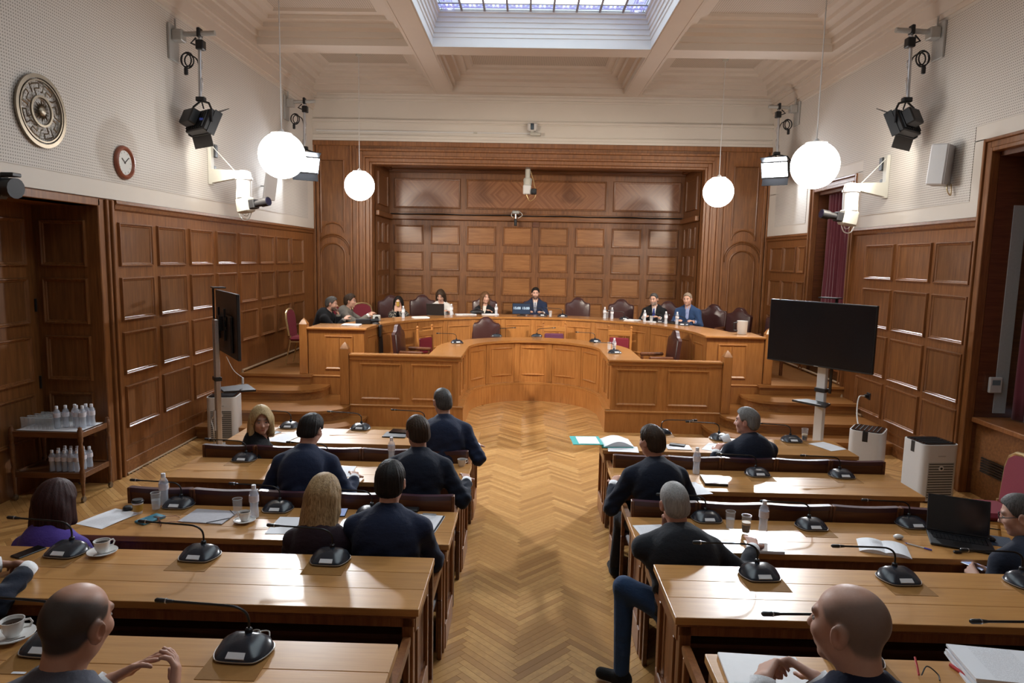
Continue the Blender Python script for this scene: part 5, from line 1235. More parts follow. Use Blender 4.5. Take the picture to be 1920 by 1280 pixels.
sit('white-haired man in charcoal jacket and jeans, one knee out in the aisle', (0.928, 4.020, 1.148), 0, .0, jacket='charcoal', hair='crop', hc='white', yaw=.12, pitch=.12, roll=-.12, w=1.14, vox=.007, lean=.10, side=-.06, sk=(.60, .33, .25), legs='jeans', knees=((-.36, .16, .60), (.13, .40, .5)), feet=((-.37, .07, .10), (.13, .44, .09)), wide=(-1, .5, 0), aL=('head', -.03, .13, -.19), hL=((.05, -.1, 1), (0, 1, .2), dict(curl=1.0)), aR=(.48, .34, .80))
sit('grey-haired man with glasses and yellow lanyard holding a phone, right edge', (2.935, 3.930, 1.162), 0, .25, jacket='ink', hair='crop', hc='ash', yaw=.75, pitch=.3, w=1.15, vox=.007, glasses='black', lanyard=True, lean=.12, stub=((.06, .055, .05), .5, 'all'), aL=(-.16, .30, .72), aR=(-.02, .30, .70), hL=((.2, .85, .3), (-.9, 0, .3), dict(curl=.7)), hR=((-.2, .85, .3), (.9, 0, .3), dict(curl=.7)))
sit('bald man in navy suit with clasped hands, bottom right corner', (0.927, 1.830, 1.597), .31, .05, jacket='navy', hair='none', yaw=.70, pitch=.08, w=1.07, vox=.0055, lean=.10, sk=(.62, .37, .28), stub=((.13, .115, .105), .75, 'ring'), aL=(-.15, .40, .955), aR=(.03, .41, .955), hL=((.55, .8, .1), (-.6, .3, .75), dict(curl=.7)), hR=((-.6, .8, .15), (.55, .3, .8), dict(curl=.8)))
# committee on the dais
sit('bearded man in black sweater with hand at his mouth, far left of dais', (-3.528, 12.300, 1.694), .66, -1.62, jacket='black', hair='short', hc='ash', yaw=.05, pitch=.15, beard=(.06, .05, .045), vox=.011, lean=.16, jcollar=False, shirt='taupe', aL=('head', -.01, .14, -.17), hL=((.0, -.1, 1), (0, 1, .1), dict(curl=1.1)), aR=(.10, .48, .80), w=1.12)
sit('brown-haired man in grey jacket holding a camera, far left of dais', (-3.329, 12.850, 1.711), .66, -1.60, jacket='taupe', hair='full', hc='brown', yaw=-.05, pitch=.05, vox=.011, lean=.10, aL=(-.10, .50, .84), aR=(.08, .52, .84), w=1.1)
sit('black-haired woman in black and cream patterned jacket, hands at her face', (-2.671, 14.200, 1.617), .66, PI+.1, jacket='pattern', hair='sleek', hc='black', front=True, pitch=.1, female=True, shirt='black', collar=False, vox=.011, lean=.10, aL=('head', -.05, .15, -.17), aR=('head', .05, .15, -.17), hL=((.15, -.15, 1), (0, 1, .1), dict(curl=.5)), hR=((-.15, -.15, 1), (0, 1, .1), dict(curl=.5)))
sit('long-haired woman in white blouse looking down at a laptop', (-1.840, 14.600, 1.757), .66, PI+.15, jacket='white', hair='sleek', hc='brown', front=True, pitch=.55, yaw=-.2, female=True, shirt=None, collar=False, vox=.011, lean=.14)
sit('chestnut-haired woman in black jacket and ivory top on the dais', (-0.896, 14.900, 1.714), .66, PI+.05, jacket='black', hair='sleek', hc='chestnut', front=True, pitch=.05, yaw=.45, female=True, shirt='ivory', collar=False, vox=.011, lean=.10)
sit('bearded chairman in dark suit and grey tie at centre of the dais', (0.197, 15.000, 1.824), .66, PI, jacket='navy', hair='short', hc='black', front=True, tie='tiegrey', beard=(.05, .035, .03), pitch=.08, vox=.010, lean=.10, w=1.07)
sit('grey-bearded man in black suit and royal blue tie on the dais', (2.659, 14.300, 1.790), .66, PI-.35, jacket='black', hair='crop', hc='ash', front=True, tie='tieblue', beard=(.34, .31, .29), pitch=.15, yaw=-.25, vox=.010, lean=.12, w=1.07)
sit('man in bright blue jacket and open light blue shirt on the dais', (3.191, 13.600, 1.843), .66, PI-.35, jacket='blue', hair='crop', hc='sandy', front=True, shirt='shirtblue', pitch=.15, yaw=-.2, vox=.010, lean=.12, w=1.07)
# ================================================================== THINGS ON THE DESKS
def bottle(p, lab, sc=1.0, grp=None):
    t = thing('water_bottle', lab, 'bottle', p, 0, grp)
    prof = [(.020, 0), (.030, .004), (.032, .02), (.0295, .06), (.0275, .085), (.030, .105), (.0325, .13), (.0325, .165), (.029, .185), (.016, .205), (.0125, .212), (.0125, .222)]
    mb = MB(); mb.lathe(prof, 14); mb.build('bottle_body', 'bottle', t, ang=60)
    mb = MB(); mb.lathe([(.0335, .118), (.0335, .165)], 14, cap=False); mb.build('label_band', 'bottle_label', t, ang=60)
    mb = MB(); mb.lathe([(.0155, .208), (.0155, .236), (.013, .238)], 12); mb.build('cap', 'cap_white', t)
    mb = MB(); mb.lathe([(.019, .003), (.0285, .006), (.0305, .02), (.028, .06), (.026, .085), (.0285, .105), (.0305, .118)], 12); mb.build('water', 'water', t, ang=60)
    t.scale = (sc,)*3; return t
def tumbler(p, lab, fill=None, h=.13, r=.034, grp=None, level=.6, top=None):
    t = thing('drinking_glass', lab, 'glass', p, 0, grp)
    mb = MB(); mb.lathe([(r*.80, 0), (r*.82, .002), (r, h), (r*.94, h), (r*.76, .012), (.001, .012)], 16); mb.build('glass_wall', 'glass', t, ang=40)
    mb = MB(); mb.tube([(r*.97*math.cos(a), r*.97*math.sin(a), h) for a in [2*PI*i/18 for i in range(19)]], .0018, 5); mb.build('rim', 'glass_rim', t)
    if fill:
        mb = MB(); mb.lathe([(r*.74, .013), (r*(.76+.16*level), h*level), (.001, h*level)], 14); mb.build('drink', fill, t, ang=40)
        if top: mb = MB(); mb.lathe([(r*(.76+.16*level), h*level), (r*(.78+.18*level), h*(level+.13)), (.001, h*(level+.14))], 14); mb.build('foam', top, t, ang=40)
    return t
def cup(p, lab, saucer=True, rz=0, sc=1.0):
    t = thing('coffee_cup', lab, 'cup', p, rz); z = .012 if saucer else 0
    mb = MB(); mb.lathe([(.024, z), (.025, z+.004), (.034, z+.022), (.041, z+.062), (.0385, z+.062), (.031, z+.022), (.001, z+.012)], 20); mb.build('cup_body', 'porcelain', t, ang=40)
    mb = MB(); mb.tube([(.036, 0, z+.052), (.055, 0, z+.054), (.062, 0, z+.040), (.054, 0, z+.024), (.034, 0, z+.024)], .0045, 8); mb.build('handle', 'porcelain', t)
    mb = MB(); mb.lathe([(.001, z+.048), (.037, z+.048)], 18, cap=False); mb.build('coffee', 'coffee', t)
    t.scale = (sc,)*3
    if saucer:
        s = thing('saucer', lab.replace('cup of coffee', 'saucer').replace('cup', 'saucer under the cup', 1) if 'saucer' not in lab else lab, 'saucer', p, rz)
        mb = MB(); mb.lathe([(.030, 0), (.034, .003), (.062, .012), (.074, .017), (.073, .0195), (.060, .0145), (.030, .008), (.001, .008)], 26); mb.build('dish', 'porcelain', s, ang=40)
        s.scale = (sc,)*3; s['label'] = lab.split(',')[0].replace('white coffee cup', 'white saucer under the coffee cup')+(','+lab.split(',', 1)[1] if ',' in lab else '')
        mb = MB(); mb.tube([(.045, -.05, .021), (.0, -.062, .022), (-.06, -.048, .024)], .003, 6); mb.build('teaspoon', 'silver', s)
    return t
def sheet(name, p, lab, cat='paper', w=.21, h=.297, rz=0, mat='print', th=.0012, curl=.004):
    n = 8; mb = MB(); vs = []
    for i in range(n+1):
        for j in (0, 1): y = -h/2+h*i/n; vs.append(((j-.5)*w, y, .0015+curl*math.sin(PI*i/n)*(.6+.4*j)))
    k = len(vs); vs += [(x, y, z-th) for x, y, z in vs]
    fs = []
    for i in range(n): a = i*2; fs += [(a, a+1, a+3, a+2), (k+a+2, k+a+3, k+a+1, k+a), (a, a+2, k+a+2, k+a), (a+1, k+a+1, k+a+3, a+3)]
    fs += [(0, k, k+1, 1), (2*n, 2*n+1, k+2*n+1, k+2*n)]
    mb.add(vs, fs); return tag(mb.build(name, mat, None, (p[0], p[1], p[2]+.0012), rz, 80), lab, cat)
def slab(name, p, lab, cat, w, h, t_, mat, rz=0, c=.002, top=None):
    o = thing(name, lab, cat, p, rz); mb = MB(); mb.box(-w/2, -h/2, 0, w/2, h/2, t_, c=c); mb.build('case' if cat != 'notebook' else 'cover', mat, o)
    if top: mb = MB(); mb.box(-w/2+.004, -h/2+.004, t_, w/2-.004, h/2-.004, t_+.0008); mb.build('screen' if 'phone' in name or 'tablet' in name else 'face', top, o)
    return o
def block(name, p, lab, w=.21, h=.297, t_=.012, rz=0):
    o = thing(name, lab, 'papers', p, rz); rnd = random.Random(len(lab))
    for i in range(5):
        mb = MB(); mb.box(-w/2, -h/2, 0, w/2, h/2, t_/5*.9); s = mb.build('sheet', 'print', o, (rnd.uniform(-.006, .006), rnd.uniform(-.006, .006), t_/5*i), rnd.uniform(-.05, .05))
    return o
def spectacles(p, lab, mat='twig_tan', rz=0):
    o = thing('spectacles', lab, 'glasses', p, rz)
    for s in (-1, 1):
        mb = MB(); mb.tube([(s*.033+.024*math.cos(a), -.002, .020+.019*math.sin(a)) for a in [2*PI*i/16 for i in range(17)]], .0026, 6); mb.build('rim', mat, o)
        mb = MB(); mb.tube([(s*.058, 0, .028), (s*.062, .05, .026), (s*.060, .11, .018), (s*.058, .135, .004)], .0024, 6); mb.build('temple', mat, o)
    mb = MB(); mb.tube([(-.010, -.002, .024), (0, -.003, .028), (.010, -.002, .024)], .0024, 6); mb.build('bridge', mat, o); return o
# left, front row
slab('smartphone', (-2.585, 6.830, 0.760), 'silver smartphone beside the blonde woman looking back', 'phone', .078, .155, .009, 'silver', -.5, .004, 'screen_grey')
sheet('paper_sheet', (-2.414, 6.677, 0.760), 'printed sheet before the blonde woman, front left desk', w=.23, rz=-.25)
slab('leather_folder', (-1.324, 6.888, 0.760), 'black folder left of the grey-haired man, front left desk', 'folder', .24, .20, .012, 'black', -.05, .003); slab('tablet', (-1.300, 7.000, 0.760)[:2]+(.772,), 'black tablet with pale edge lying on the black folder', 'tablet', .20, .15, .010, 'black_gloss', -.1, .003)
# left, second row
bottle((-1.178, 5.930, 0.760), 'water bottle beside the charcoal suited man, second row left'); slab('phone_case', (-1.214, 5.800, 0.760), 'black phone case before the charcoal suited man', 'phone', .09, .15, .014, 'black', -.1)
cup((-0.543, 5.904, 0.760), 'white coffee cup without saucer at the aisle end, second row left', False, .6)
sheet('paper_sheet', (-1.555, 5.650, 0.760), 'white sheet under the arm of the bending man, second row left', rz=.1)
# left, third row
sheet('paper_sheet', (-2.859, 4.487, 0.760), 'printed page right of the violet jacket, third row left', w=.24, h=.31, rz=-.32)
t = thing('takeaway_cup', 'takeaway coffee cup with ochre sleeve and black lid, third row left', 'cup', (-2.716, 4.597, 0.760))
mb = MB(); mb.lathe([(.027, 0), (.028, .003), (.037, .085)], 18); mb.build('paper_cup', 'cap_white', t)
mb = MB(); mb.lathe([(.0305, .02), (.0365, .072)], 18, cap=False); mb.build('sleeve', 'yellow_cup', t)
mb = MB(); mb.lathe([(.040, .083), (.041, .090), (.037, .094), (.034, .104), (.001, .104)], 18); mb.build('lid', 'black', t)
t = thing('round_black_case', 'round black case lying left of the takeaway cup', 'case', (-2.821, 4.652, 0.760)); mb = MB(); mb.lathe([(.030, 0), (.034, .006), (.034, .020), (.026, .030), (.001, .032)], 18); mb.build('shell', 'black', t, ang=40); mb = MB(); mb.lathe([(.0345, .011), (.0345, .014)], 18, cap=False); mb.build('seam', 'black_metal', t)
bottle((-2.623, 4.774, 0.760), 'water bottle between the glass and microphone, far left of third row'); tumbler((-2.624, 4.666, 0.760), 'half full water glass beside the takeaway cup, third row left', 'water')
t = slab('phone_wallet', (-2.563, 4.479, 0.760), 'teal phone wallet with dark strap, third row left', 'phone', .10, .17, .016, 'blue_phone', -.45, .004); mb = MB(); mb.box(.0, .02, .0165, .06, .045, .019, c=.001); mb.build('strap', 'black', t)
spectacles((-2.459, 4.410, 0.760), 'tortoiseshell reading glasses lying by the teal phone wallet', rz=-.9)
t = thing('elastic_folder', 'grey card folder with black elastic corners, third row left', 'folder', (-2.194, 4.565, 0.760), -.08)
mb = MB(); mb.box(-.16, -.12, 0, .16, .12, .008, c=.002); mb.build('cover', 'grey_card', t)
mb = MB(); mb.tube([(.05, -.121, .009), (.161, -.02, .009)], .003, 6); mb.build('elastic_band', 'black', t); mb = MB(); mb.tube([(.09, .121, .009), (.161, .05, .009)], .003, 6); mb.build('elastic_band', 'black', t)
tumbler((-2.000, 4.589, 0.760), 'empty water glass behind the coffee cup, third row left'); bottle((-1.878, 4.578, 0.760), 'water bottle right of the empty glass, third row left')
cup((-1.913, 4.497, 0.760), 'white coffee cup on saucer, third row left', True, 2.8)
slab('smartphone', (-1.297, 4.702, 0.760), 'lit smartphone in front of the honey blonde woman', 'phone', .075, .15, .009, 'black', .1, .004, 'phone_lit')
slab('wallet', (-0.811, 4.790, 0.760), 'black wallet beyond the clipboard, third row left', 'wallet', .12, .07, .02, 'black', 0, .008)
t = slab('clipboard', (-0.678, 4.556, 0.760), 'black clipboard with white sheet at the aisle end, third row left', 'clipboard', .23, .31, .005, 'black', -.12); mb = MB(); mb.box(-.105, -.15, .0055, .1, .145, .008); mb.build('sheet', 'print', t); mb = MB(); mb.box(-.05, .135, .006, .05, .155, .016, c=.003); mb.build('clip', 'silver', t)
sheet('paper_sheet', (-1.596, 4.452, 0.760), 'pale blank sheet left of the honey blonde woman', rz=.02, mat='paper')
# left, fourth row
slab('smartphone', (-2.745, 3.581, 0.920), 'black smartphone beside the folded hands at left edge', 'phone', .075, .155, .009, 'black', -.35, .004, 'screen_off')
cup((-2.337, 3.595, 0.920), 'white coffee cup on saucer, fourth row left', True, .9, 1.05)
# rearmost left
cup((-2.003, 2.502, 1.070), 'white coffee cup on saucer, bottom left corner', True, .5, 1.05)
sheet('paper_strip', (-1.815, 2.280, 1.070), 'narrow white paper strip on the tan inlay, bottom left', w=.05, h=.012, mat='paper', curl=0)
t = thing('cable_loops', 'thin grey wire loops behind the large microphone, bottom left', 'cable', (-1.042, 2.555, 1.070)); mb = MB(); mb.tube(bez([(-.05, -.02, .004), (-.03, .02, .02), (0, .01, .024), (.01, -.02, .006), (-.01, .0, .022), (.03, .02, .02), (.045, -.01, .004)], 6), .003, 6); mb.build('wire', 'steel', t)
# right, front row
t = thing('ring_binder', 'open teal folder with white papers hanging over the aisle, front right desk', 'folder', (0.924, 6.768, 0.760), .06)
mb = MB(); mb.box(-.44, -.16, .030, -.15, .16, .036, c=.002); mb.build('left_cover', 'teal', t); mb = MB(); mb.box(-.14, -.16, .004, .16, .16, .010, c=.002); mb.build('right_cover', 'teal', t)
mb = MB(); mb.box(-.152, -.16, .004, -.138, .16, .036); mb.build('spine', 'teal', t)
mb = MB(); mb.box(-.38, -.135, .0362, -.17, .135, .0385); mb.build('sheet', 'print', t)
n = 10; vs = []; 
for i in range(n+1):
    for y in (-.15, .15): x = -.13+.30*i/n; vs.append((x, y, .012+.045*math.sin(PI*i/n)**1.2*(1.15 if y < 0 else .9)))
k = len(vs); vs += [(x, y, .011) for x, y, z in vs]; mb = MB(); mb.add(vs, [(2*i, 2*i+2, 2*i+3, 2*i+1) for i in range(n)] + [(k+2*i, k+2*i+2, 2*i+2, 2*i) for i in range(n)] + [(2*i+1, 2*i+3, k+2*i+3, k+2*i+1) for i in range(n)] + [(k+2*i+1, k+2*i+3, k+2*i+2, k+2*i) for i in range(n)]); mb.build('paper_block', 'paper', t, ang=70, fix=True)
sheet('paper_sheet', (0.984, 6.578, 0.760), 'white sheet under the open teal folder, front right desk', rz=1.5, mat='paper')
slab('writing_pad', (1.553, 6.688, 0.760), 'grey writing pad beneath a black phone, front right desk', 'pad', .24, .18, .008, 'silver', -.05); slab('smartphone', (1.555, 6.747, 0.760)[:2]+(.7685,), 'black smartphone lying on the grey writing pad', 'phone', .155, .078, .011, 'black', -.35, .004)
o = sheet('paper_tissue', (2.093, 7.002, 0.760), 'crumpled white tissue held by the grey-haired man, front right desk', 'tissue', .10, .12, .4, 'paper', curl=.07)
sheet('paper_sheet', (1.934, 6.723, 0.760), 'white sheet left of the grey-haired man, front right desk', rz=-.5)
tumbler((2.960, 7.084, 0.760), 'glass of iced coffee beside the microphone, front right desk', 'coffee', level=.42, top='crema'); sheet('paper_sheet', (3.107, 6.871, 0.760), 'blank white sheet at right end of the front right desk', rz=.42, mat='paper')
# right, second row
bottle((1.523, 5.847, 0.760), 'water bottle right of the leaning man, second row right'); sheet('paper_sheet', (1.394, 5.444, 0.760), 'white sheet under the elbow of the leaning man', rz=.25)
t = slab('notebook', (1.620, 5.638, 0.760), 'dark glossy notebook, second row right', 'notebook', .19, .23, .022, 'black_gloss', -.06, .002, 'silver'); mb = MB(); mb.box(-.09, -.112, .004, .0955, .112, .018); mb.build('pages', 'paper', t)
# right, third row
sheet('paper_sheet', (0.905, 4.489, 0.760), 'white sheet left of the white-haired man', rz=.15); tumbler((1.452, 4.601, 0.760), 'glass of water left of the iced coffee, third row right', 'water'); tumbler((1.541, 4.533, 0.760), 'glass of iced coffee with foam, third row right', 'coffee', level=.5, top='crema')
bottle((1.660, 4.541, 0.760), 'water bottle beside the iced coffee, third row right'); t = slab('notebook', (1.579, 4.283, 0.760), 'grey covered book under the right hand of the white-haired man', 'notebook', .22, .16, .022, 'silver', -.05, .002); mb = MB(); mb.box(-.105, -.082, .004, .108, .078, .018); mb.build('pages', 'paper', t)
t = thing('open_book', 'open book with white pages, third row right', 'book', (2.376, 4.336, 0.760), -.35)
for s in (-1, 1):
    n = 8; vs = []
    for i in range(n+1):
        for y in (-.105, .105): x = s*.15*i/n; vs.append((x, y, .004+.022*math.sin(PI*min(1, .15+.85*i/n))**.8))
    k = len(vs); vs += [(x, y, .001) for x, y, z in vs]; mb = MB(); mb.add(vs, [(2*i, 2*i+2, 2*i+3, 2*i+1) for i in range(n)] + [(k+2*i+1, k+2*i+3, k+2*i+2, k+2*i) for i in range(n)] + [(2*i, k+2*i, k+2*i+2, 2*i+2) for i in range(n)] + [(2*i+1, 2*i+3, k+2*i+3, k+2*i+1) for i in range(n)] + [(2*n, k+2*n, k+2*n+1, 2*n+1)]); mb.build('page_block', 'print', t, ang=60, fix=True)
t = thing('earphone_case', 'white oval earphone case beyond the open book', 'case', (2.567, 4.513, 0.760), .3); mb = MB(); mb.sphere((0, 0, .016), (.036, .026, .016), 16, 10); mb.build('shell', 'white_plastic', t, ang=80); mb = MB(); mb.tube([(.0365*math.cos(a), .0265*math.sin(a), .019) for a in [2*PI*i/20 for i in range(21)]], .0008, 4); mb.build('seam', 'steel', t)
t = thing('ballpoint_pen', 'blue and white ballpoint pen between book and laptop', 'pen', (2.631, 4.378, 0.760), -.75); mb = MB(); mb.tube([(-.07, 0, .006), (.03, 0, .006)], .005, 8); mb.build('barrel', 'white_plastic', t); mb = MB(); mb.tube([(.03, 0, .006), (.075, 0, .006)], .0055, 8); mb.build('cap', 'blue_pen', t); mb = MB(); mb.tube([(-.07, 0, .006), (-.085, 0, .006)], [.005, .001], 8); mb.build('tip', 'blue_pen', t)
def laptop(p, lab, rz, ang, w=.36, d=.25, scr='screen_off', mat='black'):
    t = thing('laptop', lab, 'laptop', p, rz)
    mb = MB(); mb.box(-w/2, -d/2, .002, w/2, d/2, .018, c=.004); mb.build('base', mat, t)
    kb = MB(); kb.box(-w*.43, -.02, .0182, w*.43, d/2-.03, .0188); kb.build('keyboard_well', 'black_gloss', t)
    mb = MB()
    for i in range(5):
        for j in range(13): x = -w*.42+j*w*.84/13; y = -.015+i*.02; mb.box(x, y, .0188, x+w*.055, y+.016, .0205)
    tag(mb.build('keys', 'black', t), kind='stuff')
    mb = MB(); mb.box(-.05, -d/2+.012, .0182, .05, -.03, .0188); mb.build('touchpad', 'black_metal', t)
    T_ = Matrix.Translation((0, d/2-.004, .018)) @ Matrix.Rotation(ang, 4, 'X')
    mb = MB(); mb.box(-w/2, -.006, 0, w/2, .004, d*.96, c=.003, mat=T_); l = mb.build('lid', mat, t); mb = MB(); mb.box(-w/2+.01, -.0068, .016, w/2-.01, -.0060, d*.96-.01, mat=T_); mb.build('screen', scr, t); return t
laptop((2.956, 4.469, 0.760), 'open black laptop at the right end of the third row', -.42, -.30, .37, .26)
slab('mouse_pad', (3.209, 4.530, 0.760), 'dark blue mouse pad right of the open laptop', 'mouse pad', .25, .20, .003, 'navy_pad', -.35); 
def mouse(p, lab): t = thing('computer_mouse', lab, 'mouse', p, .6); mb = MB(); mb.sphere((0, 0, .012), (.032, .055, .020), 14, 8); mb.v = [(x, y, max(0, z)) for x, y, z in mb.v]; mb.build('shell', 'black_gloss', t, ang=60); mb = MB(); mb.tube([(0, .022, .030), (0, .034, .026)], .004, 8); mb.build('wheel', 'steel', t)
mouse((3.178, 4.537, 0.760)[:2]+(.7635,), 'black computer mouse on the dark blue pad')
t = thing('laptop_cable', 'black cable running from the laptop along the desk edge', 'cable', (0, 0, .76)); a, b, c_ = (2.834, 4.301, 0.760), (3.042, 4.331, 0.760), (3.199, 4.237, 0.760); mb = MB(); mb.tube(bez([(p[0], p[1], .006) for p in (a, b, c_)], 8), .004, 6); mb.build('cord', 'black', t); mb = MB(); mb.cbox((a[0], a[1], .010), (.05, .02, .016), ch=.004); mb.build('plug', 'black', t)
t = thing('power_adapter', 'black power adapter behind the open laptop', 'adapter', (3.151, 4.711, 0.760), .1); mb = MB(); mb.box(-.06, -.025, 0, .06, .025, .028, c=.006); mb.build('brick', 'black', t); mb = MB(); mb.tube(bez([(.06, 0, .012), (.14, .02, .006), (.24, -.02, .006)], 6), .004, 6); mb.build('cord', 'black', t)
slab('smartphone', (2.86, 4.18, .735), 'grey phone held by the man with glasses at right edge', 'phone', .075, .155, .009, 'silver', .5, .004, 'phone_lit')
# rearmost right
t = slab('notebook', (0.925, 2.424, 1.070), 'large pale grey notebook before the bald man, bottom right', 'notebook', .30, .21, .014, 'label_white', -.06, .003); mb = MB(); mb.box(-.13, -.10, .0142, .13, -.085, .0150); mb.build('printed_edge', 'print', t)
block('paper_stack', (1.831, 2.452, 1.070), 'thick stack of printed pages at the bottom right corner', .30, .23, .05, -.15)
t = thing('corded_spectacles', 'black spectacles with a red curved cord, bottom right', 'glasses', (1.518, 2.455, 1.070)); mb = MB(); mb.tube(bez([(-.01, -.02, .006), (0, .01, .02), (.012, .05, .035)], 6), .004, 6); mb.build('cord', 'red', t); mb = MB(); mb.tube(bez([(.0, -.02, .006), (.03, .0, .03), (.06, -.02, .012), (.05, -.05, .006)], 6), .0025, 6); mb.build('temple', 'black', t)
t = thing('red_clip', 'red plastic binder strip left of the paper stack, bottom right', 'binder', (1.680, 2.464, 1.070), .2); mb = MB(); mb.box(-.006, -.06, 0, .006, .05, .012, c=.003); mb.build('strip', 'red', t); mb = MB(); mb.box(-.009, -.065, 0, .009, -.055, .016, c=.003); mb.build('end_stop', 'red', t)
# ---- dais: outer bench
ZT_ = 1.43
for x, y, lab in ((-2.35, 13.0, 'water bottle in front of the woman in patterned jacket'), (-1.52, 13.85, 'water bottle right of the laptop on the dais'), (-.62, 14.12, 'water bottle beside the chestnut-haired woman'), (1.60, 13.9, 'left one of two water bottles before the empty chairs on dais'), (1.74, 13.83, 'right one of two water bottles before the empty chairs on dais'), (2.30, 13.25, 'water bottle left of the bearded man on the dais'), (2.66, 13.0, 'water bottle before the blue tie on the dais'), (2.86, 12.95, 'water bottle between bearded man and blue jacket on the dais')): bottle((x, y, ZT_), lab)
laptop((-1.86, 13.95, ZT_), 'black laptop before the woman in white blouse', PI+.1, -.35, .36, .25)
t = thing('timer_display', 'dark timer display with white digits left of the chairman', 'display', (-.10, 14.22, ZT_), .02)
mb = MB(); mb.box(-.19, -.02, .03, .19, .01, .26, c=.006); mb.build('casing', 'black', t); mb = MB(); mb.box(-.18, -.0215, .04, .18, -.0203, .25); mb.build('screen', 'screen_blue', t); mb = MB(); mb.box(-.09, -.05, 0, .09, .06, .012, c=.004); mb.box(-.03, -.01, .01, .03, .01, .05); mb.build('foot', 'black', t)
def text(s, loc, size, mat, parent, rot=(PI/2, 0, 0), name='digits', ext=.001):
    cu = bpy.data.curves.new(name, 'FONT'); cu.body = s; cu.size = size; cu.align_x = 'CENTER'; cu.align_y = 'CENTER'; cu.extrude = ext; cu.offset = .0012
    tmp = bpy.data.objects.new('tmp', cu); C.objects.link(tmp); dg = bpy.context.evaluated_depsgraph_get(); me = bpy.data.meshes.new_from_object(tmp.evaluated_get(dg)); bpy.data.objects.remove(tmp)
    me.name = name; me.materials.clear(); me.materials.append(M[mat]); o = link(name, me, parent, loc); o.rotation_euler = rot; return o
text('15:00', (-.092, -.0225, .155), .070, 'screen_txt', t); text('15:00', (.092, -.0225, .155), .070, 'screen_txt', t)
for x, y, w_, h_, rz, lab in ((-2.05, 13.2, .30, .21, .5, 'white papers before the woman in patterned jacket'), (-1.25, 14.1, .42, .22, .25, 'white papers right of the laptop on the dais'), (-.75, 14.25, .35, .2, .1, 'white papers before the chestnut-haired woman'), (2.12, 13.6, .28, .2, -.4, 'white papers before the second empty maroon chair'), (2.45, 13.3, .2, .14, -.5, 'small white papers before the bearded man'), (-2.95, 11.45, .30, .22, 0, 'white papers at the left end of the presiding bench'), (-2.85, 12.2, .3, .2, .6, 'white papers before the man with the camera')): block('papers', (x, y, ZT_), lab, w_, h_, .02, rz)
t = thing('black_bag', 'small black bag on papers before the chestnut-haired woman', 'bag', (-1.02, 14.15, ZT_+.02), .1); mb = MB(); mb.sphere((0, 0, .045), (.15, .07, .045), 14, 8); mb.build('pouch', 'black', t, ang=80); mb = MB(); mb.tube(bez([(-.08, 0, .08), (0, .01, .12), (.08, 0, .08)], 6), .008, 6); mb.build('strap', 'black', t)
t = thing('camera_black', 'black camera body on the left end of the presiding bench', 'camera', (-2.80, 11.75, ZT_), .4); mb = MB(); mb.box(-.15, -.05, 0, .10, .05, .09, c=.012); mb.build('camera_body', 'black', t); mb = MB(); mb.tube([(.10, 0, .05), (.24, 0, .05)], .04, 14); mb.build('lens', 'black_metal', t)
t = thing('grey_camera', 'small grey camera held on the bench by the man in grey jacket', 'camera', (-2.72, 12.35, ZT_), .2); mb = MB(); mb.box(-.07, -.05, .0, .07, .05, .11, c=.012); mb.build('camera_body', 'steel', t); mb = MB(); mb.tube([(0, -.05, .055), (0, -.10, .055)], .035, 14); mb.build('lens', 'black_metal', t)
t = thing('cable_bundle', 'black cables hanging over the left end of the outer bench', 'cable', (-2.58, 11.7, ZT_))
for k in range(5):
    mb = MB(); mb.tube(bez([(-.12-.02*k, .1+.04*k, .01), (-.02, .03*k, .02), (.045, .03*k, -.06), (.05+.01*k, .02*k, -.45), (.055, .03*k-.02, -.74)], 6), .010, 6); mb.build('cable', 'black', t)
mb = MB(); mb.cbox((.055, .05, -.12), (.05, .16, .22), ch=.02); mb.build('plug_block', 'black', t)
t = thing('orange_cup', 'orange cup held at the face by the woman in patterned jacket', 'cup', (-2.655, 14.055, 1.585)); mb = MB(); mb.lathe([(.028, 0), (.036, .10), (.034, .10), (.026, .005), (.001, .005)], 14); mb.build('cup_body', 'yellow_cup', t); mb = MB(); mb.lathe([(.037, .098), (.037, .106), (.001, .107)], 14); mb.build('lid', 'cap_white', t)
t = thing('white_jug', 'white jug with dark handle at right end of the outer bench', 'jug', (3.62, 11.45, ZT_)); mb = MB(); mb.lathe([(.075, 0), (.08, .01), (.09, .22), (.085, .22), (.07, .015), (.001, .015)], 18); mb.build('jug_body', 'porcelain', t); mb = MB(); mb.tube([(-.085, 0, .19), (-.14, 0, .18), (-.14, 0, .06), (-.08, 0, .05)], .012, 8); mb.build('handle', 'black', t)
for x, y, w_, d_, h_, lab in ((2.80, 13.1, .24, .14, .04, 'black box left of the man in blue jacket'), (2.98, 12.9, .18, .12, .03, 'flat black case before the man in blue jacket')): slab('black_case', (x, y, ZT_), lab, 'case', w_, d_, h_, 'black', -.7, .008, 'black_metal')
tumbler((.50, 14.0, ZT_), 'water glass right of the chairman', 'water'); tumbler((1.66, 13.98, ZT_), 'water glass between two bottles on the dais', 'water'); tumbler((2.42, 13.2, ZT_), 'water glass left of the blue tie on the dais', 'water')
bottle((1.442, 11.037, 1.120), 'water bottle on the right bend of the witness bench'); tumbler((1.402, 11.359, 1.120), 'water glass left of the bottle on the witness bench', 'water')
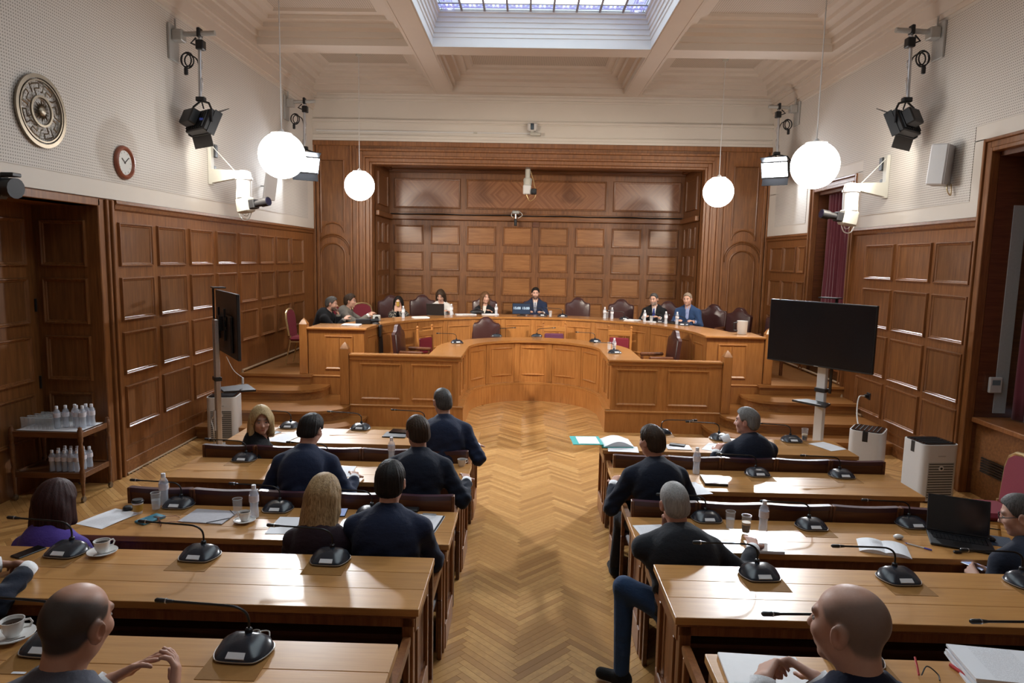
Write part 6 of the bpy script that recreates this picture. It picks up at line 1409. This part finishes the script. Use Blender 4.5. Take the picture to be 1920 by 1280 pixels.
# ================================================================== TROLLEY
tx0, tx1, ty0, ty1 = -5.28, -4.56, 6.76, 7.22
t = thing('serving_trolley', 'two tier walnut serving trolley in the left doorway recess', 'trolley', ((tx0+tx1)/2, (ty0+ty1)/2, 0))
ox, oy = (tx0+tx1)/2, (ty0+ty1)/2; hx, hy = (tx1-tx0)/2, (ty1-ty0)/2
for z, nm in ((.70, 'top_shelf'), (.27, 'lower_shelf')):
    mb = MB(); mb.box(-hx, -hy, z, hx, hy, z+.02); mb.box(-hx, -hy-.012, z-.02, hx, -hy+.012, z+.04, c=.004); mb.box(-hx, hy-.012, z-.02, hx, hy+.012, z+.04, c=.004); mb.box(-hx-.012, -hy, z-.02, -hx+.012, hy, z+.04, c=.004); mb.box(hx-.012, -hy, z-.02, hx+.012, hy, z+.04, c=.004); mb.build(nm, 'trolley_wood', t)
for sx in (-1, 1):
    for sy in (-1, 1):
        mb = MB(); mb.lathe([(.012, .06), (.016, .10), (.020, .20), (.026, .24), (.026, .33), (.018, .36), (.024, .42), (.028, .50), (.026, .58), (.016, .62), (.026, .65), (.026, .76), (.018, .775), (.02, .79), (.001, .80)], 12, (sx*hx, sy*hy, 0)); l = mb.build('leg', 'trolley_wood', t)
        mb = MB(); mb.tube([(sx*hx-.012, sy*hy, .03), (sx*hx+.012, sy*hy, .03)], .03, 14); mb.lathe([(.012, .03), (.014, .07)], 8, (sx*hx, sy*hy, 0)); mb.build('caster', 'brass', l)
mb = MB(); mb.box(tx0+.03, ty0+.03, .7405, tx1-.03, ty1-.03, .7425); tag(mb.build('tray_cloth', 'paper'), 'white paper cloth on the top shelf of the trolley', 'cloth')
for i, (x, y) in enumerate(((.03, -.09), (.09, -.04), (.15, .02), (.20, -.03), (.27, -.04), (.25, .05), (.31, .05))): bottle((ox+x, oy+y, .743), 'water bottle on the top trolley shelf, ' + ('at left front, nearest the glasses', 'second from the left, beside the glasses', 'third from the left, at the back', 'fourth from the left, in front', 'third from the right, in front', 'second from the right, at the back', 'rightmost of all')[i], 1.0, 'bottles on trolley top shelf')
k = 0
for i in range(8):
    for j in range(4): tumbler((ox-.30+.043*i*1.0+.012*j, oy-.14+.085*j, .743), 'empty tumbler on the white cloth of the serving trolley', None, .12, .020, 'glasses on the trolley')
for i in range(5):
    for j in range(3): bottle((ox-.02+.066*i+.012*j, oy-.13+.085*j, .292), 'water bottle on the lower shelf of the trolley, %s row, %s from the left' % (('front', 'middle', 'back')[j], ('first', 'second', 'third', 'fourth', 'fifth')[i]), .95, 'bottles on trolley lower shelf')
# ================================================================== TELEVISIONS ON STANDS
def tv(label, c, yaw, w_, h_, zc, pole, polez, facing):
    """panel centre c, yaw rotation; local -y is the screen side"""
    t = thing('television', label, 'television', (c[0], c[1], 0), yaw)
    mb = MB(); mb.box(-w_/2, -.02, zc-h_/2, w_/2, .02, zc+h_/2, c=.006); mb.build('panel', 'black', t)
    mb = MB(); mb.box(-w_/2+.012, -.0215, zc-h_/2+.018, w_/2-.012, -.0202, zc+h_/2-.012); mb.build('screen', 'screen_off', t)
    mb = MB(); mb.box(-w_*.33, .02, zc-h_*.42, w_*.33, .055, zc+h_*.15, c=.012); mb.build('back_shell', 'black', t)
    mb = MB(); mb.box(-.03, -.021, zc-h_/2+.003, .03, -.0205, zc-h_/2+.010); mb.build('maker_strip', 'steel', t)
    s = thing('television_stand', label.replace('television', 'stand of the television', 1), 'stand', (c[0], c[1], 0), yaw)
    mb = MB(); mb.box(-.06, .115, .08, .06, .175, polez, c=.008); mb.build('column', 'silver' if facing < 0 else 'white_plastic', s)
    mb = MB(); mb.box(-.02, .176, .10, .02, .181, polez-.05); mb.build('column_slot', 'steel', s)
    mb = MB(); mb.box(-.25, .056, zc-.06, .25, .075, zc-.02); mb.box(-.25, .056, zc+.06, .25, .075, zc+.10); mb.box(-.20, .06, zc-.2, -.16, .085, zc+.2); mb.box(.16, .06, zc-.2, .20, .085, zc+.2); mb.box(-.09, .07, zc-.08, .09, .12, zc+.1); mb.build('wall_mount', 'black_metal', s)
    mb = MB(); mb.box(-.075, .10, 1.0, .075, .19, 1.05, c=.006); mb.build('collar', 'black', s)
    yo = -.25 if facing < 0 else -.10
    mb = MB(); mb.prism([(-.23, yo-.02), (.23, yo-.02), (.16, .10), (-.16, .10)], .86, .885); mb.build('tray', 'black', s)
    mb = MB(); mb.box(.10, .13, 1.0, .13, .15, zc+h_/2+.05); mb.box(-.06, .02, zc+h_/2+.045, .18, .16, zc+h_/2+.06); mb.build('camera_bracket', 'black_metal', s)
    mb = MB(); mb.box(-.14, .05, .03, .14, .25, .085, c=.01); mb.build('foot_plate', 'black', s)
    for sx in (-1, 1):
        mb = MB(); mb.tube([(sx*.10, .14, .055), (sx*.42, .14, .05), (sx*.45, -.25, .045)], .03, 8); l = mb.build('foot_bar', 'silver', s)
        for yy in (-.25, .15): mb = MB(); mb.tube([(sx*.45-.014, yy, .03), (sx*.45+.014, yy, .03)], .03, 12); mb.build('caster', 'black', l)
    return t, s
tv('large black television on white column stand, right side', (3.66, 8.55), -.955, 1.42, .81, 1.74, 0, 1.7, 1)
t, s = tv('large black television seen edge-on from behind, left side', (-3.77, 8.52), PI-.96+.0, 1.25, .80, 1.72, 0, 1.78, -1)
mb = MB(); mb.box(-.03, .176, .36, .03, .20, .62, c=.004); mb.build('power_strip', 'white_plastic', s); mb = MB(); mb.tube(bez([(0, .20, .55), (.05, .22, .48), (-.06, .22, .40), (.02, .20, .25), (.10, .2, .12)], 6), .006, 6); mb.build('power_cable', 'cable_white', s)
mb = MB(); mb.cbox((-.05, -.15, .98), (.025, .025, .09), ch=.006); mb.tube(bez([(-.05, -.15, 1.02), (-.02, -.05, 1.12), (0, .03, 1.3)], 6), .005, 6); mb.build('charger_cable', 'white_plastic', s)
# ================================================================== AIR PURIFIERS
def purifier(p, rz, lab, front=True, s=1.0):
    t = thing('air_purifier', lab, 'air purifier', p, rz); w_, d_, h_ = .40*s, .36*s, .62*s
    def rr(w_, d_, r, n=5):
        o = []
        for cx, cy, a in ((w_/2-r, d_/2-r, 0), (-w_/2+r, d_/2-r, PI/2), (-w_/2+r, -d_/2+r, PI), (w_/2-r, -d_/2+r, 1.5*PI)): o += [(cx+r*math.cos(a+PI/2*i/n), cy+r*math.sin(a+PI/2*i/n)) for i in range(n+1)]
        return o
    mb = MB(); mb.prism(rr(w_, d_, .07), .02, h_); mb.build('housing', 'white_plastic', t)
    mb = MB(); mb.prism(rr(w_*.92, d_*.92, .06), h_, h_+.006); mb.build('top_grille', 'black_gloss', t)
    for k in range(6): mb = MB(); mb.box(-w_*.38, -d_*.34+k*d_*.13, h_+.006, w_*.38, -d_*.34+k*d_*.13+.012, h_+.012); mb.build('grille_bar', 'black', t)
    mb = MB(); mb.box(-w_/2-.002, -.03, h_-.12, -w_/2+.003, .03, h_+.004, c=.001); mb.build('carry_strap', 'black', t); mb = MB(); mb.box(-w_*.42, -d_*.42, 0, w_*.42, d_*.42, .022); mb.build('foot', 'black', t)
    if front:
        mb = MB(); mb.box(-w_*.36, -d_/2-.003, .05, w_*.36, -d_/2+.003, h_*.70); mb.build('front_grille', 'grille', t)
        mb = MB()
        for i in range(14):
            z = .06+i*(h_*.62)/14; mb.box(-w_*.34, -d_/2-.0045, z, w_*.34, -d_/2-.0028, z+.010)
        tag(mb.build('grille_slots', 'dark_hole', t), kind='stuff')
        mb = MB(); mb.lathe([(.001, 0), (.030, 0), (.030, .004), (.001, .004)], 16, (0, -d_/2-.004, h_*.60), mat=Matrix.Rotation(PI/2, 3, 'X')); mb.build('sensor_ring', 'white_plastic', t); mb = MB(); mb.lathe([(.001, .0), (.014, .0), (.014, .003), (.001, .003)], 12, (0, -d_/2-.0085, h_*.60), mat=Matrix.Rotation(PI/2, 3, 'X')); mb.build('sensor', 'dark_hole', t)
        mb = MB(); mb.box(-.045, -d_/2-.0015, h_*.80, .045, -d_/2-.0002, h_*.80+.012); mb.build('badge', 'steel', t)
    return t
purifier((4.20, 8.22, 0), .95, 'white air purifier nearer the television, cable behind it', False, 1.02); purifier((4.60, 7.62, 0), .12, 'white air purifier with grey front grille against right wall', True, 1.06)
purifier((-4.22, 9.35, 0), .15, 'white air purifier behind the left television stand', True, 1.0)
mb = MB(); px_ = (0.192, 16.720, 3.447); mb.box(px_[0]-.08, 16.715, px_[2]-.08, px_[0]+.08, 16.75, px_[2]+.08, c=.004); mb.build('dark_block', 'chair_oak', al)
# ================================================================== WALL THINGS
WX = XL+.034
t = thing('wall_clock', 'round wall clock with terracotta rim on the left wall', 'clock', (WX, 7.85, 3.60)); RY_ = Matrix.Rotation(PI/2, 3, 'Y')
mb = MB(); mb.lathe([(.135, .0), (.185, .0), (.19, .015), (.175, .040), (.155, .045), (.142, .030), (.135, .02)], 36, mat=RY_, cap=False); mb.build('rim', 'clock_rim', t, ang=50)
mb = MB(); mb.lathe([(.001, .006), (.145, .006), (.145, .018), (.001, .018)], 32, mat=RY_); mb.build('face', 'clock_face', t)
mb = MB()
for h in range(12): a = 2*PI*h/12; mb.box(.0185, -.004, .105, .0195, .004, .125, mat=Matrix.Rotation(a, 4, 'X'))
tag(mb.build('hour_marks', 'steel', t), kind='stuff')
for nm, a, L in (('hour_hand', -math.radians(-52), .07), ('minute_hand', -math.radians(52), .10)): mb = MB(); mb.box(.020, -.005, -.015, .023, .005, L, mat=Matrix.Rotation(a, 4, 'X')); mb.build(nm, 'black', t)
# brass fretwork emblem
t = thing('brass_emblem', 'round brass fretwork emblem with sun on the left wall', 'emblem', (WX+.012, 6.53, 3.89)); RE = .335
def ringx(r0, r1, n=56): mb = MB(); mb.lathe([(r0, .0), (r1, .0), (r1, .02), (r0, .02), (r0, .0)], n, mat=RY_, cap=False); return mb
ringx(RE-.035, RE).build('outer_ring', 'brass', t); ringx(RE-.062, RE-.05).build('fine_ring', 'brass', t); ringx(.125, .145).build('inner_ring', 'brass', t)
def seg(r_a, a_a, r_b, a_b, wd=.016):
    n = 6 if abs(a_a-a_b) > .05 else 1; pts = [((r_a+(r_b-r_a)*i/n)*math.sin(a_a+(a_b-a_a)*i/n) for i in [i]) for i in range(n+1)]
    P = [(r_a+(r_b-r_a)*i/n, a_a+(a_b-a_a)*i/n) for i in range(n+1)]; mb = MB(); mb.tube([(.010, r*math.sin(a), r*math.cos(a)) for r, a in P], wd/2, 4); return mb
for k in range(8):
    a = 2*PI*k/8+.2; mb = MB()
    for q in ((.285, a, .250, a), (.250, a, .250, a+.50), (.250, a+.50, .205, a+.50), (.205, a+.50, .205, a+.18), (.205, a+.18, .145, a+.18), (.250, a, .185, a-.05), (.185, a-.05, .170, a-.16)): s_ = seg(*q, wd=.013); mb.add(s_.v, s_.f)
    mb.build('meander', 'brass', t)
mb = MB()
for k in range(16): a = 2*PI*k/16; L = .115 if k % 2 == 0 else .09; mb.add([(.006, .045*math.sin(a-.18), .045*math.cos(a-.18)), (.006, .045*math.sin(a+.18), .045*math.cos(a+.18)), (.008, L*math.sin(a), L*math.cos(a)), (.028, .05*math.sin(a), .05*math.cos(a))], [(0, 2, 3), (2, 1, 3), (0, 3, 1)])
mb.build('sun_rays', 'brass', t, fix=True); mb = MB(); mb.sphere((.012, 0, 0), (.022, .05, .05), 16, 10); mb.build('sun_disc', 'brass', t, ang=80)
# loudspeakers
t = thing('wall_speaker', 'slim white loudspeaker tilted from the left wall near the camera', 'loudspeaker', (XL+.20, 11.9, 3.76)); T_ = Matrix.Rotation(-.5, 4, 'Z') @ Matrix.Rotation(.22, 4, 'Y')
mb = MB(); mb.box(-.02, -.13, -.24, .02, .13, .24, mat=T_, c=.012); mb.build('cabinet', 'speaker_white', t); mb = MB(); mb.tube([(-.17, 0, 0), (0, 0, 0)], .015, 8); mb.build('bracket', 'steel', t)
t = thing('wall_speaker', 'grey loudspeaker box on the right wall beside the window', 'loudspeaker', (XR-.18, 8.52, 3.82)); T_ = Matrix.Rotation(.75, 4, 'Z') @ Matrix.Rotation(.06, 4, 'X')
mb = MB(); mb.box(-.13, -.09, -.24, .13, .10, .24, mat=T_, c=.015); mb.build('cabinet', 'speaker_white', t); mb = MB(); mb.box(-.12, -.095, -.23, .12, -.088, .23, mat=T_); mb.build('front_grille', 'speaker_grey', t); mb = MB(); mb.tube([(.13, .05, -.05), (.05, 0, -.05)], .02, 8); mb.build('bracket', 'black_metal', t); mb = MB(); mb.tube(bez([(.13, .02, -.1), (.06, -.06, -.28), (.10, -.08, -.36), (.13, -.02, -.22)], 6), .006, 6); mb.build('speaker_cable', 'gold', t)
# remote cameras on arms
def remote_cam(s, y, z, lab, px):
    xw = (XL+.034) if s > 0 else (XR-.034); t = thing('remote_camera', lab, 'camera', (xw, y, z)); X = lambda a: s*a
    B = lambda mb, x0, y0, z0, x1, y1, z1, c=.006: mb.box(min(X(x0), X(x1)), y0, z0, max(X(x0), X(x1)), y1, z1, c=c)
    mb = MB(); B(mb, 0, -.05, -.12, .05, .05, .48); mb.build('wall_plate', 'cream_plastic', t); mb = MB(); B(mb, .0, .05, .28, .07, .14, .46); mb.build('junction_box', 'black', t); mb = MB(); B(mb, 0, .05, .05, .05, .12, .16); mb.build('junction_box', 'black', t)
    mb = MB(); vs = []
    for x, w_, z0, z1 in ((.04, .05, -.10, .10), (.50, .045, -.0, .08)): vs += [(X(x), -w_, z0), (X(x), w_, z0), (X(x), w_, z1), (X(x), -w_, z1)]
    mb.add(vs, [(0, 1, 5, 4), (1, 2, 6, 5), (2, 3, 7, 6), (3, 0, 4, 7), (3, 2, 1, 0), (4, 5, 6, 7)]); mb.build('arm', 'cream_plastic', t, fix=True)
    mb = MB(); mb.lathe([(.10, -.30), (.105, -.05), (.12, -.04), (.12, -.01), (.10, .0), (.09, .07), (.05, .09)], 18, (X(.50), 0, 0)); mb.build('pan_head', 'white_plastic', t)
    mb = MB(); T_ = Matrix.Translation((X(.52), -.02, -.40)) @ Matrix.Rotation(px, 4, 'Z') @ Matrix.Rotation(-.16, 4, 'Y'); mb.box(-.11, -.085, -.11, .11, .085, .10, mat=T_, c=.02); mb.build('tilt_head', 'cream_plastic', t)
    mb = MB(); mb.box(.08, -.06, -.08, .20, .06, .05, mat=T_, c=.01); mb.tube([tuple(T_ @ Vector(v)) for v in ((.18, 0, -.02), (.30, 0, -.02), (.305, 0, -.02), (.42, 0, -.02))], [.045, .05, .062, .065], 16); mb.build('camera_body', 'black', t); mb = MB(); mb.tube([tuple(T_ @ Vector(v)) for v in ((.42, 0, -.02), (.424, 0, -.02))], .055, 16); mb.build('lens', 'lens', t)
    mb = MB(); mb.tube(bez([(X(.40), .04, -.02), (X(.36), .06, -.30), (X(.42), .05, -.58), (X(.54), .03, -.60), (X(.60), .02, -.48)], 8), .008, 6); mb.tube(bez([(X(.45), .06, -.02), (X(.40), .07, -.22), (X(.44), .06, -.50), (X(.52), .05, -.55), (X(.56), .04, -.45)], 8), .006, 6); mb.tube([(X(.03), 0, .45), (X(.40), 0, .05)], .005, 5); mb.build('cables', 'cable_white', t)
remote_cam(1, 9.98, 3.70, 'white remote camera on a bracket arm, left wall', -.35); remote_cam(-1, 10.03, 3.68, 'white remote camera on a bracket arm, right wall, dark lens pointing left', PI+.15)
t = thing('remote_camera', 'dark camera head cut by the left edge below the emblem', 'camera', (WX+.42, 5.36, 3.13)); mb = MB(); mb.box(-.13, -.08, .04, .0, .08, .65, c=.01); mb.build('column', 'cream_plastic', t); mb = MB(); mb.box(-.20, -.07, -.14, .10, .07, .06, c=.03); mb.tube([(.08, 0, -.05), (.20, -.02, -.06)], [.07, .08], 14); mb.build('camera_body', 'black', t); mb = MB(); mb.box(.10, -.05, .03, .2, .05, .06, c=.005); mb.build('lens_hood', 'black', t); mb = MB(); mb.box(-.45, -.03, .55, -.05, .03, .61, c=.004); mb.build('wall_arm', 'cream_plastic', t)
t = thing('ceiling_camera', 'white remote camera hanging from the alcove lintel', 'camera', (-0.029, 15.300, 4.616)); mb = MB(); mb.lathe([(.055, -.26), (.055, 0)], 14); mb.build('drop_tube', 'cream_plastic', t); mb = MB(); mb.lathe([(.09, -.40), (.095, -.28), (.08, -.25)], 16); mb.build('pan_head', 'cream_plastic', t); mb = MB(); mb.box(-.10, -.08, -.60, .08, .08, -.40, c=.02); mb.build('tilt_head', 'white_plastic', t); mb = MB(); mb.box(.08, -.09, -.60, .20, .06, -.48, c=.01); mb.tube([(.14, -.09, -.54), (.14, -.15, -.54)], .045, 14); mb.build('camera_body', 'black', t); mb = MB(); mb.tube(bez([(.06, 0, -.1), (.14, .03, -.35), (.18, .02, -.62), (.06, 0, -.74), (-.02, 0, -.6)], 8), .008, 6); mb.build('cable', 'gold', t)
t = thing('hanging_microphone', 'small grey microphone bracket on the alcove ledge, above the committee', 'microphone', (-0.300, 16.550, 3.706)); mb = MB(); mb.box(-.09, -.06, -.04, .09, .06, .04, c=.02); mb.build('clamp', 'steel', t); mb = MB(); mb.tube([(0, -.02, -.03), (0, -.02, -.16)], .018, 8); mb.build('stem', 'silver', t); mb = MB(); mb.box(-.035, -.05, -.32, .035, .02, -.15, c=.01); mb.build('mic_body', 'black', t)
mb = MB(); mb.tube(bez([(-.08, 0, .03), (-.10, -.02, -.08), (-.06, -.02, -.12)], 6), .008, 6); mb.tube(bez([(.08, 0, .03), (.16, -.02, -.06), (.06, -.02, -.14)], 6), .008, 6); mb.build('cable', 'cable_white', t)
t = thing('dome_camera', 'white camera with dark lens on the plaster above the alcove', 'camera', (0.044, 14.800, 5.341)); mb = MB(); mb.box(-.10, -.06, -.06, .10, .06, .10, c=.03); mb.build('housing', 'white_plastic', t); mb = MB(); mb.box(-.035, -.07, -.045, .035, -.055, .085, c=.01); mb.build('lens', 'black_gloss', t); mb = MB(); mb.box(-.04, -.05, -.16, .18, .05, -.10, c=.01); mb.box(-.03, -.03, -.12, .03, .03, -.04); mb.build('bracket', 'cream_plastic', t)
t = thing('dome_camera', 'small white security camera in the upper left corner of the alcove', 'camera', (-3.156, 16.000, 4.740)); mb = MB(); mb.tube([(-.05, .06, .05), (.10, -.08, -.05)], .05, 14); mb.build('housing', 'white_plastic', t); mb = MB(); mb.tube([(.10, -.08, -.05), (.105, -.085, -.053)], .038, 12); mb.build('lens', 'black_gloss', t)
t = thing('wall_conduit', 'white cable duct running along the plaster left of the camera', 'cable duct', (0, YB-.036, 5.235)); mb = MB(); mb.box(XL+.1, -.012, -.014, .12, .012, .014, c=.003); mb.build('duct', 'white_plastic', t); mb = MB(); mb.box(-1.2, -.014, -.018, -1.12, .013, .018, c=.003); mb.build('joint_cover', 'cream_plastic', t)
t = thing('wall_socket', 'black wall socket with white lead on the right panelling', 'socket', (XR, 10.10, .68)); mb = MB(); mb.box(-.02, -.05, -.05, 0, .05, .05, c=.006); mb.build('plate', 'black', t); mb = MB(); mb.box(-.07, -.025, -.025, -.02, .025, .025, c=.008); mb.build('plug', 'black', t); mb = MB(); mb.tube(bez([(-.07, 0, 0), (-.16, -.02, -.02), (-.26, -.20, -.22), (-.40, -.6, -.36), (-.55, -1.2, -.42), (-.68, -1.6, -.40)], 8), .010, 6); mb.build('lead', 'cable_white', t)
t = thing('thermostat', 'white thermostat box with grey screen in the right window', 'thermostat', (XR+.24, 7.80, 1.28)); mb = MB(); mb.box(-.07, -.02, -.09, .07, .02, .09, c=.008); mb.build('case', 'white_plastic', t); mb = MB(); mb.box(-.045, -.0225, .0, .045, -.019, .06); mb.build('screen', 'screen_grey', t)
